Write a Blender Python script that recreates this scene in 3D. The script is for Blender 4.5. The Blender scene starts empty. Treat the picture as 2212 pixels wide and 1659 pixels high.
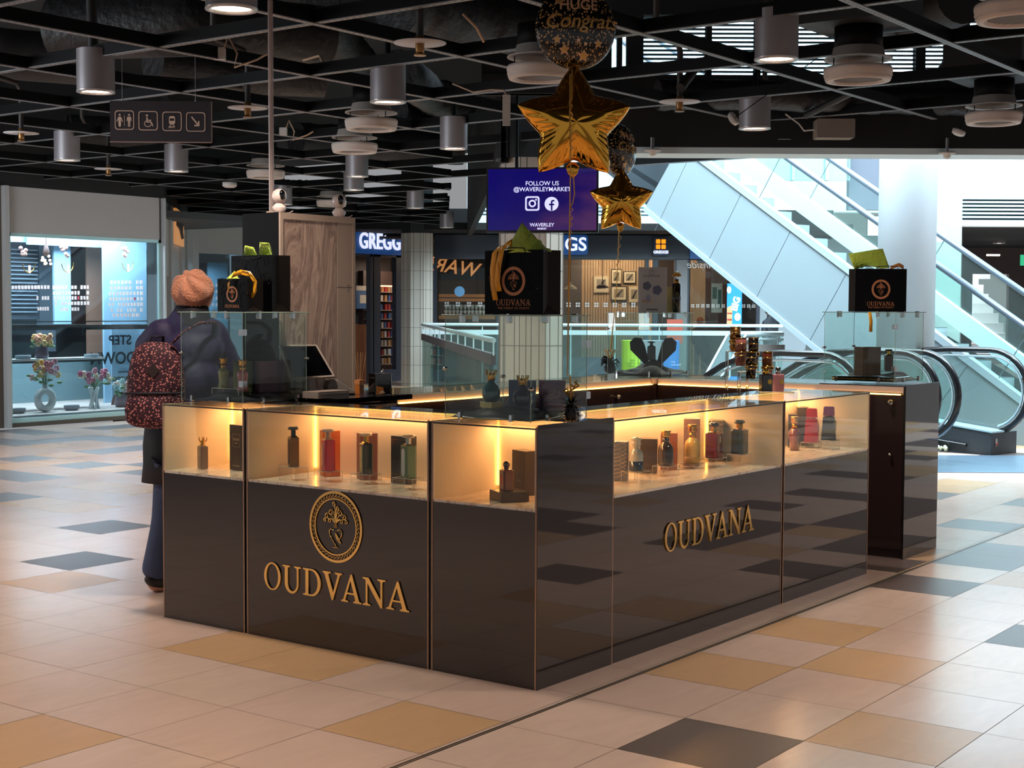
import bpy, bmesh, math, random
from mathutils import Vector, Matrix
S = bpy.context.scene
C = S.collection
PI = math.pi
random.seed(7)

# ------------------------------------------------------------------ camera
W, H, FP = 2212.0, 1659.0, 3147.8
CAM = Vector((-4.866, -3.502, 1.5913))
HEAD, PIT, ROL = math.radians(36.7534), math.radians(2.986), -0.0045
fh = Vector((math.cos(HEAD), math.sin(HEAD), 0))            # level forward
rh = Vector((math.sin(HEAD), -math.cos(HEAD), 0))           # level right
fw = fh * math.cos(PIT) - Vector((0, 0, math.sin(PIT)))
up0 = rh.cross(fw)
R_ = rh * math.cos(ROL) - up0 * math.sin(ROL)
U_ = rh * math.sin(ROL) + up0 * math.cos(ROL)
cam = bpy.data.cameras.new('camera'); camo = bpy.data.objects.new('camera', cam); C.objects.link(camo)
M = Matrix.Identity(4)
for i in range(3):
    M[i][0] = R_[i]; M[i][1] = U_[i]; M[i][2] = -fw[i]; M[i][3] = CAM[i]
camo.matrix_world = M
cam.sensor_width = 36.0; cam.lens = 36.0 * FP / W
cam.clip_start = 0.05; cam.clip_end = 300
S.camera = camo
S.view_settings.view_transform = 'Standard'; S.view_settings.look = 'None'
S.view_settings.exposure = 0.0; S.view_settings.gamma = 1.0; S.view_settings.use_curve_mapping = False
cy = S.cycles
cy.max_bounces = 7; cy.diffuse_bounces = 2; cy.glossy_bounces = 3; cy.transmission_bounces = 2
cy.transparent_max_bounces = 20; cy.caustics_reflective = False; cy.caustics_refractive = False
cy.use_denoising = True
try: cy.denoiser = 'OPENIMAGEDENOISE'
except Exception: pass
cy.sample_clamp_indirect = 4.0; cy.sample_clamp_direct = 0.0
cy.use_adaptive_sampling = True; cy.adaptive_threshold = 0.04

# ------------------------------------------------------------------ picking points in the place
def ray(u, v): return fw + R_ * ((u - W / 2) / FP) - U_ * ((v - H / 2) / FP)
def onz(u, v, z): d = ray(u, v); return CAM + d * ((z - CAM.z) / d.z)
def onx(u, v, x): d = ray(u, v); return CAM + d * ((x - CAM.x) / d.x)
def ony(u, v, y): d = ray(u, v); return CAM + d * ((y - CAM.y) / d.y)
def at(u, v, D): d = ray(u, v); return CAM + d * (D / d.dot(fh))           # point at level distance D
def fr(X, Y, z): q = CAM + rh * X + fh * Y; return Vector((q.x, q.y, z))      # room frame facing the atrium
def dist(P): return (Vector(P) - CAM).dot(fh)
def ppm(P): return dist(P) / FP                                            # metres per pixel there

# ------------------------------------------------------------------ colours and materials
def lin(r, g, b):
    f = lambda c: (c / 255) / 12.92 if c <= 10.3 else ((c / 255 + 0.055) / 1.055) ** 2.4
    return (f(r), f(g), f(b), 1)
_m = {}
def mat(name, rgb=(128,)*3, rough=.5, metal=0, emit=None, es=1, spec=.5, coat=0, noise=0, nscale=20, bump=0, bscale=60, alpha=1, ior=None, sheen=0):
    if name in _m: return _m[name]
    m = bpy.data.materials.new(name); m.use_nodes = True; _m[name] = m
    nt = m.node_tree; b = nt.nodes['Principled BSDF']
    col = lin(*rgb) if len(rgb) == 3 else rgb
    b.inputs['Base Color'].default_value = col
    b.inputs['Roughness'].default_value = rough; b.inputs['Metallic'].default_value = metal
    b.inputs['Specular IOR Level'].default_value = spec
    b.inputs['Coat Weight'].default_value = coat; b.inputs['Coat Roughness'].default_value = .03
    if sheen: b.inputs['Sheen Weight'].default_value = sheen
    if ior: b.inputs['IOR'].default_value = ior
    if emit: b.inputs['Emission Color'].default_value = lin(*emit); b.inputs['Emission Strength'].default_value = es
    if alpha < 1: b.inputs['Alpha'].default_value = alpha
    if noise or bump:
        tc = nt.nodes.new('ShaderNodeTexCoord')
        if noise:
            n = nt.nodes.new('ShaderNodeTexNoise'); n.inputs['Scale'].default_value = nscale; n.inputs['Detail'].default_value = 5
            nt.links.new(tc.outputs['Object'], n.inputs['Vector'])
            mx = nt.nodes.new('ShaderNodeMix'); mx.data_type = 'RGBA'
            mx.inputs['A'].default_value = [max(0, c * (1 - noise)) for c in col[:3]] + [1]
            mx.inputs['B'].default_value = [min(1, c * (1 + noise)) for c in col[:3]] + [1]
            nt.links.new(n.outputs['Fac'], mx.inputs['Factor']); nt.links.new(mx.outputs['Result'], b.inputs['Base Color'])
        if bump:
            n2 = nt.nodes.new('ShaderNodeTexNoise'); n2.inputs['Scale'].default_value = bscale; n2.inputs['Detail'].default_value = 3
            nt.links.new(tc.outputs['Object'], n2.inputs['Vector'])
            bp = nt.nodes.new('ShaderNodeBump'); bp.inputs['Strength'].default_value = bump; bp.inputs['Distance'].default_value = .02
            nt.links.new(n2.outputs['Fac'], bp.inputs['Height']); nt.links.new(bp.outputs['Normal'], b.inputs['Normal'])
    return m
def glass(name, rgb=(235, 245, 242), refl=1.0, rough=.01, dens=.0):
    """thin sheet glass: clear or tinted transmission plus a Fresnel mirror"""
    if name in _m: return _m[name]
    m = bpy.data.materials.new(name); m.use_nodes = True; _m[name] = m; nt = m.node_tree
    nt.nodes.clear(); L = nt.links.new
    out = nt.nodes.new('ShaderNodeOutputMaterial'); tr = nt.nodes.new('ShaderNodeBsdfTransparent')
    tr.inputs[0].default_value = lin(*rgb)
    gl = nt.nodes.new('ShaderNodeBsdfGlossy'); gl.inputs['Roughness'].default_value = rough
    ge = nt.nodes.new('ShaderNodeNewGeometry'); dt = nt.nodes.new('ShaderNodeVectorMath'); dt.operation = 'DOT_PRODUCT'; L(ge.outputs['Incoming'], dt.inputs[0]); L(ge.outputs['Normal'], dt.inputs[1])
    def mth(op, a, b=None):
        n = nt.nodes.new('ShaderNodeMath'); n.operation = op
        if hasattr(a, 'links'): L(a, n.inputs[0])
        else: n.inputs[0].default_value = a
        if b is not None: n.inputs[1].default_value = b
        return n.outputs[0]
    ab = mth('ABSOLUTE', dt.outputs['Value']); om = nt.nodes.new('ShaderNodeMath'); om.operation = 'SUBTRACT'; om.inputs[0].default_value = 1; L(ab, om.inputs[1])
    ff = mth('ADD', mth('MULTIPLY', mth('POWER', om.outputs[0], 5), .96), .04); ml = nt.nodes.new('ShaderNodeMath'); ml.operation = 'MULTIPLY'; ml.use_clamp = True; L(ff, ml.inputs[0]); ml.inputs[1].default_value = refl * .8
    mx = nt.nodes.new('ShaderNodeMixShader')
    L(ml.outputs[0], mx.inputs[0]); L(tr.outputs[0], mx.inputs[1]); L(gl.outputs[0], mx.inputs[2])
    last = mx
    if dens:
        df = nt.nodes.new('ShaderNodeBsdfDiffuse'); df.inputs[0].default_value = lin(*rgb)
        m2 = nt.nodes.new('ShaderNodeMixShader'); m2.inputs[0].default_value = dens
        L(mx.outputs[0], m2.inputs[1]); L(df.outputs[0], m2.inputs[2]); last = m2
    L(last.outputs[0], out.inputs[0])
    return m
def ramp(nt, stops, interp='LINEAR'):
    r = nt.nodes.new('ShaderNodeValToRGB'); cr = r.color_ramp; cr.interpolation = interp
    while len(cr.elements) < len(stops): cr.elements.new(.5)
    for e, (p, c) in zip(cr.elements, stops): e.position = p; e.color = lin(*c)
    return r
def veined(name, stops, scale=(1, 1, 1), dist=2.0, nscale=3, rough=.3, rot=(0, 0, 0), grain=0, coat=0, spec=.5):
    if name in _m: return _m[name]
    m = bpy.data.materials.new(name); m.use_nodes = True; _m[name] = m; nt = m.node_tree; b = nt.nodes['Principled BSDF']; L = nt.links.new
    tc = nt.nodes.new('ShaderNodeTexCoord'); mp = nt.nodes.new('ShaderNodeMapping'); mp.inputs['Scale'].default_value = scale; mp.inputs['Rotation'].default_value = rot
    n = nt.nodes.new('ShaderNodeTexNoise'); n.inputs['Scale'].default_value = nscale; n.inputs['Detail'].default_value = 9; n.inputs['Distortion'].default_value = dist
    n.inputs['Roughness'].default_value = .6
    L(tc.outputs['Object'], mp.inputs[0]); L(mp.outputs[0], n.inputs['Vector']); r = ramp(nt, stops); L(n.outputs['Fac'], r.inputs[0]); L(r.outputs[0], b.inputs['Base Color'])
    b.inputs['Roughness'].default_value = rough; b.inputs['Coat Weight'].default_value = coat; b.inputs['Specular IOR Level'].default_value = spec
    return m

# ------------------------------------------------------------------ mesh builder
class MB:
    def __init__(s): s.v = []; s.f = []; s.m = []; s.sm = []
    def add(s, vs, fs, mi=0, smooth=False):
        o = len(s.v); s.v += [tuple(v) for v in vs]
        for f in fs: s.f.append([o + i for i in f]); s.m.append(mi); s.sm.append(smooth)
        return s
    def box(s, a, b, mi=0, M=None):
        x0, y0, z0 = a; x1, y1, z1 = b
        vs = [(x0, y0, z0), (x1, y0, z0), (x1, y1, z0), (x0, y1, z0), (x0, y0, z1), (x1, y0, z1), (x1, y1, z1), (x0, y1, z1)]
        if M: vs = [M @ Vector(v) for v in vs]
        return s.add(vs, [(0, 3, 2, 1), (4, 5, 6, 7), (0, 1, 5, 4), (1, 2, 6, 5), (2, 3, 7, 6), (3, 0, 4, 7)], mi)
    def rbox(s, a, b, r=.003, mi=0, axis=2, seg=3):
        """box with its four edges along an axis rounded"""
        ax = [i for i in range(3) if i != axis]; p, q = ax
        c0, c1 = (a[p], a[q]), (b[p], b[q]); pts = []
        for cx, cy_, st in ((c1[0] - r, c1[1] - r, 0), (c0[0] + r, c1[1] - r, 1), (c0[0] + r, c0[1] + r, 2), (c1[0] - r, c0[1] + r, 3)):
            for k in range(seg + 1):
                t = (st + k / seg) * PI / 2; pts.append((cx + r * math.cos(t), cy_ + r * math.sin(t)))
        return s.prism(pts, a[axis], b[axis], axis, mi)
    def prism(s, pts, z0, z1, axis=2, mi=0, M=None, smooth=False):
        n = len(pts); ax = [i for i in range(3) if i != axis]; vs = []
        for z in (z0, z1):
            for (x, y) in pts:
                c = [0, 0, 0]; c[ax[0]] = x; c[ax[1]] = y; c[axis] = z; vs.append(tuple(c))
        if M: vs = [M @ Vector(v) for v in vs]
        s.add(vs, [list(range(n - 1, -1, -1)), list(range(n, 2 * n))], mi)
        o = len(s.v) - 2 * n
        for i in range(n):
            j = (i + 1) % n; s.f.append([o + i, o + j, o + n + j, o + n + i]); s.m.append(mi); s.sm.append(smooth)
        return s
    def lathe(s, prof, seg=24, c=(0, 0, 0), mi=0, smooth=True, sx=1, sy=1, ang=0, M=None, cap=True):
        vs = []
        for (r, z) in prof:
            for k in range(seg):
                t = 2 * PI * k / seg + ang; vs.append((c[0] + r * sx * math.cos(t), c[1] + r * sy * math.sin(t), c[2] + z))
        fs = []
        for i in range(len(prof) - 1):
            for k in range(seg):
                k2 = (k + 1) % seg; fs.append((i * seg + k, i * seg + k2, (i + 1) * seg + k2, (i + 1) * seg + k))
        if cap: fs.append(list(range(seg - 1, -1, -1))); fs.append([(len(prof) - 1) * seg + k for k in range(seg)])
        if M: vs = [M @ Vector(v) for v in vs]
        o = len(s.v); s.v += [tuple(v) for v in vs]
        for i, f in enumerate(fs): s.f.append([o + q for q in f]); s.m.append(mi); s.sm.append(smooth and len(f) == 4)
        return s
    def cyl(s, p, q, r, seg=12, mi=0, r2=None): return s.tube([p, q], r, seg, mi, r2=r2)
    def tube(s, pts, r, seg=8, mi=0, r2=None, closed=False, flat=None):
        pts = [Vector(p) for p in pts]; n = len(pts); vs = []
        prevn = None
        for i, p in enumerate(pts):
            if closed: d = pts[(i + 1) % n] - pts[i - 1]
            else: d = pts[min(i + 1, n - 1)] - pts[max(i - 1, 0)]
            if d.length < 1e-9: d = Vector((0, 0, 1))
            d.normalize()
            if prevn is None:
                a = Vector((0, 0, 1)) if abs(d.z) < .9 else Vector((1, 0, 0)); nn = d.cross(a).normalized()
            else:
                nn = prevn - d * prevn.dot(d); nn = nn.normalized() if nn.length > 1e-6 else d.orthogonal().normalized()
            prevn = nn; bn = d.cross(nn)
            rr = r[i] if isinstance(r, (list, tuple)) else (r + (r2 - r) * i / max(1, n - 1) if r2 is not None else r)
            for k in range(seg):
                t = 2 * PI * k / seg; vs.append(p + nn * rr * math.cos(t) + bn * (rr * (flat or 1)) * math.sin(t))
        fs = []
        for i in range(n if closed else n - 1):
            j = (i + 1) % n
            for k in range(seg):
                k2 = (k + 1) % seg; fs.append((i * seg + k, i * seg + k2, j * seg + k2, j * seg + k))
        s.add(vs, fs, mi, True)
        if not closed: s.add(vs[:seg], [list(range(seg - 1, -1, -1))], mi); s.add(vs[-seg:], [list(range(seg))], mi)
        return s
    def ribbon(s, pts, wv, mi=0, th=.0008):
        """strip of width vector wv (or list) along pts, with a little thickness"""
        pts = [Vector(p) for p in pts]; n = len(pts); vs = []
        for i, p in enumerate(pts):
            w = Vector(wv[i] if isinstance(wv, list) else wv) / 2
            d = (pts[min(i + 1, n - 1)] - pts[max(i - 1, 0)]).normalized(); nn = d.cross(w).normalized() * th / 2
            vs += [p - w - nn, p + w - nn, p + w + nn, p - w + nn]
        fs = [(3, 2, 1, 0), [4 * (n - 1) + k for k in range(4)]]
        for i in range(n - 1):
            for k in range(4):
                k2 = (k + 1) % 4; fs.append((4 * i + k, 4 * i + k2, 4 * i + 4 + k2, 4 * i + 4 + k))
        return s.add(vs, fs, mi, True)
    def sphere(s, c, r, seg=16, rings=8, mi=0, sc=(1, 1, 1), M=None):
        prof = [(max(1e-4, math.sin(PI * i / rings)) * r, -math.cos(PI * i / rings) * r) for i in range(rings + 1)]
        T = Matrix.Translation(c) @ Matrix.Diagonal((*sc, 1))
        return s.lathe(prof, seg, (0, 0, 0), mi, True, M=(M @ T if M else T), cap=False)
    def mesh(s, name, mats):
        me = bpy.data.meshes.new(name); me.from_pydata(s.v, [], s.f); me.update()
        for m in (mats if isinstance(mats, (list, tuple)) else [mats]): me.materials.append(m)
        me.polygons.foreach_set('material_index', s.m); me.polygons.foreach_set('use_smooth', s.sm)
        return me
    def build(s, name, mats, parent=None, label=None, loc=None, rot=None):
        o = bpy.data.objects.new(name, s.mesh(name, mats)); C.objects.link(o)
        if parent is not None: o.parent = parent
        if label: o['label'] = label
        if loc is not None: o.location = loc
        if rot is not None: o.rotation_euler = rot
        return o
def thing(name, label, cat, loc=(0, 0, 0), rz=0, group=None, rot=None):
    o = bpy.data.objects.new(name, None); C.objects.link(o); o.location = loc
    o.empty_display_size = .05
    o.rotation_euler = rot if rot else (0, 0, rz)
    o['label'] = label; o['category'] = cat
    if group: o['group'] = group
    return o
def tag(o, label, cat, group=None):
    o['label'] = label; o['category'] = cat
    if group: o['group'] = group
    return o
def struct(o): o['kind'] = 'structure'; return o
def kids(o): return [c for c in C.objects if c.parent == o]
def copy_tree(o, parent=None):
    c = o.copy(); C.objects.link(c); c.parent = parent
    for ch in kids(o): copy_tree(ch, c)
    return c
def bevel(o, w=.003, seg=2):
    m = o.modifiers.new('bevel', 'BEVEL'); m.width = w; m.segments = seg; m.limit_method = 'ANGLE'; m.angle_limit = math.radians(40); return o
def curve_mesh(name, loops, depth, mats, parent=None, loc=None, rot=None, bev=0):
    """flat outlines (holes allowed) in x,y extruded to a mesh"""
    cu = bpy.data.curves.new(name, 'CURVE'); cu.dimensions = '2D'; cu.fill_mode = 'BOTH'; cu.extrude = depth / 2; cu.bevel_depth = bev
    for lp in loops:
        sp = cu.splines.new('POLY'); sp.points.add(len(lp) - 1); sp.use_cyclic_u = True
        for p, (x, y) in zip(sp.points, lp): p.co = (x, y, 0, 1)
    return _conv(cu, name, mats, parent, loc, rot)
def _conv(cu, name, mats, parent, loc, rot):
    tmp = bpy.data.objects.new('tmp', cu); C.objects.link(tmp)
    bpy.context.view_layer.update()
    me = bpy.data.meshes.new_from_object(tmp, depsgraph=bpy.context.evaluated_depsgraph_get())
    bpy.data.objects.remove(tmp); me.materials.clear()
    me.materials.append(mats); me.name = name
    o = bpy.data.objects.new(name, me); C.objects.link(o)
    if parent is not None: o.parent = parent
    if loc is not None: o.location = loc
    if rot is not None: o.rotation_euler = rot
    return o
def text(name, body, size, m, parent=None, loc=None, rot=None, depth=.002, bold=.0, align='CENTER', sx=1, space=1, line=1, shear=0):
    cu = bpy.data.curves.new(name, 'FONT'); cu.body = body; cu.size = size; cu.extrude = depth / 2; cu.offset = bold * size
    cu.align_x = align; cu.align_y = 'CENTER'; cu.space_character = space; cu.space_line = line; cu.shear = shear; cu.resolution_u = 4
    o = _conv(cu, name, m, parent, loc, rot)
    if sx != 1: o.scale = (sx, 1, 1)
    return o
def face_rot(nx, ny):
    """rotation for a flat x,y figure so that it stands upright and faces direction (nx, ny)"""
    return (PI / 2, 0, math.atan2(ny, nx) + PI / 2)
CAMZ = math.atan2(-fh.y, -fh.x) + PI / 2          # z rotation of an upright figure that faces the camera side
# ------------------------------------------------------------------ world and large lights
wd = bpy.data.worlds.new('world'); S.world = wd; wd.use_nodes = True
wd.node_tree.nodes['Background'].inputs[0].default_value = lin(206, 207, 210)
wd.node_tree.nodes['Background'].inputs[1].default_value = 0.48
def area(name, loc, size, power, col, target=None, rot=None, sy=None, spread=None):
    l = bpy.data.lights.new(name, 'AREA'); l.energy = power; l.color = col; l.size = size
    if sy: l.shape = 'RECTANGLE'; l.size_y = sy
    if spread: l.spread = spread
    o = bpy.data.objects.new(name, l); C.objects.link(o); o.location = loc
    if target is not None: o.rotation_euler = (Vector(target) - Vector(loc)).to_track_quat('-Z', 'Y').to_euler()
    elif rot: o.rotation_euler = rot
    return o
DAY = (0.70, 0.90, 1.0)
# the glazed roof over the escalator hall, then lights added to brighten parts
area('skylight_and_fill', fr(7, 23, 11.5), 16, 5200, DAY, target=fr(7, 23, 0), sy=14)
area('skylight_and_fill', fr(0, 17.5, 9.5), 7, 3000, DAY, target=fr(6, 24, 2), sy=5)  # added unseen light for the escalator's side panel
area('skylight_and_fill', fr(3, 14.3, 7.5), 5, 900, DAY, target=fr(5, 18, 2), sy=1.5)  # added unseen light for the front of the white column
area('skylight_and_fill', fr(9, 15.5, 8.5), 8, 2300, DAY, target=fr(7, 26, 3), sy=4)  # added unseen light for hall faces turned to the camera
# unseen cool light added to brighten the left shopfront
area('shopfront_fill', (-3.2, 8.6, 2.5), 4, 420, (0.86, 0.94, 1.0), target=(8.5, 13.2, 1.9), sy=2.4)
area('skylight_and_fill', fr(2.2, 24, 6), 5, 420, DAY, target=fr(-2.2, 29.5, 1.4))  # added unseen light for the right side of the far tiled pillar

# ------------------------------------------------------------------ floor
NEARTONE = (205, 178, 152)
def stone(name, rgb, rough, amp, warp=.06):
    m = bpy.data.materials.new(name); m.use_nodes = True; nt = m.node_tree; b = nt.nodes['Principled BSDF']; L = nt.links.new
    c = lin(*rgb); tc = nt.nodes.new('ShaderNodeTexCoord')
    mp = nt.nodes.new('ShaderNodeMapping'); mp.inputs['Scale'].default_value = (1, 3.2, 1); mp.inputs['Rotation'].default_value = (0, 0, .5)
    n = nt.nodes.new('ShaderNodeTexNoise'); n.inputs['Scale'].default_value = 3.5; n.inputs['Detail'].default_value = 9; n.inputs['Distortion'].default_value = 1.2
    n2 = nt.nodes.new('ShaderNodeTexNoise'); n2.inputs['Scale'].default_value = .9; n2.inputs['Detail'].default_value = 2
    L(tc.outputs['Object'], mp.inputs[0]); L(mp.outputs[0], n.inputs['Vector']); L(tc.outputs['Object'], n2.inputs['Vector'])
    ad = nt.nodes.new('ShaderNodeMath'); ad.operation = 'ADD'; L(n.outputs['Fac'], ad.inputs[0]); L(n2.outputs['Fac'], ad.inputs[1])
    sb = nt.nodes.new('ShaderNodeMath'); sb.operation = 'SUBTRACT'; L(ad.outputs[0], sb.inputs[0]); sb.inputs[1].default_value = .5
    mx = nt.nodes.new('ShaderNodeMix'); mx.data_type = 'RGBA'
    mx.inputs['A'].default_value = [q * (1 - amp) for q in c[:3]] + [1]; mx.inputs['B'].default_value = [min(1, q * (1 + amp)) for q in c[:3]] + [1]
    L(sb.outputs[0], mx.inputs['Factor']); L(mx.outputs['Result'], b.inputs['Base Color'])
    rr = nt.nodes.new('ShaderNodeMapRange'); rr.inputs['To Min'].default_value = rough - .04; rr.inputs['To Max'].default_value = rough + .06
    L(n2.outputs['Fac'], rr.inputs[0]); L(rr.outputs[0], b.inputs['Roughness'])
    b.inputs['Specular IOR Level'].default_value = .8
    return m
FL = [stone('stone_cream', (214, 187, 172), .22, .10), stone('stone_rose', (213, 184, 170), .22, .09),
      stone('stone_honey', (204, 164, 124), .27, .10), stone('stone_slate', (98, 84, 80), .33, .14), mat('grout', (112, 92, 78), .8)]
TR = math.radians(.483); d1 = Vector((math.cos(TR), math.sin(TR), 0)); d2 = Vector((-math.sin(TR), math.cos(TR), 0))
OL = Vector((-1.4573, .8211, 0)); ORr = Vector((-.4718, -.7009, 0))
BS = Vector((1.3, -.184, 0)).dot(d2)
VOID = [(-.13, 15.2), (2.34, 15.2), (5.28, 16.93), (4.7, 18.2), (4.7, 27.8), (-1.7, 27.8)]
def inside(poly, x, y):
    r = False; n = len(poly)
    for i in range(n):
        (x1, y1), (x2, y2) = poly[i], poly[i - 1]
        if (y1 > y) != (y2 > y) and x < (x2 - x1) * (y - y1) / (y2 - y1) + x1: r = not r
    return r
darkL = {(6, -9), (4, -7), (11, -16), (11, -18), (9, -15), (7, -13), (14, -21), (15, -21), (13, -18), (14, -18), (13, -21), (15, -24), (15, -23), (17, -23), (15, -20)}
yelL = {(3, -6), (7, -12), (7, -11), (9, -13), (12, -18), (11, -15), (9, -12), (13, -20), (-1, -1), (2, -2), (2, -1), (1, 1)}
darkR = {(0, 0), (7, -1), (5, 1), (8, 3), (9, 1), (12, 2), (13, 0), (2, 4), (4, 5), (6, 4), (9, 4)}; yelR = {(2, -1), (3, 0), (4, -1), (1, 1), (7, 3), (3, 5)}
rnd = random.Random(11)
fb = MB(); g = .0016
for side, o in (('L', OL), ('R', ORr)):
    a0, b0 = o.dot(d1), o.dot(d2)
    for i in range(-20, 62):
        for j in range(-62, 40):
            x0, x1 = a0 + i * .5, a0 + i * .5 + .5; y1, y0 = b0 - j * .5, b0 - j * .5 - .5
            if side == 'L':
                if y1 < BS + .012: continue
                y0 = max(y0, BS + .010)
            else:
                if y0 > BS - .012: continue
                y1 = min(y1, BS - .010)
            c = d1 * (x0 + x1) / 2 + d2 * (y0 + y1) / 2 - CAM; X, D = c.dot(rh), c.dot(fh)
            c2 = c + CAM
            near = -8.5 < c2.x < 15 and -12 < c2.y < 13
            if not ((abs(X) < .40 * D + 1.5 and 2 < D < 37) or near): continue
            if c2.y > 13.1 and c2.x < 11.9 and side == 'L': continue
            if inside(VOID, X, D): continue
            if side == 'L':
                k = 3 if (i, j) in darkL else 2 if (i, j) in yelL else None
                if k is None:
                    r = rnd.random()
                    if i < 10 and j > -15 and c2.x < 6: k = 0 if r < .5 else 1
                    else: k = 3 if r < .22 else 2 if r < .42 else (0 if r < .75 else 1)
            else:
                k = 3 if (i, j) in darkR else 2 if (i, j) in yelR else None
                if k is None:
                    r = rnd.random()
                    if i < 8 and j < 3: k = 0 if r < .5 else 1
                    else: k = 3 if r < .20 else 2 if r < .38 else (0 if r < .7 else 1)
            P = lambda x, y: tuple(d1 * x + d2 * y)
            fb.add([P(x0 + g, y0 + g), P(x1 - g, y0 + g), P(x1 - g, y1 - g), P(x0 + g, y1 - g)], [(0, 1, 2, 3)], k)
            fb.add([(p[0], p[1], -.0015) for p in (P(x0, y0), P(x1, y0), P(x1, y1), P(x0, y1))], [(0, 1, 2, 3)], 4)
struct(fb.build('floor', FL))
sb = MB(); sb.box((-9, BS - .0102, -.001), (24, BS - .004, .001), 0); sb.box((-9, BS + .004, -.001), (24, BS + .0102, .001), 0); sb.box((-9, BS - .004, -.0015), (24, BS + .004, -.0005), 1)
so = sb.build('floor_joint_strip', [mat('joint_metal', (120, 108, 98), .35, .8), mat('joint_rubber', (122, 104, 88), .6)]); so.rotation_euler.z = TR
so.name = 'trim_1'; struct(so)
lp = MB()
for k in range(14):
    lp.box((0, .0 + k * .12, .002), (6.0, .112 + k * .12, .006))
o = lp.build('floor_landing_plate', mat('landing_steel', (150, 172, 196), .28, .75)); o.location = fr(4.1, 14.2, 0); o.rotation_euler.z = math.atan2(rh.y, rh.x); struct(o); o.name = 'trim_2'

# ------------------------------------------------------------------ ceiling: slab, grid of slotted rails
BLK = mat('ceiling_black', (13, 13, 15), .85, noise=.25, nscale=3)
sl = MB()
Zc = 4.75
sl.add([fr(-22, -9, Zc), fr(1.6, -9, Zc), fr(14, -9, Zc), fr(14, 14.2, Zc), fr(-.1, 14.2, Zc), fr(-.9, 30, Zc), fr(-22, 46, Zc)], [(0, 1, 2, 3, 4, 5, 6)])
struct(sl.build('ceiling', BLK))
RAIL = mat('rail_black', (5, 5, 6), .6, spec=.15); LIP = None
def slot_mat():
    m = bpy.data.materials.new('rail_slotted_lip'); m.use_nodes = True; nt = m.node_tree; b = nt.nodes['Principled BSDF']; L = nt.links.new
    tc = nt.nodes.new('ShaderNodeTexCoord'); sp = nt.nodes.new('ShaderNodeSeparateXYZ'); L(tc.outputs['Object'], sp.inputs[0])
    def band(src, per, duty):
        d = nt.nodes.new('ShaderNodeMath'); d.operation = 'DIVIDE'; L(src, d.inputs[0]); d.inputs[1].default_value = per
        f = nt.nodes.new('ShaderNodeMath'); f.operation = 'FRACT'; L(d.outputs[0], f.inputs[0])
        t = nt.nodes.new('ShaderNodeMath'); t.operation = 'LESS_THAN'; L(f.outputs[0], t.inputs[0]); t.inputs[1].default_value = duty; return t.outputs[0]
    a = band(sp.outputs['X'], .05, .55)
    y = nt.nodes.new('ShaderNodeMath'); y.operation = 'ABSOLUTE'; L(sp.outputs['Y'], y.inputs[0])
    t = nt.nodes.new('ShaderNodeMath'); t.operation = 'LESS_THAN'; L(y.outputs[0], t.inputs[0]); t.inputs[1].default_value = .0075
    ml = nt.nodes.new('ShaderNodeMath'); ml.operation = 'MULTIPLY'; L(a, ml.inputs[0]); L(t.outputs[0], ml.inputs[1])
    mx = nt.nodes.new('ShaderNodeMix'); mx.data_type = 'RGBA'; mx.inputs['A'].default_value = lin(118, 116, 118); mx.inputs['B'].default_value = lin(16, 16, 16)
    L(ml.outputs[0], mx.inputs['Factor']); L(mx.outputs['Result'], b.inputs['Base Color']); b.inputs['Roughness'].default_value = .45; b.inputs['Metallic'].default_value = .3
    return m
SLOT = slot_mat()
tn = [3]
def rail(x0, y0, x1, y1, z=3.25):
    L_ = math.hypot(x1 - x0, y1 - y0); m = MB()
    m.box((0, -.021, .006), (L_, .021, .085), 0); m.box((0, -.024, 0), (L_, .024, .006), 1)
    o = m.build('trim_%d' % tn[0], [RAIL, SLOT]); tn[0] += 1
    o.location = (x0, y0, z); o.rotation_euler.z = math.atan2(y1 - y0, x1 - x0); struct(o)
def clip(fn, lo, hi, step=.1):
    """the run between lo and hi where the rail is inside the low ceiling"""
    ok = [t for t in [lo + k * step for k in range(int((hi - lo) / step) + 1)] if fn(t)]
    return (min(ok), max(ok)) if ok else None
def incl(x, y):
    q = Vector((x, y, 0)) - CAM; X, D = q.dot(rh), q.dot(fh)
    if D > 30.5 or D < .5 or abs(X) > .42 * D + 2.5: return False
    if X > -.55 - (D - 14.3) * .05 and D > 12.85: return False
    if x < 9.0 and y > 13.0: return False
    if y > 17.0: return False
    return True
for k in range(-3, 13):
    y = 1.22 + 1.4 * k; r = clip(lambda t: incl(t, y), -6, 30)
    if r and r[1] - r[0] > .5: rail(r[0], y, r[1], y)
for k in range(-4, 21):
    x = 1.385 * k; r = clip(lambda t: incl(x, t), -12, 17)
    if r and r[1] - r[0] > .5: rail(x, r[0], x, r[1], 3.2565)

# ------------------------------------------------------------------ bulkhead over the edge of the escalator hall
bk = MB(); Mb = Matrix.Translation(fr(0, 0, 0)) @ Matrix.Rotation(math.atan2(rh.y, rh.x), 4, 'Z')      # x right, y forward
bk.box((.39, 13.0, 3.02), (10, 13.3, 3.62), 0, Mb); bk.box((.39, 13.0, 2.965), (10, 13.4, 3.02), 1, Mb)
bk.box((.39, 13.3, 3.3), (10, 13.6, 3.62), 0, Mb)
bh = MB(); bh.add([fr(-.05, 14.7, 3.05), fr(-.82, 29.6, 3.05), fr(-.82, 29.6, Zc), fr(-.05, 14.7, Zc), fr(-.12, 14.7, 3.05), fr(-.92, 29.6, 3.05), fr(-.92, 29.6, Zc), fr(-.12, 14.7, Zc)], [(0, 1, 2, 3), (7, 6, 5, 4), (0, 4, 5, 1), (3, 2, 6, 7)], 0); struct(bh.build('wall_hall_side', mat('bulkhead_black', (10, 10, 11), .7)))
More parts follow.
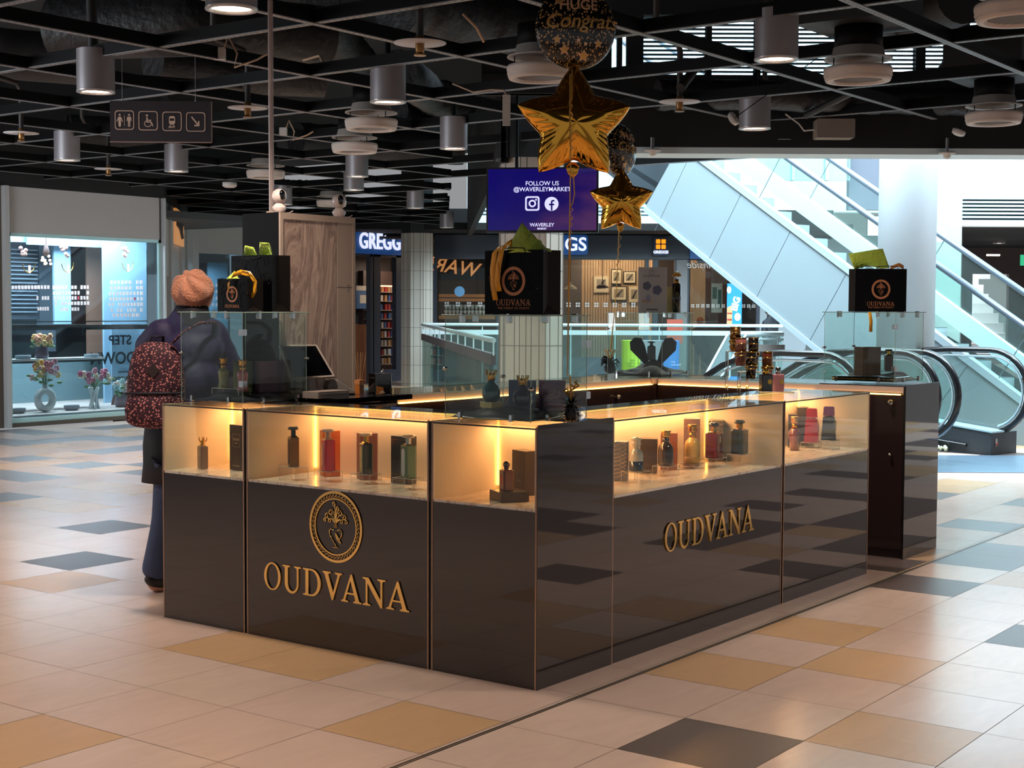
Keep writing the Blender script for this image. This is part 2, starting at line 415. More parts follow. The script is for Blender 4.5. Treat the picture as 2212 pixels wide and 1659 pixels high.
struct(bk.build('wall_front', [mat('bulkhead_black', (10, 10, 11), .7), mat('bulkhead_trim', (208, 222, 226), .5)]))
# louvred clerestory above it
lv = MB()
for k in range(14):
    z = 3.80 + k * .04; lv.box((1.2, 14.0, z), (9.5, 14.05, z + .014), 0, Mb)
lv.box((-.3, 13.93, 3.62), (.93, 14.05, Zc), 1, Mb); lv.box((.98, 13.93, 3.62), (1.03, 14.05, Zc), 1, Mb); lv.box((1.07, 13.93, 3.62), (1.23, 14.05, Zc), 1, Mb)
for X0, X1 in ((1.823, 1.877), (2.286, 2.34), (3.81, 3.90), (4.19, 4.235), (4.62, 4.68), (5.3, 5.4), (6.2, 6.3)): lv.box((X0, 13.93, 3.62), (X1, 14.05, Zc), 1, Mb)
lv.box((-.3, 13.9, 3.62), (9.5, 14.1, 3.80), 1, Mb); lv.box((-.3, 13.9, 4.36), (9.5, 14.1, Zc), 1, Mb)
o = struct(lv.build('window_1', [mat('louvre_slat', (38, 60, 66), .5), mat('louvre_post', (22, 20, 22), .6)]))
# far wall of the hall at the upper level, and slab edge with louvres
uw = MB()
pale = mat('hall_wall_glow', (214, 232, 240), .5, emit=(206, 232, 244), es=.55)  # pale wall with an added glow that brightens hall and floor
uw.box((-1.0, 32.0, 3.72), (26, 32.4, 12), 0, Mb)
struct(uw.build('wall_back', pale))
se = MB()
se.box((-.85, 29.6, 3.22), (5.3, 30, 3.46), 0, Mb); se.box((-.85, 29.8, 3.46), (5.3, 30, 3.72), 1, Mb)
for k in range(3): se.box((-.85, 29.66, 3.5 + k * .075), (5.3, 29.74, 3.53 + k * .075), 0, Mb)
se.box((9.0, 29.6, 3.29), (20, 30, 3.41), 0, Mb); se.box((9.0, 29.6, 3.87), (20, 30, 5.3), 0, Mb); se.box((9.0, 29.85, 3.41), (20, 30, 3.9), 1, Mb)
for k in range(6): se.box((9.0, 29.6, 3.455 + k * .075), (20, 29.78, 3.49 + k * .075), 0, Mb)
struct(se.build('trim_%d' % tn[0], [mat('slab_edge_white', (216, 234, 240), .5), mat('slab_edge_grey', (120, 148, 156), .6)])); tn[0] += 1
# slate panel and dark side wall of the upper level
sp_ = MB(); sp_.box((6.1, 26.6, 3.4), (8.0, 26.8, 5.6), 0, Mb)
struct(sp_.build('wall_slate', mat('slate_panel', (92, 98, 112), .6)))
ug = MB(); ug.box((4.3, 26.3, 3.9), (6.05, 26.4, 6.2), 0, Mb); ug.box((5.6, 26.25, 3.9), (5.66, 26.45, 6.2), 1, Mb); ug.box((5.0, 26.25, 3.9), (5.05, 26.45, 6.2), 1, Mb)
struct(ug.build('window_2', [glass('upper_glass', (222, 238, 236), 1, dens=.12), mat('upper_frame', (170, 196, 200), .5)]))
# dark far room on the right with a doorway to the outdoors
fr_ = MB()
fr_.box((10.2, 40, 0), (12.6, 40.2, 3.3), 0, Mb); fr_.box((13.6, 40, 0), (22, 40.2, 3.3), 0, Mb); fr_.box((12.6, 40, 2.58), (13.6, 40.2, 3.3), 0, Mb)
fr_.box((9, 30, 3.3), (22, 41, 3.4), 1, Mb)
fr_.box((6, 33.8, 0), (10.4, 34, 3.3), 2, Mb)
struct(fr_.build('wall_right', [mat('far_brown', (84, 70, 66), .6, noise=.2, nscale=4), BLK, mat('far_grey', (120, 130, 134), .6)]))
od = MB()
for k in range(9): od.box((11.5, 43 + k * .5, k * .3), (15, 43.5 + k * .5, k * .3 + .3), 0, Mb)
od.box((11.5, 47.4, 2.6), (15.5, 47.6, 4.6), 1, Mb)
struct(od.build('wall_outdoor_steps', [mat('outdoor_steps', (206, 200, 204), .7), mat('outdoor_wall', (214, 206, 214), .7)]))
area('outdoor_sky', fr(13, 44.2, 5.4), 4, 900, (1, .97, 1), target=fr(13, 45, 0), sy=4)
# the lower storey under the void
lo = MB(); lo.box((-12, 12, -4.6), (16, 32, -4.5), 0, Mb); struct(lo.build('floor_lower', mat('lower_floor', (150, 140, 130), .4)))
lw = MB(); lw.box((-3, 28.2, -4.5), (6, 28.3, -.25), 0, Mb); lw.box((-3, 27.8, -.25), (6, 28.2, .03), 0, Mb); struct(lw.build('wall_lower', mat('lower_wall', (120, 140, 140), .6)))
# ------------------------------------------------------------------ serif letters (outlines in a unit-high em, baseline at 0)
def arc(cx, cy_, rx, ry, a0, a1, n=14): return [(cx + rx * math.cos(math.radians(a0 + (a1 - a0) * k / n)), cy_ + ry * math.sin(math.radians(a0 + (a1 - a0) * k / n))) for k in range(n + 1)]
def oval(cx, cy_, rx, ry, n=40, a=0): return [(cx + rx * math.cos(2 * PI * k / n + a), cy_ + ry * math.sin(2 * PI * k / n + a)) for k in range(n)]
def serif_letter(ch):
    if ch == 'O': return [oval(.45, .5, .45, .52), oval(.45, .5, .32, .465)], .90
    if ch == 'D':
        return [[(0, 0), (.42, 0)] + arc(.42, .5, .46, .5, -80, 80, 20) + [(.42, 1), (0, 1), (0, .95), (.10, .93), (.12, .9), (.12, .1), (.10, .07), (0, .05)],
                [(.27, .06), (.27, .94)] + arc(.40, .5, .33, .44, 88, -88, 20)], .90
    if ch == 'U':
        return [[(0, 1), (0, .95), (.09, .93), (.11, .89), (.11, .36)] + arc(.445, .35, .335, .38, 180, 360, 22)[1:] + [(.78, .89), (.80, .93), (.90, .95), (.90, 1), (.58, 1), (.58, .95), (.67, .93), (.70, .89), (.70, .37)] + arc(.48, .36, .22, .30, 0, -180, 20)[1:] + [(.26, .89), (.28, .93), (.37, .95), (.37, 1)]], .90
    if ch == 'V':
        return [[(0, 1), (0, .95), (.06, .93), (.09, .89), (.42, -.02), (.48, -.02), (.80, .89), (.83, .93), (.90, .95), (.90, 1), (.58, 1), (.58, .95), (.68, .93), (.70, .89), (.49, .27), (.26, .89), (.28, .93), (.38, .95), (.38, 1)]], .90
    if ch == 'A':
        return [[(0, 0), (0, .05), (.07, .07), (.10, .11), (.43, 1.02), (.49, 1.02), (.80, .11), (.83, .07), (.92, .05), (.92, 0), (.55, 0), (.55, .05), (.63, .07), (.64, .11), (.585, .29), (.255, .29), (.195, .11), (.20, .07), (.31, .05), (.31, 0)],
                [(.275, .35), (.565, .35), (.42, .79)]], .92
    if ch == 'N':
        return [[(0, 0), (0, .05), (.09, .07), (.12, .11), (.12, .89), (.09, .93), (0, .95), (0, 1), (.24, 1), (.72, .26), (.72, .89), (.69, .93), (.60, .95), (.60, 1), (.92, 1), (.92, .95), (.83, .93), (.79, .89), (.79, -.02), (.72, -.02), (.19, .80), (.19, .11), (.22, .07), (.31, .05), (.31, 0)]], .92
def oudvana(width, height):
    """loops for the word, centred, total width x height"""
    adv = [.121 / 2, 0, 0]; spans = [(0, .121), (.136, .269), (.284, .412), (.424, .556), (.551, .689), (.697, .847), (.853, 1.0)]
    loops = []
    for ch, (a, b) in zip('OUDVANA', spans):
        ls, w = serif_letter(ch); sx = (b - a) * width / w
        for l in ls: loops.append([(-width / 2 + a * width + x * sx, (y - .5) * height) for x, y in l])
    return loops
def emblem(R, rx=1.0, detail=True):
    """ring, tree of curls and vase as flat loops in x,y; returns loops and curl tubes"""
    loops = [oval(0, 0, R * rx, R, 64), oval(0, 0, R * .93 * rx, R * .93, 64)] if detail else [oval(0, 0, R * rx, R, 48), oval(0, 0, R * .78 * rx, R * .78, 48)]
    if detail: loops += [oval(0, 0, R * .80 * rx, R * .80, 64), oval(0, 0, R * .765 * rx, R * .765, 64)]
    return loops
def emblem_tubes(R):
    """tree curls and vase outline as 3d polylines (x,y,0)"""
    T = []
    def curl(x0, y0, x1, y1, r, turn, n=16):
        pts = []
        mx, my = x0 * .35 + x1 * .65, y0 * .25 + y1 * .75 + .02
        for k in range(9):
            t = k / 8; pts.append(((1 - t) ** 2 * x0 + 2 * t * (1 - t) * (x0 * .7 + x1 * .3) + t * t * x1, (1 - t) ** 2 * y0 + 2 * t * (1 - t) * (y1 + .05) + t * t * y1))
        ang = PI / 2; cx, cy_ = x1, y1 - r
        for k in range(1, n + 1):
            a = PI / 2 - turn * 2.6 * PI * k / n / 1.3; rr = r * (1 - .62 * k / n); pts.append((cx + rr * math.cos(a), cy_ + rr * math.sin(a)))
        return [(p[0] * R, p[1] * R, 0) for p in pts]
    for sgn in (1, -1):
        T.append(curl(.0, .10, .17 * sgn, .47, .085, sgn)); T.append(curl(.0, .08, .33 * sgn, .36, .07, sgn)); T.append(curl(0, .06, .22 * sgn, .22, .06, sgn)); T.append(curl(0, .07, .40 * sgn, .22, .055, sgn))
    T.append(curl(0, .1, .08, .58, .055, 1)); T.append(curl(0, .1, -.05, .70, .065, -1))
    V = [(-.05, .02), (-.07, -.08), (-.02, -.16), (.06, -.28), (.14, -.42), (.06, -.38), (-.03, -.26), (-.05, -.12)]
    for s0 in (0, .03, .06): T.append([((x + s0) * R, (y - s0 * .5) * R, 0) for x, y in V[2:5]])
    T.append([(-.06 * R, .0, 0), (.06 * R, 0, 0)]); T.append([(-.06 * R, .05 * R, 0), (.06 * R, .05 * R, 0)])
    T.append([(x * R, y * R, 0) for x, y in [(-.08, -.10), (-.16, -.06), (-.24, -.12), (-.22, -.24), (-.12, -.36), (-.04, -.46), (.02, -.50)]])
    T.append([(x * R, y * R, 0) for x, y in [(.08, -.10), (.16, -.06), (.24, -.12), (.22, -.24), (.12, -.40), (.06, -.36), (0, -.22)]])
    T.append([(-.10 * R, -.57 * R, 0), (.10 * R, -.57 * R, 0)]); T.append([(0, -.50 * R, 0), (.03 * R, -.56 * R, 0)])
    return T
def put_emblem(parent, R, rx, m, loc, rot, detail=True, name='emblem', depth=.004):
    o = curve_mesh(name, emblem(R, rx, detail), depth, m, parent, loc, rot)
    tb = MB(); r0 = R * (.017 if detail else .02)
    for p in emblem_tubes(R): tb.tube(p, r0, 6)
    if detail:
        n = 46
        for k in range(n):
            a = 2 * PI * k / n; rr = R * .865; c = (rr * rx * math.cos(a), rr * math.sin(a))
            tb.tube([(c[0] + R * .042 * math.cos(a + q * PI / 4), c[1] + R * .042 * math.sin(a + q * PI / 4), 0) for q in range(7)], R * .012, 5)
            a2 = a + PI / n; tb.sphere((rr * rx * math.cos(a2), rr * math.sin(a2), 0), R * .018, 6, 4)
    o2 = tb.build('%s_figure' % name, m, o)
    return o

# ------------------------------------------------------------------ kiosk materials
GLOSS = mat('gloss_panel', (42, 34, 32), .025, spec=.62, coat=.35)
GLOSS2 = mat('gloss_panel_inner', (46, 34, 33), .08, spec=.5)
EDGE = mat('panel_edge_trim', (150, 118, 96), .4)
WHITE = mat('case_white', (238, 226, 208), .45)
MARB = veined('marble_shelf', [(.3, (246, 234, 222)), (.52, (240, 224, 210)), (.56, (196, 166, 146)), (.60, (242, 226, 212))], (1, 4, 1), 2.5, 2.2, .12)
TOPG = glass('case_glass', (240, 246, 242), 1.0)
LED = mat('led_warm', (255, 214, 150), .5, emit=(255, 176, 84), es=6)
LEDTOP = mat('led_warm_top', (255, 214, 150), .5, emit=(255, 196, 104), es=6)
BLACK = mat('black_edge', (18, 16, 16), .35)
GOLD = mat('gold_mirror', (250, 206, 124), .12, 1.0)
CHROME = mat('chrome', (205, 205, 205), .12, 1.0)
def counter(name, label, x0, y0, x1, y1, win, back, ledc, ledh=True, ends=(), H_=1.1, S_=.757, joint=None):
    """glass-topped counter. win: '-x' or '-y' side of the window; back: depth of the case inside; ledc: (x,y) of the upright light"""
    t = thing(name, label, 'display counter', (x0, y0, 0), 0, 'display counters of the kiosk')
    w, d = x1 - x0, y1 - y0
    b = MB(); b.box((0, 0, .0), (w, d, S_ - .012)); b.build('base_cabinet', GLOSS, t)
    m = MB(); m.box((.004, .004, S_ - .012), (w - .004, d - .004, S_)); m.build('shelf', MARB, t)
    k = MB()
    if win == '-x':
        k.box((back, 0, S_), (back + .012, d, H_ - .012)); k.box((back + .012, 0, S_), (w, d, H_ - .002), 1)
    else:
        k.box((0, back, S_), (w, back + .012, H_ - .012)); k.box((0, back + .012, S_), (w, d, H_ - .002), 1)
    k.build('back_wall', [WHITE, GLOSS2], t)
    e = MB()
    e2 = MB()
    if win == '-x': e.box((0, d - .012, S_), (back, d, H_ - .004)); e2.box((0, 0, S_), (back, .012, H_ - .004))
    else: e.box((w - .012, 0, S_), (w, back, H_ - .004)); e2.box((0, 0, S_), (.012, back, H_ - .004))
    e.build('end_wall', WHITE, t); e2.build('end_wall', WHITE, t)
    g = MB()
    if win == '-x': g.box((.002, .014, S_), (.006, d - .014, H_ - .006))
    else: g.box((.014, .002, S_), (w - .014, .006, H_ - .006))
    g.build('front_glass', TOPG, t)
    tg = MB(); tg.box((0, 0, H_ - .006), (w, d, H_)); tg.build('top_glass', TOPG, t)
    tr = MB()
    if win == '-x':
        tr.box((-.001, 0, H_ - .012), (.006, d, H_ - .006), 0); tr.box((-.0015, 0, 0), (.004, .008, H_), 1); tr.box((-.0015, d - .008, 0), (.004, d, H_), 1)
    else:
        tr.box((0, -.001, H_ - .012), (w, .006, H_ - .006), 0); tr.box((0, -.0015, 0), (.008, .004, H_), 1); tr.box((w - .008, -.0015, 0), (w, .004, H_), 1)
    tr.build('edge_trim', [BLACK, EDGE], t)
    if ledc:
        l = MB(); lx, ly = ledc[0] - x0, ledc[1] - y0
        l.cyl((lx, ly, S_ + .02), (lx, ly, H_ - .012), .0055, 8)
        l.build('upright_light_strip', LED, t)
        if ledh:
            l = MB()
            if win == '-x': l.box((back - .010, .02, H_ - .016), (back, ly, H_ - .008))
            else: l.box((.02, back - .010, H_ - .016), (lx, back, H_ - .008))
            l.build('top_light_strip', LEDTOP, t)
    return t
def warm(loc, power, size=.3, sy=.04, rot=(0, 0, 0)):
    area('case_strip_light', loc, size, power * 1.7, (1.0, .42, .15), rot=rot, sy=sy)
cA = counter('display_counter', 'left end glass topped display counter with a crown stopper bottle, where the walker passes', 0, 1.752, .57, 2.354, '-x', .46, (.452, 2.332), False)
cB = counter('display_counter', 'wide front display counter with the big gold emblem and lettering', 0, .583, .57, 1.735, '-x', .46, (.452, 1.715))
cC = counter('display_counter', 'near corner display counter with the red and black bottle on a black tray', 0, 0, .57, .568, '-x', .46, (.452, .548), False)
cD = counter('display_counter', 'long right side display counter lettered in gold, with six bottles inside', .574, 0, 2.255, .57, '-y', .46, (2.235, .452))
cE = counter('display_counter', 'right side display counter beside the entrance gap, with tapered red and purple bottles', 2.272, 0, 3.41, .57, '-y', .46, (3.39, .452))
# black side cheek of the corner counter and the black posts between counters
m = MB(); m.box((.0, -.004, 0), (.57, 0, 1.108)); m.build('side_panel', GLOSS, cC).location = (0, 0, 0)
def post(x0, y0, x1, y1, h, label):
    b = MB(); b.box((0, 0, 0), (x1 - x0, y1 - y0, h)); o = b.build('joint_post', mat('post_black', (22, 19, 19), .2)); o.location = (x0, y0, 0); tag(o, label, 'post', 'black posts between the counters')
post(.004, 1.736, .03, 1.751, 1.095, 'black joint post left of the emblem counter')
post(.004, .569, .03, .582, 1.095, 'black joint post right of the emblem counter')
post(2.256, .004, 2.271, .03, 1.095, 'black joint post between the two right side counters')
post(1.9, 4.9, 1.9, 4.9, .01, '') if False else None
# gold signs
put_emblem(cB, .166, 1.0, GOLD, (-.004, 1.140 - .583, .580), face_rot(-1, 0))
curve_mesh('lettering', oudvana(.919, .128), .006, GOLD, cB, (-.004, 1.150 - .583, .304), face_rot(-1, 0))
curve_mesh('lettering', oudvana(.898, .133), .006, GOLD, cD, (1.473 - .574, -.004, .511), face_rot(0, -1))
# light in the cases, thrown by the strips
warm((.40, 2.05, 1.085), 1.5, .08, .5); warm((.44, 1.15, 1.085), 2.6, .06, 1.05); warm((.42, .28, 1.085), 1.5, .08, .5)
warm((1.42, .40, 1.085), 5.4, 1.5, .06); warm((2.85, .40, 1.085), 4.2, 1.0, .06)

# ------------------------------------------------------------------ far row, back row and end cabinet of the kiosk
STONE = mat('counter_edge_stone', (206, 176, 158), .35, noise=.06, nscale=8)
STEEL = mat('knob_steel', (180, 175, 170), .12, 1)
def backrow(name, label, x0, y0, x1, y1, faces, top=1.102, knobs=(), cat='cabinet', leds=()):
    t = thing(name, label, cat, (x0, y0, 0)); w, d = x1 - x0, y1 - y0
    b = MB(); b.box((0, 0, 0), (w, d, top - .045)); b.build('carcass', GLOSS2, t)
    s = MB(); s.box((0, 0, top - .045), (w, d, top - .008)); s.build('worktop', STONE, t)
    s = MB(); s.box((0, 0, top - .008), (w, d, top)); s.build('glass_sheet', glass('worktop_glass', (225, 235, 232), 1), t)
    for (fx, fy, nx, ny, r) in knobs:
        k = MB(); p = Vector((fx - x0, fy - y0, 0)); q = Vector((nx, ny, 0)); z = r
        k.cyl(p + Vector((0, 0, z)), p + q * .018 + Vector((0, 0, z)), .007, 10); k.sphere(tuple(p + q * .028 + Vector((0, 0, z))), .016, 14, 8)
        k.build('knob', STEEL, t)
    for (a, b_) in leds:
        l = MB(); l.box((a[0] - x0, a[1] - y0, 1.05), (b_[0] - x0, b_[1] - y0, 1.057)); l.build('light_strip', LEDTOP, t)
    return t
far = backrow('storage_cabinet', 'long far side kiosk cabinet with knobs and a lit edge, right of the grey tower', 1.29, 1.9, 4.02, 2.354, None, knobs=[(2.05, 1.9, 0, -1, .985), (3.55, 1.9, 0, -1, .985), (1.6, 1.9, 0, -1, .985)], leds=[((1.30, 1.888), (4.02, 1.8995))])
crn = backrow('storage_cabinet', 'far corner kiosk cabinet under the glass cube with the black velvet case', 4.03, 1.88, 4.6, 2.44, None)
bak = backrow('storage_cabinet', 'rear kiosk cabinet between the far corner and the end cabinet', 4.06, .63, 4.6, 1.87, None, leds=[((4.048, .66), (4.0595, 1.86))])
end = thing('end_cabinet', 'tall glossy end cabinet with two knobs beyond the entrance gap', 'cabinet', (4.02, .02, 0))
b = MB(); b.box((.02, .0, 0), (.58, .6, 1.106)); b.build('carcass', GLOSS2, end)
b = MB(); b.box((.0, -.004, 0), (.58, 0, 1.112)); b.build('side_panel', GLOSS, end)
b = MB(); b.box((.0, .012, .06), (.02, .6, 1.04)); b.build('door', GLOSS2, end)
b = MB(); b.box((.0, .0, 0), (.02, .012, 1.1)); b.build('edge_trim', BLACK, end)
b = MB(); b.box((.0, .012, 1.062), (.58, .6, 1.100)); b.build('worktop', STONE, end)
b = MB(); b.box((-.008, .03, 1.048), (0, .6, 1.056)); b.build('light_strip', LEDTOP, end)
for z, r in ((1.0, .019), (.67, .011)):
    k = MB(); k.cyl((0, .085, z), (-.02, .085, z), r * .5, 10); k.sphere((-.03, .085, z), r, 16, 8); k.build('knob', STEEL, end)
# ------------------------------------------------------------------ small goods: bottles, cartons, stands
def bm_(name, rgb=(128,)*3, rough=.12, metal=0, coat=.8): return mat(name, rgb, rough, metal, coat=coat)
ACR = glass('acrylic', (250, 250, 250), 1.3)
GOLDT = mat('gold_cap', (214, 164, 78), .2, 1)
SILV = mat('silver_cap', (196, 190, 184), .15, 1)
PAPER = mat('label_cream', (214, 196, 160), .6)
def stand(P, w, d, h, label, rz=0):
    """clear acrylic riser"""
    t = thing('acrylic_riser', label, 'display stand', P, rz); e = .0025
    b = MB(); b.box((-w / 2, -d / 2, h - e), (w / 2, d / 2, h)); b.box((-w / 2, -d / 2, 0), (-w / 2 + e, d / 2, h)); b.box((w / 2 - e, -d / 2, 0), (w / 2, d / 2, h))
    b.build('riser_body', ACR, t)
    b = MB(); r = .0009
    for x in (-w / 2, w / 2):
        for y in (-d / 2, d / 2): b.cyl((x, y, 0), (x, y, h), r, 5)
        b.cyl((x, -d / 2, h), (x, d / 2, h), r, 5)
    for y in (-d / 2, d / 2): b.cyl((-w / 2, y, h), (w / 2, y, h), r, 5)
    b.build('riser_edges', mat('acrylic_edge', (245, 238, 230), .15), t)
def carton(P, w, d, h, m, label, rz=0, deco=None, m2=None, grp=None):
    t = thing('perfume_box', label, 'box', P, rz, grp)
    b = MB(); b.box((-w / 2, -d / 2, 0), (w / 2, d / 2, h)); o = b.build('carton', m, t); bevel(o, .0012, 1)
    if m2: s = MB(); s.box((w / 2, -d / 2 + .0005, .001), (w / 2 + .0008, d / 2 - .0005, h - .001)); s.build('side_panel', m2, t)
    if deco == 'frame':
        s = MB(); q = w * .42; z0, z1 = h * .07, h * .93; y = -d / 2 - .0004
        for a, b_ in (((-q, z0), (q, z0)), ((q, z0), (q, z1)), ((q, z1), (-q, z1)), ((-q, z1), (-q, z0))): s.box((min(a[0], b_[0]) - .0007, y, min(a[1], b_[1]) - .0007), (max(a[0], b_[0]) + .0007, y + .0006, max(a[1], b_[1]) + .0007))
        s.build('gold_frame_line', GOLDT, t)
        text('lettering', 'Royal', w * .16, GOLDT, t, (-w * .16, y - .0004, h * .55), (PI / 2, 0, 0), .0004)
        text('lettering', 'EAU DE PARFUM', w * .07, GOLDT, t, (-w * .1, y - .0004, h * .2), (PI / 2, 0, 0), .0004)
    if deco == 'dubai':
        s = MB(); y = -d / 2 - .0004; q = w * .24
        for a, b_ in (((-q, .52), (q, .52)), ((q, .52), (q, .80)), ((q, .80), (-q, .80)), ((-q, .80), (-q, .52))): s.box((min(a[0], b_[0]) - .0006, y, min(a[1], b_[1]) * h - .0006), (max(a[0], b_[0]) + .0006, y + .0006, max(a[1], b_[1]) * h + .0006))
        s.build('gold_frame_line', PAPER, t)
        text('lettering', 'DUBAI', w * .15, PAPER, t, (0, y - .0004, h * .68), (PI / 2, 0, 0), .0004, .01); text('lettering', 'BEAU', w * .09, PAPER, t, (0, y - .0004, h * .6), (PI / 2, 0, 0), .0004)
        text('lettering', 'EAU DE PARFUM', w * .07, PAPER, t, (0, y - .0004, h * .1), (PI / 2, 0, 0), .0004)
    if deco == 'leaves':
        s = MB()
        for k in range(9):
            z = h * (.08 + .1 * k); s.tube([(-w / 2 - .0003, -d / 2 + d * q / 6, z + h * .13 * math.sin(q / 6 * PI * .8)) for q in range(7)], .0008, 4)
            s.tube([(-w / 2 - .0003, d / 2 - d * q / 6, z + h * .1 * (1 - math.cos(q / 6 * PI * .6))) for q in range(7)], .0008, 4)
        s.build('leaf_line_pattern', mat('rose_gold_line', (230, 190, 160), .3, .8), t)
        s = MB(); s.tube([(x * w, -d / 2 - .0006, z * h) for x, z in arc(0, .5, .28, .17, 0, 360, 24)][:-1], .0008, 4, closed=True); s.build('crest_line', mat('rose_gold_line'), t)
    if deco == 'diamond':
        s = MB(); s.prism([(0, h * .2), (w * .2, h * .5), (0, h * .8), (-w * .2, h * .5)], -d / 2 - .0008, -d / 2 - .0002, 1); s.build('diamond_motif', mat('copper_foil', (206, 126, 66), .3, .7), t)
    if deco == 'lattice':
        s = MB()
        for k in range(4):
            z = h * (.1 + .22 * k)
            s.tube([(-w * .4, -d / 2 - .0006, z), (0, -d / 2 - .0006, z + h * .2), (w * .4, -d / 2 - .0006, z)], .0008, 4); s.tube([(-w * .4, -d / 2 - .0006, z + h * .2), (0, -d / 2 - .0006, z), (w * .4, -d / 2 - .0006, z + h * .2)], .0008, 4)
        s.build('lattice_lines', mat('bronze_line', (140, 110, 80), .35, .7), t)
    if deco == 'arabic':
        s = MB(); y = -d / 2 - .0008
        s.tube([(x * w, y, h * z) for x, z in ((-.3, .62), (-.25, .55), (-.1, .54), (-.02, .6), (.02, .72))], .0012, 4); s.tube([(x * w, y, h * z) for x, z in ((0, .52), (.1, .5), (.22, .53), (.27, .6), (.2, .66), (.12, .6))], .0012, 4); s.tube([(x * w, y, h * z) for x, z in ((-.32, .47), (.3, .47))], .0006, 4); s.tube([(-.2 * w, y, h * .43), (.18 * w, y, h * .43)], .0005, 4)
        s.build('script_lettering', PAPER, t)
    if deco == 'mark':
        s = MB(); y = -d / 2 - .0004; s.tube([(x * w, y, h * z) for x, z in ((-.02, .40), (.06, .48), (.12, .44), (.05, .38), (-.02, .40))], .0009, 4); s.build('bird_mark', mat('grey_print', (150, 146, 142), .5), t)
        text('lettering', 'AFNAN', w * .10, mat('grey_print'), t, (.05 * w, y, h * .33), (PI / 2, 0, 0), .0004)
    if deco == 'bars':
        s = MB()
        for k in range(9): s.box((-w * .44, -d / 2 - .0012, h * (.08 + .085 * k)), (w * .44, -d / 2, h * (.08 + .085 * k) + .0015))
        s.build('ribbed_lines', mat('brown_line', (120, 92, 78), .4), t)
    return t
def squarebottle(P, w, h, body, cap, label, rz=0, lab=None, labcol=None, fill=None, dd=.8, capkind='disc', band=None, name='perfume_bottle'):
    t = thing(name, label, 'perfume bottle', P, rz); d = w * dd; hb = h * .70
    b = MB(); b.rbox((-w / 2, -d / 2, .0), (w / 2, d / 2, hb), w * .12)
    o = b.build('flask', body, t); bevel(o, w * .05, 2)
    b = MB(); b.lathe([(w * .62, 0), (w * .55, h * .025), (w * .25, h * .045)], 4, (0, 0, hb - .0005), 0, False, sx=.8, sy=.8 * dd, ang=PI / 4)
    b.build('shoulder', band or body, t)
    b = MB(); b.cyl((0, 0, hb + h * .03), (0, 0, h * .87), w * .2, 16); b.build('neck', band or cap, t)
    b = MB()
    if capkind == 'disc': b.lathe([(w * .36, 0), (w * .46, h * .012), (w * .48, h * .04), (w * .44, h * .07), (w * .3, h * .08)], 8, (0, 0, h * .865))
    elif capkind == 'ball': b.sphere((0, 0, h * .88), h * .125, 18, 10)
    elif capkind == 'crown':
        n = 5; b.lathe([(w * .2, 0), (w * .16, h * .02), (w * .24, h * .05), (w * .26, h * .08)], 16, (0, 0, h * .78))
        for k in range(n):
            a = 2 * PI * k / n; b.tube([(w * .24 * math.cos(a), w * .24 * math.sin(a), h * .84), (w * .38 * math.cos(a), w * .38 * math.sin(a), h * .91), (w * .33 * math.cos(a), w * .33 * math.sin(a), h * .97)], [w * .06, w * .05, w * .02], 6)
            b.sphere((w * .34 * math.cos(a), w * .34 * math.sin(a), h * .975), w * .045, 8, 5)
        b.tube([(0, 0, h * .84), (0, 0, h * .99)], [w * .1, w * .03], 8)
    elif capkind == 'block': b.rbox((-w * .26, -d * .3, h * .82), (w * .26, d * .3, h), w * .03)
    elif capkind == 'oval': b.lathe([(w * .1, 0), (w * .42, h * .03), (w * .46, h * .07), (w * .36, h * .12), (w * .1, h * .13)], 16, (0, 0, h * .86), sy=.7)
    b.build('cap', cap, t)
    if lab:
        lw, l0, l1 = lab; s = MB()
        pts = arc(0, l1 * h - lw * w * .5, lw * w * .5, lw * w * .5, 0, 180, 10) + arc(0, l0 * h + lw * w * .5, lw * w * .5, lw * w * .5, 180, 360, 10)
        s.prism(pts, -d / 2 - .0012, -d / 2 - .0002, 1); lo_ = s.build('paper_label', labcol or PAPER, t)
        s = MB()
        for z in (.5, .42, .14, .1): s.box((-lw * w * .3, -d / 2 - .0016, (l0 + (l1 - l0) * z) * h), (lw * w * .3, -d / 2 - .0011, (l0 + (l1 - l0) * z) * h + .0008))
        s.build('label_print', mat('label_ink', (70, 60, 50), .5), lo_)
    return t
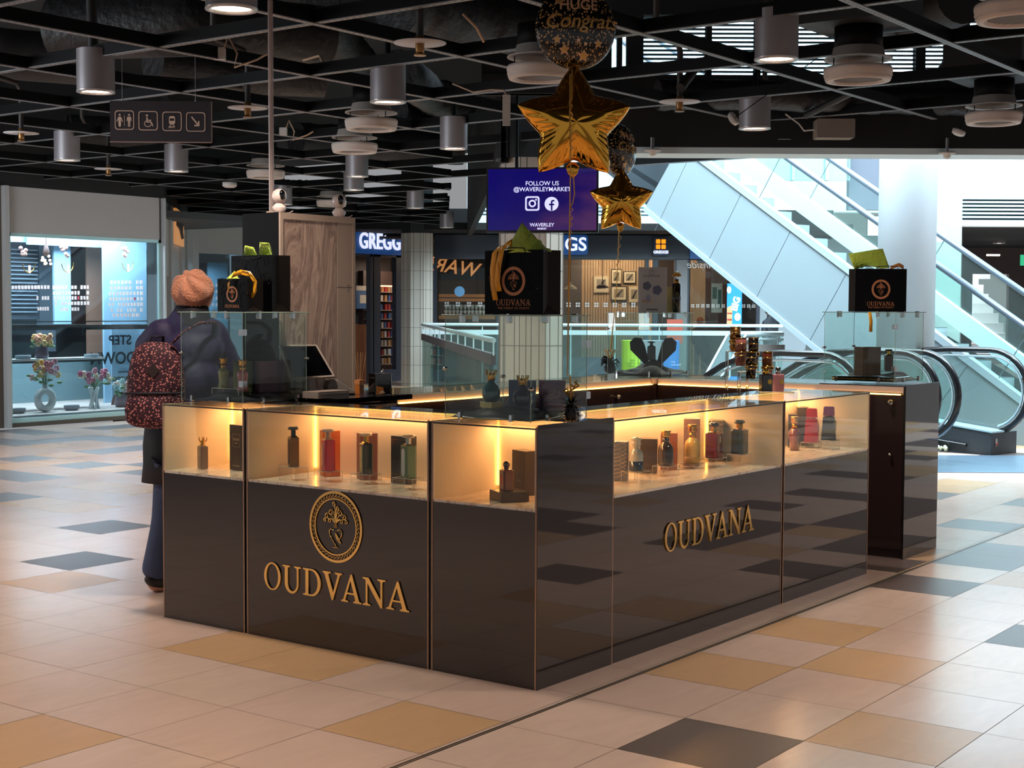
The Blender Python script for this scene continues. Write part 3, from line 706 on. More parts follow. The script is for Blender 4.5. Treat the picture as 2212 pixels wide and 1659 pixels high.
def roundbottle(P, w, h, body, cap, label, rz=0, capkind='cap', prof=None, band=None, fill=None):
    t = thing('perfume_bottle', label, 'perfume bottle', P, rz)
    pr = prof or [(.36, 0), (.48, .015), (.5, .05), (.5, .45), (.44, .56), (.26, .64), (.2, .68)]
    b = MB(); b.lathe([(r * w, z * h) for r, z in pr], 24); b.build('flask', body, t)
    b = MB(); b.lathe([(.22 * w, .66 * h), (.22 * w, .80 * h)], 20); b.build('neck', band or cap, t)
    b = MB()
    if capkind == 'cap': b.lathe([(.24 * w, .80 * h), (.30 * w, .84 * h), (.27 * w, .93 * h), (.33 * w, .97 * h), (.3 * w, h)], 20)
    elif capkind == 'glass': b.lathe([(.28 * w, .72 * h), (.33 * w, .82 * h), (.30 * w, .88 * h), (.38 * w, .94 * h), (.30 * w, .98 * h), (.05 * w, h)], 12, smooth=False)
    elif capkind == 'crown':
        b.lathe([(.17 * w, .70 * h), (.24 * w, .74 * h), (.22 * w, .80 * h), (.27 * w, .9 * h)], 20)
        for k in range(8):
            a = 2 * PI * k / 8; b.tube([(.25 * w * math.cos(a), .25 * w * math.sin(a), .84 * h), (.31 * w * math.cos(a), .31 * w * math.sin(a), .97 * h)], [.06 * w, .02 * w], 6); b.sphere((.31 * w * math.cos(a), .31 * w * math.sin(a), .985 * h), .035 * w, 8, 5)
    b.build('cap', cap, t)
    if fill:
        f, fm = fill; b = MB(); b.lathe([(min(r, .5) * w * 1.006, max(z * h, .001)) for r, z in pr if z <= f] + [(.503 * w, f * h)], 24); b.build('liquid_band', fm, t)
    return t
def tapered(P, w, h, body, cap, label, rz):
    t = thing('perfume_bottle', label, 'perfume bottle', P, rz)
    b = MB(); b.lathe([(w * .74, 0), (w * .56, h * .70)], 4, ang=PI / 4, smooth=False); b.build('flask', body, t)
    b = MB(); b.lathe([(w * .3, h * .70), (w * .3, h * .73)], 16); b.build('neck', GOLDT, t)
    b = MB(); b.lathe([(w * .56, h * .73), (w * .52, h * .97), (w * .44, h)], 4, ang=PI / 4, smooth=False); b.build('cap', cap, t)
    b = MB(); b.box((w * .1, -w * .5, h * .28), (w * .3, -w * .445, h * .58)); b.build('paper_label', PAPER, t)
SH = .757
L_ = -PI / 2          # faces the left (front) side
def px2(P, u0, u1): return (u1 - u0) * ppm(P)
# --- counter A
P = onz(438, 1012, SH + .001); squarebottle(P, .058, .165, bm_('smoke_rose_glass', (120, 92, 82)), GOLDT, 'short smoky bottle with a gold crown stopper, alone on the left counter shelf', L_ - .35, capkind='crown', lab=None, dd=.7)
P = Vector((.25, 1.945, SH + .001)); P = onz(513, 1020, SH + .001); P = Vector((max(P.x, .22), min(P.y, 2.05), SH + .001)); carton(Vector((.25, 2.045, SH + .001)), .115, .06, .232, mat('carton_brown', (66, 42, 32), .4), 'tall dark brown carton lettered DUBAI in the left end counter', L_ - .12, 'dubai')
# --- counter B
def onriser(u, v, w, h, label, dx=0):
    """bottle foot seen at pixel u,v on a riser of height h: returns the point on top of the riser"""
    q = onz(u, v, SH + .001 + h)
    if not .075 < q.x < .34: q = onx(u, v, min(max(q.x, .075), .34)); h = max(.012, q.z - SH - .001)
    stand(Vector((q.x, q.y, SH + .001)), w, .085, h, label, L_); return Vector((q.x, q.y, SH + .0015 + h))
q = onriser(634, 1008, .115, .062, 'acrylic riser under the dark and amber bottle')
squarebottle(q, .058, .205, bm_('amber_black_glass', (160, 100, 30)), bm_('cap_black_gloss', (28, 24, 22)), 'dark capped bottle with amber sides on the riser left of the light strip', L_ - .55, lab=(.62, .06, .94 * .7), labcol=mat('label_black', (26, 20, 16), .4), band=bm_('cap_black_gloss', (28, 24, 22)))
q = onriser(709, 1017, .105, .048, 'acrylic riser under the magenta bottle')
squarebottle(q, .066, .215, bm_('magenta_glass', (214, 20, 70)), bm_('clear_rose_cap', (222, 176, 160), .08), 'magenta perfume bottle with a clear disc cap', L_ - .5, lab=(.5, .05, .62), labcol=mat('label_rose', (226, 150, 140), .5), band=bm_('clear_rose_cap', (222, 176, 160), .08))
carton(Vector((.36, onx(713, 1020, .36).y, SH + .001)), .085, .085, .225, mat('carton_orange', (224, 110, 40), .45), 'orange carton standing behind the magenta bottle', L_ - .6, 'frame', mat('carton_orange_side', (236, 120, 44), .5))
q = onriser(791, 1023, .12, .045, 'acrylic riser under the black bottle with a beige label')
squarebottle(q, .064, .205, bm_('black_green_glass', (30, 32, 26)), bm_('clear_amber_cap', (220, 176, 140), .08), 'black perfume bottle with a long beige label and clear cap', L_ - .5, lab=(.52, .04, .64), labcol=mat('label_beige', (206, 178, 120), .5), band=GOLDT)
carton(Vector((.365, onx(793, 1020, .365).y, SH + .001)), .085, .085, .225, mat('carton_plum', (98, 62, 58), .4), 'plum carton behind the black bottle with the beige label', L_ - .6, None, mat('carton_plum_side', (128, 78, 72), .45))
q = onriser(882, 1032, .12, .05, 'acrylic riser under the green bottle')
squarebottle(q, .066, .212, bm_('sea_green_glass', (86, 118, 92)), bm_('clear_amber_cap'), 'sea green perfume bottle with a white oval label', L_ - .4, lab=(.5, .04, .64), labcol=mat('label_white', (206, 200, 206), .5), band=SILV)
carton(Vector((.35, onx(872, 1020, .35).y, SH + .001)), .115, .06, .225, mat('carton_black', (36, 32, 30), .4), 'black carton with a gold outline behind the green bottle', L_ - .1, 'frame')
# --- counter C
P = Vector((.17, onx(1100, 1070, .17).y, SH + .001)); TP = P.copy(); t = thing('display_tray', 'low black tray under the red numbered bottle', 'tray', P, L_ - .55); b = MB(); b.box((-.07, -.065, 0), (.07, .065, .042)); o = b.build('tray_block', mat('tray_black', (32, 28, 30), .3), t); bevel(o, .001, 1)
q = TP + Vector((-.005, .012, .0425)); t = squarebottle(q, .056, .128, bm_('red_black_glass', (96, 24, 34)), bm_('cap_grey_metal', (90, 80, 78), .2, .8), 'red and black bottle numbered 9 with a ball stopper', L_ - .5, capkind='ball', dd=.85)
text('red_numeral', '9', .06, mat('red_glow_print', (240, 40, 66), .3), t, (-.006, -.0245, .045), (PI / 2, 0, 0), .001, .01, sx=.5); text('red_numeral', '1', .05, mat('red_glow_print'), t, (.018, -.0245, .042), (PI / 2, 0, 0), .001, .01, sx=.5)
carton(Vector((.36, onx(1131, 1060, .36).y, SH + .001)), .10, .06, .2, mat('carton_charcoal', (40, 36, 40), .3), 'charcoal carton behind the red numbered bottle, at the corner', L_ - .35, 'mark')
# --- counter D (faces -y)
def rr(u, v, h, w, label):
    q = onz(u, v, SH + .001 + h)
    if not .09 < q.y < .30: q = ony(u, v, min(max(q.y, .09), .30)); h = max(.012, q.z - SH - .001)
    stand(Vector((q.x, q.y, SH + .001)), w, .09, h, label, 0); return Vector((q.x, q.y, SH + .0015 + h))
carton(onz(1340, 1037, SH + .001) * 1.0, .085, .07, .19, mat('carton_slate_blue', (92, 104, 128), .4), 'slate blue carton with rose gold lines beside the corner column', .45, 'leaves')
q = rr(1374, 1018, .05, .12, 'acrylic riser under the ribbed blue bottle')
roundbottle(q, .068, .165, bm_('clear_silver_glass', (196, 190, 186), .06), bm_('clear_silver_cap', (216, 206, 196), .06), 'ribbed clear bottle half full of deep blue with a domed stopper', 0, 'glass', fill=(.3, bm_('blue_liquid', (38, 58, 86))))
carton(Vector((ony(1401, 1020, .36).x, .36, SH + .001)), .085, .085, .175, mat('carton_dark_bronze', (58, 48, 42), .35), 'dark carton with a bronze lattice behind the blue bottle', .5, 'lattice')
q = rr(1438, 1006, .045, .11, 'acrylic riser under the black brown bottle')
roundbottle(q, .078, .178, bm_('black_brown_glass', (46, 28, 24)), GOLDT, 'rounded black brown bottle with a gold disc cap', 0, band=bm_('cap_black_gloss'))
carton(Vector((ony(1445, 1010, .37).x, .37, SH + .001)), .095, .085, .19, mat('carton_rust', (146, 78, 42), .4), 'rust orange carton with a copper diamond', .5, 'diamond')
q = rr(1495, 1001, .02, .11, 'low acrylic riser under the honey yellow bottle')
roundbottle(q, .082, .205, bm_('honey_glass', (222, 182, 104), .08), GOLDT, 'honey yellow bottle with a gold faceted stopper', 0, fill=(.18, bm_('honey_liquid', (214, 170, 88))))
carton(Vector((ony(1494, 1005, .375).x, .375, SH + .001)), .11, .085, .25, mat('carton_mauve', (126, 98, 92), .4), 'tall mauve grey carton behind the honey yellow bottle', .5, None)
q = rr(1542, 989, .045, .12, 'acrylic riser under the dark red bottle')
squarebottle(q, .088, .19, bm_('ruby_glass', (120, 14, 26)), bm_('cap_black_wine', (52, 26, 34)), 'dark red octagonal bottle with a wide dark stopper', .1, lab=(.16, .42, .62), capkind='oval', band=GOLDT)
carton(Vector((ony(1547, 1000, .38).x, .38, SH + .001)), .115, .08, .225, mat('carton_silver_foil', (136, 128, 112), .25, .5, bump=.6, bscale=40), 'crinkled silver foil carton behind the dark red bottle', .45, None)
q = rr(1597, 980, .055, .12, 'acrylic riser under the dark green bottle')
squarebottle(q, .09, .185, bm_('dark_green_glass', (34, 48, 44)), bm_('cap_green_black', (34, 42, 40)), 'dark green octagonal bottle with a wide stopper, rightmost of the long counter', .1, lab=(.16, .42, .62), labcol=mat('label_copper', (190, 126, 70), .4), capkind='oval', band=GOLDT)
# --- counter E
P = ony(1716, 962, .30); P.z = SH + .001
t = roundbottle(P, .075, .20, bm_('garnet_glass', (96, 30, 32)), GOLDT, 'garnet bottle wrapped in gold branches with a gold bell stopper', 0, prof=[(.3, 0), (.4, .02), (.36, .3), (.5, .42), (.46, .56), (.2, .66)])
carton(Vector((ony(1711, 970, .41).x, .41, SH + .001)), .09, .05, .20, mat('carton_black'), 'black carton behind the garnet bottle', .45, 'frame')
carton(Vector((ony(1733, 970, .405).x, .405, SH + .001)), .10, .07, .235, mat('carton_dark_olive', (58, 54, 46), .4), 'tall olive black carton with a bronze outline', .5, 'frame')
q = rr(1753, 955, .03, .11, 'acrylic riser under the tapered red bottle'); tapered(q, .085, .205, bm_('crimson_glass', (140, 18, 30)), bm_('cap_crimson', (150, 26, 38)), 'tapered red bottle with a dark red block cap', .4)
q = rr(1790, 950, .055, .11, 'acrylic riser under the tapered purple bottle'); tapered(q, .085, .20, bm_('ink_glass', (36, 30, 36)), bm_('cap_purple', (112, 52, 112)), 'tapered black bottle with a purple block cap', .4)

# ------------------------------------------------------------------ glass cubes on the corners
PANE = glass('cube_glass', (247, 252, 250), 1.0)
PANEE = mat('cube_glass_edge', (150, 176, 166), .15)
def cube(label, x0, y0, w, d, h=.455, z=1.1015, overhang=.012):
    t = thing('glass_showcase', label, 'glass cube', (x0, y0, z), 0); e = .005
    for a, b_ in (((0, 0), (w, e)), ((0, d - e), (w, d)), ((0, e), (e, d - e)), ((w - e, e), (w, d - e))):
        m = MB(); m.box((a[0], a[1], 0), (b_[0], b_[1], h)); m.build('glass_pane', PANE, t)
    m = MB(); m.box((-overhang, -overhang, h), (w + overhang, d + overhang, h + .006)); m.build('top_pane', PANE, t)
    m = MB()
    for x in (0, w):
        for y in (0, d): m.cyl((x, y, 0), (x, y, h), .0018, 6)
    for (x, y), (x2, y2) in (((-overhang, -overhang), (w + overhang, -overhang)), ((-overhang, -overhang), (-overhang, d + overhang)), ((w + overhang, -overhang), (w + overhang, d + overhang))): m.cyl((x, y, h + .003), (x2, y2, h + .003), .0028, 6)
    m.build('polished_edges', PANEE, t)
    for (x, y, nx, ny) in ((0, d * .25, -1, 0), (0, d * .8, -1, 0), (w * .25, 0, 0, -1), (w * .78, 0, 0, -1), (w, d * .5, 1, 0), (w * .5, d, 0, 1)):
        m = MB(); M_ = Matrix.Translation((x, y, h)) @ Matrix.Rotation(math.atan2(ny, nx), 4, 'Z')
        m.rbox((-.014, -.008, -.030), (.010, .008, .010), .004, 0, 0); m.v = [tuple(M_ @ Vector(v)) for v in m.v]; m.build('clip', CHROME, t)
    for (x, y, nx, ny) in ((0, d * .22, -1, 0), (0, d * .82, -1, 0), (w * .3, 0, 0, -1), (w * .85, 0, 0, -1)):
        m = MB(); M_ = Matrix.Translation((x, y, 0)) @ Matrix.Rotation(math.atan2(ny, nx), 4, 'Z')
        m.rbox((-.008, -.007, .0), (.008, .007, .030), .004, 0, 0); m.v = [tuple(M_ @ Vector(v)) for v in m.v]; m.build('foot_clip', CHROME, t)
    return t
def hinge(t, x, y, z, s=.016, both=True):
    m = MB(); m.rbox((x - .002, y - .006, z - s), (x + s * 1.5, y + .0, z + s), .004, 0, 1); m.rbox((x - .006, y - .002, z - s), (x, y + s * 1.5, z + s), .004, 0, 0)
    m.cyl((x - .004, y - .004, z - s), (x - .004, y - .004, z + s), .004, 8); m.build('hinge', CHROME, t)
def lock(t, x, y, z):
    m = MB(); m.sphere((x, y, z), .011, 12, 8, sc=(1.3, 1.3, .8)); m.build('corner_clip', CHROME, t)
q1 = cube('glass cube on the left counter holding yellow green and pink bottles, two bags on top', .20, 1.975, .45, .465, .458); hinge(q1, 0, 0, .36); hinge(q1, 0, 0, .10); lock(q1, 0, .465, .25); lock(q1, .45, 0, .22)
q2 = cube('glass cube on the near corner holding teal and navy crown bottles, one bag on top', .145, .14, .425, .47); hinge(q2, .425, 0, .33); hinge(q2, .425, 0, .1); lock(q2, 0, .47, .22); lock(q2, 0, 0, .145); lock(q2, .425, .47, .17)
q3 = cube('glass cube on the far corner holding the open black velvet case', 4.26, 1.955, .43, .47); lock(q3, 0, .47, .34)
q4 = cube('glass cube on the end cabinet by the escalator holding a brown ribbed box', 4.10, .125, .475, .49, z=1.121, h=.45); hinge(q4, 0, 0, .36); hinge(q4, 0, 0, .09); lock(q4, 0, .49, .22); lock(q4, .475, 0, .21); lock(q4, .475, .49, .22)
# cloths
def cloth(name, label, x0, y0, w, d, h, m, z=1.1035, seed=1, n=26):
    r = random.Random(seed); ph = [r.random() * 6 for _ in range(8)]
    b = MB(); vs = []; fs = []
    for i in range(n + 1):
        for j in range(n + 1):
            u, v = i / n, j / n; e = min(u, 1 - u, v, 1 - v) * 6; e = min(1, e)
            f = .55 + .25 * math.sin(5 * u + ph[0] + 3 * v) + .2 * math.sin(9 * v - 4 * u + ph[1]) + .1 * math.sin(17 * u + ph[2]) * math.sin(13 * v + ph[3])
            vs.append((x0 + u * w, y0 + v * d, z + .002 + h * max(.02, f) * e))
    for i in range(n):
        for j in range(n): a = i * (n + 1) + j; fs.append((a, a + n + 1, a + n + 2, a + 1))
    b.add(vs, fs, 0, True); o = b.build(name, m, None); sm = o.modifiers.new('thickness', 'SOLIDIFY'); sm.thickness = .0015; sm.offset = 1
    return tag(o, label, 'cloth')
VEL = mat('black_velvet', (24, 23, 27), .8, sheen=.5, bump=.3, bscale=30); SAT = mat('black_satin', (34, 34, 42), .35)
cloth('draped_cloth', 'black cloth bunched in the left glass cube', 0.215, 1.99, .42, .43, .055, SAT, seed=3)
cloth('draped_cloth', 'black satin cloth draped in the near corner glass cube', .16, .155, .395, .44, .05, SAT, seed=5)
cloth('draped_cloth', 'black velvet cloth heaped in the far corner glass cube', 4.275, 1.97, .4, .44, .09, VEL, seed=8)
cloth('draped_cloth', 'black cloth at the back of the end cabinet glass cube', 4.23, .14, .33, .46, .05, VEL, z=1.122, seed=9)
# goods in cube 1 (depth about 7.6 m)
def bodyat(u, v, D, z=None): q = at(u, v, D); return Vector((q.x, q.y, z if z else q.z))
VAS = [(.40, 0), (.46, .02), (.36, .22), (.40, .42), (.44, .52), (.42, .58), (.36, .62), (.24, .66), (.22, .68)]
stand(onz(499, 852, 1.135) * 1, .2, .08, .032, 'clear riser under the yellow green bottle in the left cube', L_)
roundbottle(bodyat(483, 840, 7.62), .066, .162, bm_('olive_cream_glass', (176, 168, 110)), GOLDT, 'yellow green waisted bottle with a gold cap in the left glass cube', L_, prof=VAS)
roundbottle(bodyat(524, 846, 7.55), .070, .165, bm_('dusty_pink_glass', (206, 124, 134)), GOLDT, 'dusty pink waisted bottle with a gold cap in the left glass cube', L_, prof=VAS)
P = bodyat(525, 860, 7.78, 1.112); carton(P, .10, .05, .19, mat('carton_olive', (112, 120, 76), .5), 'olive green carton behind the pink bottle in the left cube', L_)
P = bodyat(582, 858, 7.82, 1.112); carton(P, .15, .05, .19, mat('carton_lilac', (150, 110, 128), .5), 'lilac carton with a coral edge in the left cube', -.2, None, mat('carton_coral', (226, 136, 116), .5))
# goods in cube 2 (about 6.4 m)
P = bodyat(1061, 880, 6.50); t = thing('gold_plinth', 'small gold block under the teal bottle', 'plinth', P, L_ - .3); b = MB(); b.box((-.045, -.03, -.0), (.045, .03, .026)); b.build('block', mat('brass_block', (176, 148, 96), .35, .6), t)
CR = [(.30, 0), (.44, .03), (.5, .15), (.5, .34), (.40, .50), (.2, .60), (.17, .68)]
roundbottle(P + Vector((0, 0, .0265)), .080, .142, bm_('teal_glass', (26, 84, 92)), GOLDT, 'teal round shouldered bottle with a gold crown in the corner cube', L_, 'crown', prof=CR)
P2 = bodyat(1129, 876, 6.50); roundbottle(P2, .086, .135, bm_('navy_glass', (28, 30, 60)), GOLDT, 'navy bottle with a gold crown in the corner cube', L_, 'crown', prof=CR)
carton(bodyat(1128, 880, 6.62), .12, .05, .125, mat('carton_navy', (20, 44, 84), .4), 'navy blue carton behind the navy bottle', L_)
carton(bodyat(1192, 890, 6.50), .105, .06, .142, mat('carton_violet', (74, 44, 78), .45), 'violet carton with gold script in the corner cube', -.6, 'arabic', mat('carton_violet_side', (110, 78, 92), .5))
# goods in cube 3
P = bodyat(1411, 785, 10.95); t = thing('velvet_case', 'open heart shaped black velvet case in the far corner cube', 'case', P, CAMZ)
for s in (-1, 1):
    b = MB(); pts = [(s * .02, -.03), (s * .06, -.01), (s * .17, .10), (s * .175, .16), (s * .14, .195), (s * .09, .19), (s * .065, .14)]
    if s < 0: pts = pts[::-1]
    b.prism(pts, .0, .035, 1); b.build('lid_half', mat('velvet_case_black', (30, 30, 36), .6), t)
b = MB(); b.prism([(-.09, -.03), (.09, -.03), (.0, .045)], -.04, .0, 1); b.build('wedge_base', mat('wedge_bronze', (66, 56, 50), .4), t)
squarebottle(bodyat(1407, 778, 10.9), .06, .15, bm_('black_amber_glass', (40, 36, 36)), bm_('cap_black_gloss'), 'small black bottle in the heart shaped case', CAMZ, capkind='disc')
# goods in cube 4
t = thing('lacquer_tray', 'flat black and gold lacquer tray in the end cabinet cube', 'tray', (4.28, .36, 1.1235), 0); b = MB(); b.rbox((-.15, -.22, 0), (.15, .22, .03), .03); o = b.build('tray_body', bm_('lacquer_black', (20, 16, 14)), t); bevel(o, .006); b = MB(); b.rbox((-.154, -.224, .012), (.154, .224, .017), .03); b.build('gold_band', GOLDT, t)
P = bodyat(1873, 822, 9.62, 1.156); carton(P, .14, .10, .19, mat('carton_cocoa', (82, 60, 50), .4), 'brown ribbed carton on the lacquer tray by the escalator', CAMZ + .35, 'bars')
P = bodyat(1919, 812, 9.75, 1.18); squarebottle(P, .054, .155, bm_('cocoa_glass', (112, 74, 66)), mat('cap_cocoa', (70, 54, 48), .4), 'brown bottle with a faceted cap beside the ribbed carton', CAMZ, capkind='disc', band=GOLDT)
stand(Vector((P.x, P.y, 1.1235)), .16, .09, .055, 'clear riser under the brown bottle in the end cube', CAMZ)
# ------------------------------------------------------------------ things standing on the right hand counters
def tier(P, w, d, h, label, rz):
    t = thing('acrylic_riser', label, 'display stand', P, rz); e = .004; b = MB()
    b.box((-w / 2, -d / 2, h - e), (w / 2, d / 2, h)); b.box((-w / 2, -d / 2, 0), (-w / 2 + e, d / 2, h)); b.box((w / 2 - e, -d / 2, 0), (w / 2, d / 2, h)); b.build('riser_body', ACR, t)
    b = MB(); r = .0022
    for x in (-w / 2, w / 2):
        for y in (-d / 2, d / 2): b.cyl((x, y, 0), (x, y, h), r, 5)
        b.cyl((x, -d / 2, h), (x, d / 2, h), r, 5)
    for y in (-d / 2, d / 2): b.cyl((-w / 2, y, h), (w / 2, y, h), r, 5)
    b.build('riser_edges', mat('acrylic_edge'), t)
T1 = onz(1585, 850, 1.1015)
A = Vector((2.50, .46, 1.1015)); B_ = Vector((2.58, .33, 1.1015)); D_ = Vector((2.62, .20, 1.1015))
tier(at(1592, 842, 9.05) * 1, .13, .10, .24, 'tall clear riser carrying the gold studded bottle', CAMZ)
tier(at(1628, 846, 8.85) * 1, .18, .10, .12, 'middle clear riser carrying the dark banded bottles', CAMZ)
tier(at(1674, 852, 8.65) * 1, .20, .12, .018, 'flat clear riser carrying the square black and pink bottles', CAMZ)
def banded(u, v0, v1, wpx, D, m, label, gold=True, studs=False):
    P = at(u, v1, D); k = D / FP; h = (v1 - v0) * k; w = wpx * k
    t = thing('perfume_bottle', label, 'perfume bottle', P, CAMZ)
    b = MB(); b.lathe([(w * .36, 0), (w * .46, h * .05), (w * .5, h * .45), (w * .46, h * .5)], 20); b.build('flask', m, t)
    b = MB(); b.lathe([(w * .49, h * .5), (w * .49, h)], 20); b.build('cap', m, t)
    b = MB(); b.lathe([(w * .52, h * .76), (w * .52, h * .80)], 20); b.lathe([(w * .51, h * .97), (w * .51, h)], 20)
    b.tube([(w * .56 * math.cos(a), -abs(w * .56 * math.sin(a)) - .001, h * (.42 + .07 * math.sin(a * 1.0))) for a in [PI * q / 10 for q in range(11)]], w * .07, 6)
    b.tube([(w * .56 * math.cos(a), -abs(w * .56 * math.sin(a)) - .001, h * (.42 - .06 * math.sin(a * 1.0))) for a in [PI * q / 10 for q in range(11)]], w * .07, 6)
    b.build('gold_clasp', GOLDT, t)
    if studs:
        b = MB(); r = random.Random(2)
        for q in range(90): a = r.random() * 2 * PI; b.sphere((w * .5 * math.cos(a), w * .5 * math.sin(a), h * (.02 + .62 * r.random())), w * .055, 6, 4)
        b.build('gold_studs', GOLDT, t)
banded(1588, 706, 760, 23, 9.02, bm_('bronze_gold', (150, 104, 50), .25, .8), 'gold capped bottle covered in gold studs, highest on the clear risers', studs=True)
banded(1600, 729, 790, 25, 8.98, bm_('rose_brown_glass', (150, 88, 80)), 'rose brown bottle with gold bands below the studded one')
banded(1627, 729, 790, 23, 9.05, bm_('near_black_glass', (30, 26, 24)), 'black bottle with a thin gold band, behind the front banded ones')
banded(1622, 759, 818, 23, 8.80, bm_('near_black_glass', (30, 26, 24)), 'black bottle with a broad gold clasp in front')
banded(1657, 759, 820, 23, 8.86, bm_('chestnut_glass', (96, 44, 28)), 'chestnut brown bottle with a gold clasp, rightmost of the banded ones')
def squat(u, v, wpx, D, m, cap, label):
    P = at(u, v, D); k = D / FP; w = wpx * k; h = 54 * k; t = thing('perfume_bottle', label, 'perfume bottle', P, CAMZ + .35)
    b = MB(); b.rbox((-w / 2, -w * .32, 0), (w / 2, w * .32, h * .72), w * .14); o = b.build('flask', m, t); bevel(o, w * .08, 3)
    b = MB(); b.lathe([(w * .2, h * .72), (w * .24, h * .76), (w * .24, h)], 18); b.build('cap', cap, t)
    b = MB(); b.lathe([(w * .2, 0), (w * .2, .0015)], 20, M=Matrix.Translation((w * .18, -w * .32, h * .42)) @ Matrix.Rotation(PI / 2, 4, 'X'), smooth=False); b.build('round_badge', GOLDT, t)
squat(1654, 847, 27, 8.62, bm_('near_black_glass'), GOLDT, 'squat black square bottle with a gold cap in front of the risers')
squat(1680, 847, 25, 8.72, bm_('powder_pink_glass', (206, 132, 138), .3), SILV, 'squat powder pink square bottle with a silver cap')
# black coffret, diffuser, terminal, till
wt = thing('till_counter', 'black topped till counter against the grey tower', 'counter', (.60, 1.80, 0)); b = MB(); b.box((.09, .10, 0), (.58, .398, 1.07)); b.build('carcass', GLOSS2, wt)
b = MB(); b.box((.08, -.03, 1.085), (.67, .398, 1.112)); b.build('worktop', bm_('worktop_black', (16, 14, 14), .06), wt); b = MB(); b.box((0, 0, 1.05), (.575, .03, 1.066)); b.build('under_shelf', mat('shelf_pale', (190, 166, 146), .5), wt)
P = onz(821, 852, 1.1135); k = ppm(P)
t = thing('candle_box', 'glossy black box with an amber window on the till counter', 'box', P, -.25); b = MB(); b.rbox((-.055, -.04, 0), (.055, .04, .112), .012); b.build('box_body', bm_('coffret_black', (14, 10, 9)), t); b = MB(); b.rbox((-.057, -.042, .108), (.057, .042, .116), .012); b.build('lid', bm_('coffret_black'), t)
b = MB(); b.prism([(-.05, .003), (-.005, .003), (-.005, .04), (-.05, .05)], -.0415, -.040, 1); b.build('amber_window', mat('amber_foil', (206, 120, 40), .3, .3), t); b = MB(); b.prism([(-.03, .004), (-.015, .012), (.005, .008), (-.008, .024), (-.03, .018)], -.0425, -.0415, 1); b.build('bird_motif', mat('pale_foil', (246, 206, 170), .3, .3), t)
b = MB(); b.tube([(0, 0, .116), (.012, 0, .124), (.02, .0, .14)], .004, 6); b.build('lid_handle', SILV, t)
P = onz(776, 851, 1.1135); t = thing('reed_diffuser', 'orange reed diffuser with wooden sticks beside the tower', 'diffuser', P, 0)
b = MB(); b.rbox((-.020, -.020, 0), (.020, .020, .052), .005); b.build('bottle', bm_('diffuser_amber', (190, 110, 40)), t); b = MB(); b.rbox((-.021, -.021, .054), (.021, .021, .078), .004); b.build('collar', mat('collar_wood', (206, 136, 86), .5), t)
for i, (dx, dy) in enumerate(((.02, .01), (-.012, .012), (.03, -.012), (.0, -.02), (-.01, .0))): b = MB(); b.cyl((dx * .2, dy * .2, .03), (dx * 1.3, dy * 1.3, .23), .0014, 5); b.build('reed', mat('reed_wood', (186, 140, 100), .7), t)
t = thing('small_carton', 'small cream box at the end of the till counter', 'box', onz(857, 851, 1.1135) + Vector((-.02, .0, 0)), 0); b = MB(); b.box((-.028, -.02, 0), (.028, .02, .036)); b.build('box_body', mat('cream_card', (196, 176, 140), .5), t)
def slab4(c, th):
    c = [Vector(p) for p in c]; n = (c[1] - c[0]).cross(c[3] - c[0]).normalized() * th; b = MB(); b.add(c + [p - n for p in c], [(0, 1, 2, 3), (7, 6, 5, 4), (0, 4, 5, 1), (1, 5, 6, 2), (2, 6, 7, 3), (3, 7, 4, 0)]); return b
TAB = mat('tablet_white', (176, 160, 150), .4); SCR = mat('screen_black', (6, 6, 8), .05)
base = Vector((.86, 2.0, 1.1135)); t = thing('till_tablet', 'white till tablet with a dark screen leaning back on the till counter', 'tablet', base, 0)
cs = [at(604, 745, 7.85) - base, at(684, 744, 8.05) - base, at(724, 813, 7.95) - base, at(628, 819, 7.75) - base]
slab4([cs[3], cs[2], cs[1], cs[0]], .014).build('frame', TAB, t)
ins = lambda a, b_, f: a + (b_ - a) * f
cc = sum(cs, Vector()) / 4; nn = (cs[2] - cs[3]).cross(cs[0] - cs[3]).normalized() * .0012; scn = [ins(c, cc, .10) + nn for c in (cs[3], cs[2], cs[1], cs[0])]
slab4(scn, .0006).build('screen', SCR, t)
b = MB(); q = (cs[2] + cs[3]) / 2; b.tube([q + Vector((.03, .05, .02)), Vector((q.x + .02, q.y + .05, .0))], .03, 4); b.box((q.x - .06, q.y - .02, 0), (q.x + .08, q.y + .09, .012)); b.build('stand', TAB, t)
P = Vector((.93, 1.86, 1.1135)); P = onz(735, 851, 1.1135); P.y = max(P.y, 1.86); t = thing('card_terminal', 'pale card terminal with a small black screen beside the tablet', 'card reader', P, -.45)
b = MB(); b.prism([(-.075, 0), (.09, 0), (.10, .012), (.05, .03), (-.03, .085), (-.075, .075), (-.09, .04)], -.04, .04, 1); o = b.build('body', mat('terminal_grey', (150, 138, 130), .45), t); bevel(o, .006)
b = MB(); M_ = Matrix.Translation((.012, 0, .0575)) @ Matrix.Rotation(math.radians(34.5), 4, 'Y'); b.box((-.038, -.030, -.001), (.038, .030, .0015), 0, M_); b.build('screen', SCR, t)
t = thing('cash_drawer', 'low pale cash drawer under the tablet', 'drawer', (.62, 1.86, 1.1125), 0); b = MB(); b.rbox((0, 0, 0), (.24, .12, .035), .008); b.build('drawer_body', mat('drawer_pale', (150, 134, 124), .5), t); b = MB(); b.box((.01, -.004, .012), (.23, 0, .024)); b.build('front_panel', mat('drawer_front', (120, 108, 100), .5), t)

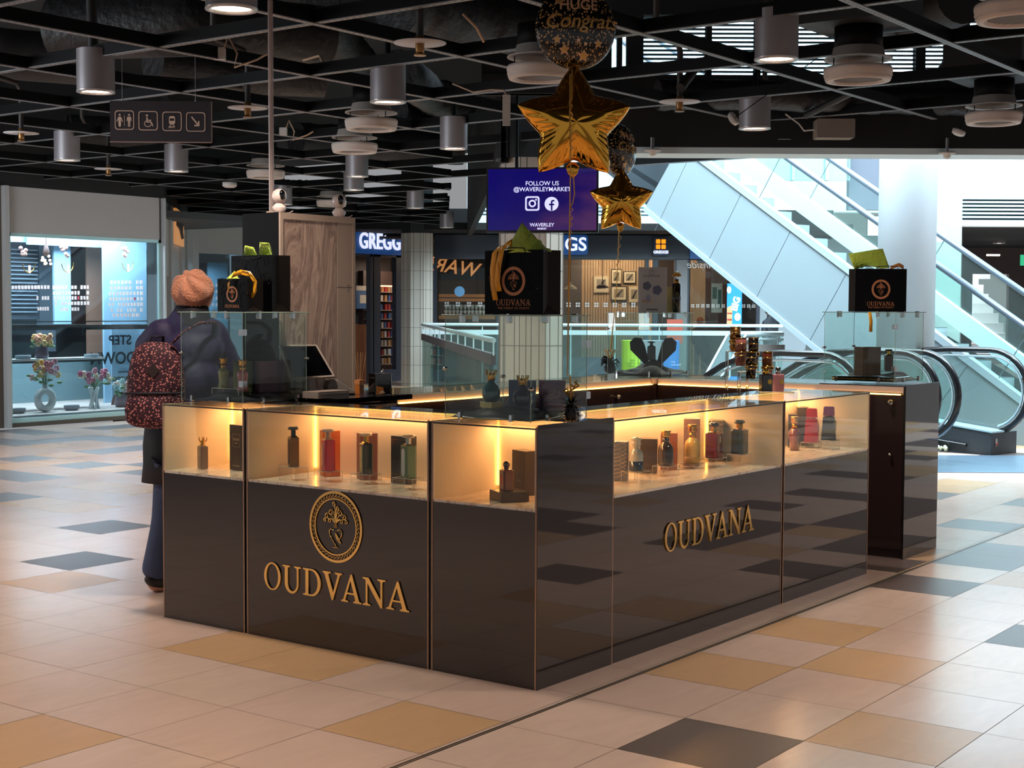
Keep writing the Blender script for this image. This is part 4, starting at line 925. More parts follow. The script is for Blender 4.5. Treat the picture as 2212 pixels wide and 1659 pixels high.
# ------------------------------------------------------------------ grey and marble tower with cameras
TX0, TX1, TY0, TY1, TZ = .684, 1.272, 2.20, 2.495, 2.100
t = thing('storage_tower', 'tall cabinet with a brown veined marble face and a black side', 'tower cabinet', (TX0, TY0, 0), 0)
TA = mat('tower_taupe', (184, 162, 146), .5); w, d = TX1 - TX0, TY1 - TY0
b = MB(); b.box((.0, .012, 0), (.012, d, TZ)); b.build('side_panel', mat('tower_black', (8, 6, 7), .5, spec=.12), t)
b = MB(); b.box((0, 0, 0), (.022, .012, TZ)); b.box((w - .022, 0, 0), (w, .012, TZ)); b.box((.022, 0, TZ - .035), (w - .022, .012, TZ)); b.build('face_frame', TA, t)
b = MB(); b.box((.012, .012, 0), (w, d, TZ)); b.build('carcass', TA, t)
b = MB(); b.box((.022, .006, 1.0), (w - .145, .012, TZ - .035)); b.build('marble_panel', veined('marble_brown', [(.30, (122, 96, 88)), (.42, (188, 160, 144)), (.50, (150, 122, 110)), (.56, (212, 184, 166)), (.63, (176, 148, 132)), (.72, (216, 192, 174))], (2.6, 1, .55), 3.0, 2.2, .35, rot=(0, .25, 0)), t)
b = MB(); b.box((w - .143, .004, 1.0), (w - .022, .012, 1.70)); b.box((w - .143, .004, 1.705), (w - .022, .012, TZ - .035)); b.build('plain_panel', TA, t)
for z in (1.69, 1.715): b = MB(); b.sphere((w - .055, .003, z), .004, 8, 5); b.build('screw_hole', mat('hole_dark', (40, 32, 30), .6), t)
def webcam(P, label, look):
    t = thing('security_camera', label, 'camera', P, CAMZ + look); Wt = bm_('camera_white', (236, 216, 210), .25)
    b = MB(); b.lathe([(.028, 0), (.030, .006), (.040, .026), (.037, .034), (.026, .044), (.022, .05)], 24); b.build('base', Wt, t)
    b = MB(); b.sphere((0, 0, .088), .042, 24, 14); b.build('head', Wt, t)
    b = MB(); b.lathe([(.022, .0), (.020, .006), (.012, .012), (.003, .014)], 20, M=Matrix.Translation((.012, -.030, .094)) @ Matrix.Rotation(PI / 2, 4, 'X') @ Matrix.Rotation(.35, 4, 'Y') @ Matrix.Diagonal((.85, 1.3, 1, 1))); b.build('lens', bm_('lens_black', (8, 8, 10), .03), t)
    b = MB(); b.tube([(.03, .02, .004), (.055, .03, .003), (.075, .02, .012)], .0028, 6); b.build('cable', Wt, t)
webcam(Vector((.73, 2.255, TZ + .0005)), 'white webcam on the left corner of the tower, by the pole', .25); webcam(Vector((1.19, 2.25, TZ + .0005)), 'white webcam on the right corner of the tower', .05)
pb = onz(597, 458, TZ); pb = Vector((.755, 2.34, TZ)); pt = at(583.5, -30, 8.0)
t = thing('power_pole', 'pale metal pole rising from the tower top to the ceiling', 'pole', pb, 0); b = MB(); v = pt - pb; v = v * (3.25 - TZ) / v.z; b.cyl((0, 0, .001), v, .0145, 12); b.build('pole', mat('pole_metal', (196, 176, 170), .3, .5), t); b = MB(); b.cyl((0, 0, 0), (0, 0, .012), .03, 16); b.build('foot', TA, t)

# ------------------------------------------------------------------ gift bags
BAGM = mat('bag_black', (6, 5, 6), .3, spec=.10); BAGS = mat('bag_side', (26, 20, 17), .5, spec=.2); BRZ = mat('bag_bronze', (186, 122, 84), .4, .3)
LIME = mat('tissue_lime', (172, 196, 70), .8, sheen=.2, bump=.5, bscale=50); RIB = mat('ribbon_gold', (214, 150, 28), .35)
def bagmesh(w, d, h):
    b = MB(); k = .5; zc = h * .16
    b.add([(-w / 2, 0, 0), (w / 2, 0, 0), (w / 2, 0, h), (-w / 2, 0, h)], [(0, 1, 2, 3)], 0)
    b.add([(-w / 2, d, 0), (w / 2, d, 0), (w / 2, d, h), (-w / 2, d, h)], [(3, 2, 1, 0)], 0)
    for s in (-1, 1):
        x = s * w / 2; xi = x - s * d * .16
        vs = [(x, 0, 0), (x, d, 0), (x, d, h), (x, 0, h), (xi, d / 2, h), (xi, d / 2, zc), (x, d / 2, 0)]
        f = [(0, 6, 5), (6, 1, 5), (0, 5, 4, 3), (5, 1, 2, 4)]
        b.add(vs, f if s > 0 else [tuple(reversed(q)) for q in f], 1)
    b.add([(-w / 2, 0, 0), (w / 2, 0, 0), (w / 2, d, 0), (-w / 2, d, 0)], [(3, 2, 1, 0)], 0)
    return b
def tissue(parent, pts, m=LIME, seed=0, name='tissue_paper', th=.0012, amp=.006):
    """crumpled sheet: a fan of points displaced a little"""
    r = random.Random(seed); b = MB(); c = Vector(pts[0]); ring = [Vector(p) for p in pts[1:]]; rows = 7; vs = [c]; n = len(ring)
    for k in range(1, rows + 1):
        for i, p in enumerate(ring):
            q = c.lerp(p, k / rows); vs.append(q + Vector((r.uniform(-1, 1), r.uniform(-1, 1), r.uniform(-1, 1))) * amp * (1 if k < rows else .3))
    fs = [(0, 1 + i, 1 + (i + 1) % n) for i in range(n - 1)]
    for k in range(rows - 1):
        for i in range(n - 1): a = 1 + k * n + i; fs.append((a, a + n, a + n + 1, a + 1))
    b.add(vs, fs, 0, True); o = b.build(name, m, parent); s = o.modifiers.new('thickness', 'SOLIDIFY'); s.thickness = th; return o
def relief(parent, w, h, y, seed):
    """glossy embossed branches on the bag front"""
    r = random.Random(seed); b = MB()
    for s in (-1, 1):
        b.tube([(s * w * .30, y, 0.02), (s * w * .30, y, h * .35), (s * w * .24, y, h * .6), (s * w * .12, y, h * .85)], .0012, 4)
        for k in range(16):
            z = h * (.35 + .6 * r.random()); x = s * w * (.05 + .42 * r.random()); a = r.random() * PI
            b.tube([(x + .014 * math.cos(a + q * .7) * (1 - q * .1), y, z + .014 * math.sin(a + q * .7) * (1 - q * .1)) for q in range(6)], .0010, 4)
    b.build('embossed_branches', mat('emboss_gloss', (10, 9, 10), .15, spec=.3), parent)
def bag(label, P, rz, w, d, h, er, lw, lz, ez, detail=True, tag2=True):
    t = thing('gift_bag', label, 'gift bag', P, rz); bagmesh(w, d, h).build('bag_body', [BAGM, BAGS], t)
    if er:
        o = put_emblem(t, er, 1.0, BRZ, (0, -.0012, ez), (PI / 2, 0, 0), False, depth=.0008)
        curve_mesh('lettering', oudvana(lw, lw * .145), .0008, BRZ, t, (0, -.0012, lz), (PI / 2, 0, 0))
        if tag2: text('small_lettering', 'THE FOREST OF SCENTS', lw * .075, BRZ, t, (0, -.0012, lz - lw * .135), (PI / 2, 0, 0), .0006, space=1.15)
    relief(t, w, h, -.0006, int(w * 1000))
    return t
def handle(t, w, h, y, k=.05, dx=0):
    b = MB(); b.tube([(dx - w * .22, y, h - .01), (dx - w * .2, y - .004, h + k * .7), (dx, y - .01, h + k), (dx + w * .2, y - .004, h + k * .7), (dx + w * .22, y, h - .01)], .0025, 6); b.build('rope_handle', mat('rope_black', (16, 14, 14), .7), t)
CT2 = 1.1015 + .455 + .0062
xf = .20; yr = onx(1173, 679, xf).y; yl = onx(1047, 679, xf).y
bg = bag('gift bag on the near corner glass cube, gold ribbon on its left edge', Vector((xf, (yr + yl) / 2, CT2 + .0005)), L_, yl - yr, .13, .278, .063, .185, .052, .144)
handle(bg, .3, .278, -.001, .01)
W2 = yl - yr
tissue(bg, [(W2 * .02, .05, .40), (-W2 * .22, .03, .27), (-W2 * .12, .0, .268), (W2 * .1, -.004, .27), (W2 * .32, .0, .268), (W2 * .40, .04, .272), (W2 * .33, .09, .27)], seed=3, amp=.004)
tissue(bg, [(W2 * .22, .04, .35), (W2 * .0, .01, .27), (W2 * .2, -.004, .27), (W2 * .42, .01, .27), (W2 * .46, .08, .27)], seed=5, amp=.005)
b = MB()
b.ribbon([(-W2 * .08, -.012, .302), (-W2 * .18, -.02, .295), (-W2 * .28, -.02, .268), (-W2 * .33, -.014, .20), (-W2 * .33, -.01, .12), (-W2 * .29, -.008, .062)], (.028, 0, .004))
b.ribbon([(-W2 * .08, -.016, .304), (-W2 * .14, -.028, .28), (-W2 * .20, -.026, .21), (-W2 * .24, -.018, .14), (-W2 * .22, -.012, .10)], (.027, .004, .002))
b.ribbon([(-W2 * .10, -.02, .300), (-W2 * .04, -.03, .305), (-W2 * .0, -.02, .315), (-W2 * .03, -.008, .29)], (.01, .004, .022)); b.build('gold_ribbon', RIB, bg)
for z, x in ((.19, -.325), (.25, -.18)): text('ribbon_lettering', 'OUDVANA', .015, mat('ribbon_ink', (120, 80, 10), .5), bg, (x * W2, -.029, z - .06), (PI / 2, math.radians(80), 0), .0004)
# left cube bags
CT1 = 1.1015 + .458 + .0062
xf = .24; yr = onx(534, 671, xf).y; yl = onx(470, 671, xf).y; w = yl - yr
bg = bag('small gift bag with a curled gold ribbon on the left glass cube', Vector((xf, (yr + yl) / 2, CT1 + .0005)), L_, w, .11, .168, .041, .106, .028, .089, tag2=False)
tissue(bg, [(-w * .10, .04, .21), (-w * .32, .03, .16), (-w * .2, .0, .166), (w * .05, .0, .165), (w * .0, .05, .166)], seed=9, amp=.004)
b = MB(); b.ribbon([(-w * .02, -.02, .10), (-w * .03, -.02, .145), (w * .08, -.01, .185), (w * .28, 0, .20), (w * .5, .02, .19), (w * .62, .03, .15), (w * .58, .035, .10), (w * .46, .035, .075)], [(.006, .0, .012), (.018, 0, .012), (.008, .0, .024), (.0, .004, .026), (.006, 0, .026), (.026, 0, .008), (.026, 0, .004), (.024, 0, -.012)]); b.build('gold_ribbon', RIB, bg)
xf = .40; yr = onx(588, 671, xf).y; yl = onx(500, 671, xf).y; w = yl - yr
bg = bag('large plain black gift bag behind the small one on the left cube', Vector((xf, (yr + yl) / 2, CT1 + .0005)), L_, w, .13, .292, 0, 0, 0, 0)
handle(bg, w, .292, -.002, -.02)
for s0, seed in ((-.12, 1), (.26, 2)):
    tissue(bg, [(w * (s0 + .02), .04, .285), (w * (s0 - .18), .03, .29), (w * (s0 - .08), .01, .345 if seed == 1 else .36), (w * (s0 + .1), .02, .335 if seed == 1 else .355), (w * (s0 + .18), .03, .29), (w * (s0 + .05), .0, .288), (w * (s0 - .16), .02, .289)], seed=seed + 20, amp=.006)
# end cube bag
CT4 = 1.121 + .45 + .0062
P = at(1902, 676, 9.45); P.z = CT4 + .0005
bg = bag('embossed gift bag with a lime tissue fan on the end cabinet cube', P, CAMZ + .12, .345, .12, .278, .063, .185, .052, .145)
handle(bg, .345, .278, -.001, .018, .04)
tissue(bg, [(-.03, .05, .30), (-.17, .03, .275), (-.205, .05, .375), (-.02, .055, .405), (.03, .055, .41), (.075, .05, .285), (.0, .0, .277), (-.10, .0, .30), (-.16, .0, .275)], seed=31, amp=.006)
b = MB(); b.ribbon([(.07, .02, .285), (.12, .01, .305), (.16, .03, .29), (.172, .05, .25), (.165, .06, .235)], (.004, .0, .024)); b.build('gold_ribbon', mat('ribbon_amber', (206, 130, 60), .4), bg)
b = MB(); b.ribbon([(-.085, -.03, -.002), (-.075, -.032, -.06), (-.075, -.03, -.13)], (.022, 0, .0)); b.build('hanging_ribbon', RIB, bg)
# poster and bottles on the far corner cube
CT3 = 1.1015 + .455 + .0062
P = at(1409, 671, 10.75); P.z = CT3 + .0005
t = thing('poster_holder', 'upright perfume poster in a clear holder on the far corner cube', 'poster', P, CAMZ); k = 10.75 / FP
b = MB(); b.box((-31 * k, 0, 0), (31 * k, .006, 97 * k)); b.build('poster_sheet', mat('poster_taupe', (206, 190, 180), .5), t); b = MB(); b.box((-31.5 * k, -.006, 0), (31.5 * k, -.003, 98 * k)); b.box((-31.5 * k, -.03, 0), (31.5 * k, .03, .003)); b.build('clear_holder', ACR, t)
DK = mat('poster_ink', (60, 50, 48), .6); text('lettering', 'OUDVANA', .022, DK, t, (-2 * k, -.0012, 78 * k), (PI / 2, 0, 0), .0006, .01, space=1.2)
b = MB(); b.tube([(x, -.0014, z) for x, z in arc(-2 * k, 86 * k, 5 * k, 6 * k, 0, 360, 20)][:-1], .0012, 4, closed=True); b.tube([(-2 * k, -.0014, 83 * k), (-2 * k, -.0014, 89 * k)], .0012, 4); b.build('crest_line', DK, t)
for nm, (cx, cz), rr_, m_ in (('purple_flower', (-12, 57), 9, (64, 34, 70)), ('pansy_flower', (10, 48), 10, (70, 52, 104)), ('bottle_picture', (-9, 30), 8, (150, 142, 170)), ('amber_splash', (-11, 24), 9, (206, 150, 70))):
    b = MB()
    for q in range(5 if 'flower' in nm else 1):
        a = 2 * PI * q / 5; o_ = rr_ * .5 if 'flower' in nm else 0; b.prism(oval((cx + o_ * math.cos(a)) * k, (cz + o_ * math.sin(a)) * k, rr_ * .55 * k if 'flower' in nm else rr_ * (.6 if nm[0] == 'b' else 1.4) * k, rr_ * (.6 if 'flower' in nm else (1.0 if nm[0] == 'b' else .4)) * k, 10), -.0016 - .0003 * (nm[0] == 'b'), -.0008, 1)
    b.build(nm, mat('print_' + nm, m_, .5), t)
b = MB(); b.box((-13 * k, -.0016, 5 * k), (12 * k, -.0008, 8 * k)); b.build('code_bar', mat('bar_black', (20, 16, 16), .5), t)
P = at(1461, 672, 10.8); P.z = CT3 + .0005; t = thing('perfume_bottle', 'tall black bottle with a gold peacock cap next to the poster', 'perfume bottle', P, CAMZ); k = 10.8 / FP
b = MB(); b.lathe([(9.5 * k, 0), (9.5 * k, 62 * k)], 20); b.build('flask', bm_('near_black_glass'), t); b = MB(); b.lathe([(6 * k, 62 * k), (5 * k, 66 * k), (4.5 * k, 72 * k)], 16)
for r0 in (3, 6, 9): 
    for q in range(-3, 4): a = PI / 2 + q * .42; b.sphere((r0 * k * math.cos(a), 0, (77 + r0 * math.sin(a)) * k), 1.9 * k, 8, 5)
b.build('peacock_cap', GOLDT, t); b = MB(); b.prism(oval(0, 38 * k, 5 * k, 7 * k, 16), -9.9 * k, -9.2 * k, 1); b.build('paper_label', mat('label_olive', (70, 64, 30), .5), t)
P = at(1446, 672, 10.82); P.z = CT3 + .0005; carton(P, 13 * k, 10 * k, 55 * k, mat('carton_straw', (178, 164, 110), .5), 'straw yellow carton between the poster and the peacock bottle', CAMZ)
# ------------------------------------------------------------------ foil balloons
FOIL = mat('foil_gold', (228, 164, 62), .09, 1)
def starfoil(R, rin=.56, th=.23, n=5, seg=200, rings=26):
    """puffed star with pointed tips, concave sides and puckered seam"""
    def rad(a):
        q = ((a - PI / 2) / (2 * PI / n)) % 1; q = min(q, 1 - q) * 2          # 0 at a tip, 1 between
        return R * (rin + (1 - rin) * (1 - q) ** 1.55)
        x0, y0 = 1, 0; ang = PI / n; x1, y1 = rin * math.cos(ang), rin * math.sin(ang)
        A = q * ang                                                        # ray against a side bowed inwards
        den = math.sin(A) * (x1 - x0) - math.cos(A) * (y1 - y0); r = (x0 * -(y1 - y0) - y0 * -(x1 - x0)) / den if abs(den) > 1e-9 else 1
        r = abs(r); s = math.sin(q * PI); return R * r * (1 - .035 * s)
    b = MB(); vs = []
    for side in (1, -1):
        for i in range(rings + 1):
            f = math.sin(i / rings * PI / 2)
            for k in range(seg):
                a = 2 * PI * k / seg; ro = rad(a); r = f * ro
                q = ((a - PI / 2) / (2 * PI / n)) % 1; q = min(q, 1 - q) * 2
                prof = (1 - f ** 2.1) ** .62
                ridge = .55 + .45 * (ro / R)
                z = th * R * prof * (1.0 - .25 * (1 - q) ** 2 * f)
                pk = math.sin(k * 2 * PI * 44 / seg + 1.3 * math.sin(a * 3)) * .016 * R * max(0, f - .55) / .45 * (1 - f) ** .35 * 1.5
                vs.append((r * math.cos(a), side * -(z + pk), r * math.sin(a)))
    fs = []; N = (rings + 1) * seg
    for s in (0, 1):
        for i in range(rings):
            for k in range(seg):
                k2 = (k + 1) % seg; q = [s * N + i * seg + k, s * N + i * seg + k2, s * N + (i + 1) * seg + k2, s * N + (i + 1) * seg + k]
                fs.append(q if s else q[::-1])
    b.add(vs, fs, 0, True); return b
def dot_mat():
    m = bpy.data.materials.new('balloon_black_dots'); m.use_nodes = True; nt = m.node_tree; b = nt.nodes['Principled BSDF']; L = nt.links.new
    tc = nt.nodes.new('ShaderNodeTexCoord'); v = nt.nodes.new('ShaderNodeTexVoronoi'); v.inputs['Scale'].default_value = 95; v.inputs['Randomness'].default_value = .85
    mp = nt.nodes.new('ShaderNodeMapping'); mp.inputs['Scale'].default_value = (1.2, .02, .8); L(tc.outputs['Object'], mp.inputs[0]); L(mp.outputs[0], v.inputs['Vector'])
    r = ramp(nt, [(0, (214, 168, 104)), (.30, (206, 158, 96)), (.38, (12, 10, 10))]); L(v.outputs['Distance'], r.inputs[0]); L(r.outputs[0], b.inputs['Base Color'])
    b.inputs['Roughness'].default_value = .16; b.inputs['Metallic'].default_value = .1; b.inputs['Coat Weight'].default_value = .15; return m
DOTM = dot_mat()
def roundfoil(R, th=.42):
    b = MB(); seg, rings = 96, 20; vs = []
    for side in (1, -1):
        for i in range(rings + 1):
            f = math.sin(i / rings * PI / 2)
            for k in range(seg):
                a = 2 * PI * k / seg; z = th * R * (1 - f ** 2) ** .5
                pk = math.sin(a * 30) * .008 * R * max(0, f - .7) / .3 * (1 - f) ** .3
                vs.append((f * R * math.cos(a), side * -(z + pk), f * R * math.sin(a) * 1.02))
    fs = []; N = (rings + 1) * seg
    for s in (0, 1):
        for i in range(rings):
            for k in range(seg):
                k2 = (k + 1) % seg; q = [s * N + i * seg + k, s * N + i * seg + k2, s * N + (i + 1) * seg + k2, s * N + (i + 1) * seg + k]; fs.append(q if s else q[::-1])
    b.add(vs, fs, 0, True); return b
def onballoon(o, R, th, cx=0, cz=0, eps=.0016):
    """wrap a flat figure (x,y) made upright onto the balloon's front"""
    bm = bmesh.new(); bm.from_mesh(o.data)
    for _ in range(2):
        ed = [e for e in bm.edges if e.calc_length() > .02]
        if ed: bmesh.ops.subdivide_edges(bm, edges=ed, cuts=1, use_grid_fill=False)
    bmesh.ops.triangulate(bm, faces=bm.faces[:])
    for v in bm.verts:
        x, z = v.co.x + cx, v.co.y + cz; f2 = min(.985, (x * x + z * z / 1.04) / (R * R)); d = v.co.z
        v.co = (x, -(th * R * math.sqrt(1 - f2) + eps + max(0, d)), z)
    bm.to_mesh(o.data); bm.free()
DKO = mat('print_dark_outline', (40, 26, 18), .4); PINKG = mat('print_rose_gold', (222, 176, 136), .3, .3); PGOLD = mat('print_gold', (200, 154, 84), .3, .5)
def starpts(r, n=5, rin=.48, a0=PI / 2): return [((r if k % 2 == 0 else r * rin) * math.cos(a0 + PI * k / n), (r if k % 2 == 0 else r * rin) * math.sin(a0 + PI * k / n)) for k in range(2 * n)]
def congrats(t, R, th):
    roundfoil(R, th).build('foil_body', DOTM, t)
    o = text('print_lettering', 'HUGE', R * .36, PINKG, t, depth=.0006, bold=.012); onballoon(o, R, th, .02 * R, .50 * R)
    o = text('print_lettering', 'Congrats', R * .50, PGOLD, t, depth=.0006, bold=.006, sx=1, shear=.25, space=.98); onballoon(o, R, th, .10 * R, .10 * R, .0024)
    o = text('print_outline', 'Congrats', R * .50, DKO, t, depth=.0002, bold=.03, sx=1, shear=.25, space=.98); onballoon(o, R, th, .10 * R, .10 * R, .0012)
    for i, (x, z, r) in enumerate(((-.50, -.34, .11), (-.32, -.58, .14), (.16, -.72, .16), (.52, -.42, .12), (-.62, .22, .08), (.02, -.36, .07), (.20, -.44, .06), (-.6, -.04, .06), (-.45, .62, .16), (.6, .72, .1), (.3, .84, .08))):
        o = curve_mesh('print_star', [starpts(r * R, a0=PI / 2 + .2 * math.sin(i * 3))], .0004, PINKG, t); onballoon(o, R, th, x * R, z * R, .0012)
        if r > .1: o = curve_mesh('print_star', [starpts(r * R * .7, a0=PI / 2 + .2 * math.sin(i * 3))], .0008, PGOLD, t); onballoon(o, R, th, x * R, z * R, .0018)
    b = MB(); b.prism([(-.02, -R * 1.0), (.02, -R * 1.0), (.012, -R * 1.10), (-.012, -R * 1.10)], -.002, .002, 1); b.build('tail_valve', DOTM, t)
def ribbonline(t, pts, curly=None, name='ribbon'):
    b = MB(); b.tube(pts, .0030, 5, flat=.35)
    b.build(name, mat('ribbon_string', (206, 158, 74), .35, .2), t)
def curlpts(p, q, turns, r):
    p, q = Vector(p), Vector(q); n = turns * 8; return [p.lerp(q, k / n) + Vector((r * math.cos(k * PI / 4), r * math.sin(k * PI / 4), 0)) for k in range(n + 1)]
STARC = at(1240, 268, 6.42); k = 6.42 / FP
t = thing('star_balloon', 'large gold star foil balloon hanging below the big Congrats balloon', 'balloon', STARC, CAMZ + .06)
starfoil(.262, .60, .36).build('foil_body', FOIL, t); b = MB(); b.lathe([(.004, 0), (.022, .02), (.03, .05), (.012, .07)], 10, (-.005, 0, -.235), sx=1, sy=.3); b.build('tail_valve', FOIL, t)
ROC = at(1243, 62, 6.50)
t = thing('congrats_balloon', 'large black round Congrats balloon at the top edge of the picture', 'balloon', ROC, CAMZ + .10); congrats(t, .178, .45)
# ribbons and weight of the near bunch
Wt = Vector((.335, .062, 1.1025)); t = thing('balloon_ribbons', 'gold ribbons running down from the near balloons to the weight', 'ribbon', at(1232, 160, 6.33), 0)
o0 = t.location.copy(); kn = at(1226, 812, 6.47) - o0; mid = at(1233, 345, 6.2) - o0
ribbonline(t, [(0, 0, 0), at(1231, 250, 6.2) - o0, mid, at(1229, 560, 6.35) - o0, at(1227, 700, 6.42) - o0, kn])
ribbonline(t, [at(1236, 150, 6.3) - o0] + curlpts(at(1233, 215, 6.2) - o0, at(1234, 340, 6.18) - o0, 7, .006))
ribbonline(t, [at(1238, 365, 6.25) - o0, at(1241, 420, 6.3) - o0] + curlpts(at(1235, 440, 6.3) - o0, at(1231, 520, 6.35) - o0, 5, .005) + [at(1228, 700, 6.42) - o0, kn])
t = thing('balloon_weight', 'black tinsel balloon weight with a gold ribbon bow on the near corner', 'balloon weight', Wt, 0)
b = MB(); b.lathe([(.022, 0), (.028, .01), (.024, .06), (.012, .085)], 14); r = random.Random(4)
b.build('weight_body', mat('tinsel_core', (16, 14, 16), .4), t); b = MB()
for q in range(120):
    a = r.random() * 2 * PI; e = r.uniform(-.5, 1.2); L0 = r.uniform(.035, .06); z0 = r.uniform(.02, .085); dv = Vector((math.cos(a) * math.cos(e), math.sin(a) * math.cos(e), math.sin(e)))
    b.ribbon([Vector((0, 0, z0)), Vector((0, 0, z0)) + dv * L0 * .6, Vector((0, 0, z0)) + dv * L0 + Vector((0, 0, -.008))], dv.cross(Vector((0, 0, 1))).normalized() * .006)
b.build('tinsel_strips', mat('tinsel_black', (20, 18, 20), .25, .4), t)
b = MB()
for q in range(7):
    a = q * .9; b.ribbon([Vector((.0, 0, .085)), Vector((.02 * math.cos(a), .02 * math.sin(a), .12 + .01 * q)), Vector((.035 * math.cos(a + .6), .035 * math.sin(a + .6), .115 + .008 * q)), Vector((.01 * math.cos(a), .01 * math.sin(a), .10 + .008 * q))], (0, 0, .008))
b.tube([(0, 0, .08), (-.005, 0, .15), (-.01, 0, .2)], .004, 6); b.build('gold_bow', mat('ribbon_string'), t)
# far bunch
t = thing('star_balloon', 'smaller looking gold star balloon further back, beside the blue screen', 'balloon', at(1342, 436, 10.75), CAMZ - .05); starfoil(.245, .60, .36).build('foil_body', FOIL, t)
b = MB(); b.lathe([(.004, 0), (.022, .02), (.03, .05), (.012, .07)], 10, (-.005, 0, -.22), sx=1, sy=.3); b.build('tail_valve', FOIL, t)
t = thing('congrats_balloon', 'black dotted balloon turned sideways above the far star balloon', 'balloon', at(1339, 326, 10.85), CAMZ + 1.02); congrats(t, .19, .50)
t = thing('balloon_ribbons', 'gold ribbons hanging from the far balloons to the velvet case cube', 'ribbon', at(1337, 490, 10.7), 0); o0 = t.location.copy()
ribbonline(t, [(0, 0, 0), at(1335, 560, 10.7) - o0, at(1331, 640, 10.75) - o0, at(1322, 720, 10.8) - o0, at(1318, 760, 10.85) - o0]); ribbonline(t, [at(1345, 485, 10.7) - o0] + curlpts(at(1340, 500, 10.7) - o0, at(1332, 600, 10.72) - o0, 6, .01) + [at(1320, 755, 10.85) - o0])
P = at(1318, 803, 11.0); P.z = 1.1025; t = thing('balloon_weight', 'black balloon weight with curled gold ribbon left of the velvet case cube', 'balloon weight', P, 0); b = MB(); b.lathe([(.03, 0), (.045, .02), (.035, .08), (.02, .11)], 12)
for q in range(40): a = r.random() * 2 * PI; z0 = r.uniform(.02, .11); b.ribbon([Vector((0, 0, z0)), Vector((.05 * math.cos(a), .05 * math.sin(a), z0 + .02)), Vector((.07 * math.cos(a), .07 * math.sin(a), z0 - .01))], (0, 0, .01))
b.build('weight_body', mat('tinsel_black'), t); b = MB()
for q in range(6): a = q; b.tube([(0, 0, .1), (.03 * math.cos(a), .03 * math.sin(a), .15), (.05 * math.cos(a + .5), .05 * math.sin(a + .5), .18), (.02 * math.cos(a), .02 * math.sin(a), .16)], .004, 5)
b.build('gold_bow', mat('ribbon_string'), t)

# ------------------------------------------------------------------ ceiling lamps, diffusers, sprinklers
LAMPB = mat('lamp_silver', (150, 146, 150), .45, .5); LAMPG = mat('lamp_glow', (255, 244, 230), .5, emit=(255, 240, 222), es=7.0); LAMPR = mat('lamp_reflector', (220, 214, 206), .25, .8)
def downlight(label, u, v, power=175, D=None, r=.125, h=.285, z=3.03):
    P = onz(u, v, z); P.z = z
    t = thing('ceiling_lamp', label, 'lamp', P, 0, 'silver cylinder downlights')
    b = MB(); b.lathe([(r, .004), (r, h)], 36, cap=False); b.lathe([(.002, h), (r - .004, h), (r, h - .006)], 36, cap=False); b.lathe([(r - .003, h - .01), (r - .004, .005)], 36, cap=False); b.build('housing', LAMPB, t)
    b = MB(); b.lathe([(r + .002, .012), (r + .003, .0), (r - .016, -.003), (r - .020, .004)], 36, cap=False); b.build('rim', mat('lamp_rim', (170, 166, 168), .3, .6), t)
    b = MB(); b.lathe([(r - .02, .004), (r * .62, .05), (r * .3, .07)], 36, cap=False); b.build('reflector', LAMPR, t)
    b = MB(); b.lathe([(r - .022, .012), (.001, .012)], 36, cap=False); b.build('light_disc', LAMPG, t)
    b = MB(); b.cyl((0, 0, h), (0, 0, h + .16), .02, 10); b.build('stem', RAIL, t)
    l = bpy.data.lights.new('bulb', 'SPOT'); l.energy = power; l.color = (1.0, .84, .70); l.spot_size = math.radians(118); l.spot_blend = .7; l.shadow_soft_size = .09
    o = bpy.data.objects.new('bulb', l); C.objects.link(o); o.parent = t; o.location = (0, 0, -.01)
    return t
for lb, u, v in (('silver downlight cut by the top edge left of the metal pole', 500, 22), ('silver downlight left of and above the toilet sign', 207, 200), ('silver downlight left of the gold star balloon above two air diffusers', 838, 222),
    ('silver downlight under the beam left of the black column', 980, 322), ('silver downlight at far left below the toilet sign', 145, 347), ('silver downlight just right below the toilet sign', 381, 371),
    ('large brown lit downlight in front of the louvres, top right', 1677, 130), ('downlight under the louvres left of the grey wall box', 1630, 279), ('distant downlight directly below an air diffuser, upper of the pair', 771, 382),
    ('distant downlight, lower of the pair above the right webcam', 764, 411), ('distant downlight in front of the tiled pillar top', 897, 450), ('most distant downlight between the tiled pillar and the blue screen', 965, 492), ('distant downlight half hidden behind the left webcam', 612, 442)):
    downlight(lb, u, v)
# lamps of the same grid beyond the frame (they light the near floor)
for x, y in ((-2.2, -1.6), (-2.2, 2.6), (-3.6, .6), (1.4, -1.8), (4.2, -2.6), (-1.2, 5.4), (-5.0, 4.6), (-3.6, -4.4), (.2, -4.6), (6.9, -1.6)):
    P = (x, y, 3.03); t = thing('ceiling_lamp', 'silver downlight of the same row outside the picture', 'lamp', P, 0, 'silver cylinder downlights out of frame')
    b = MB(); b.lathe([(.125, .004), (.125, .285), (.002, .285)], 24, cap=False); b.build('housing', LAMPB, t); b = MB(); b.lathe([(.103, .012), (.001, .012)], 24, cap=False); b.build('light_disc', LAMPG, t)
    l = bpy.data.lights.new('bulb', 'SPOT'); l.energy = 175; l.color = (1.0, .84, .70); l.spot_size = math.radians(118); l.spot_blend = .7; l.shadow_soft_size = .09
    o = bpy.data.objects.new('bulb', l); C.objects.link(o); o.parent = t; o.location = (0, 0, -.01)
DIF = mat('diffuser_white', (196, 184, 176), .5)
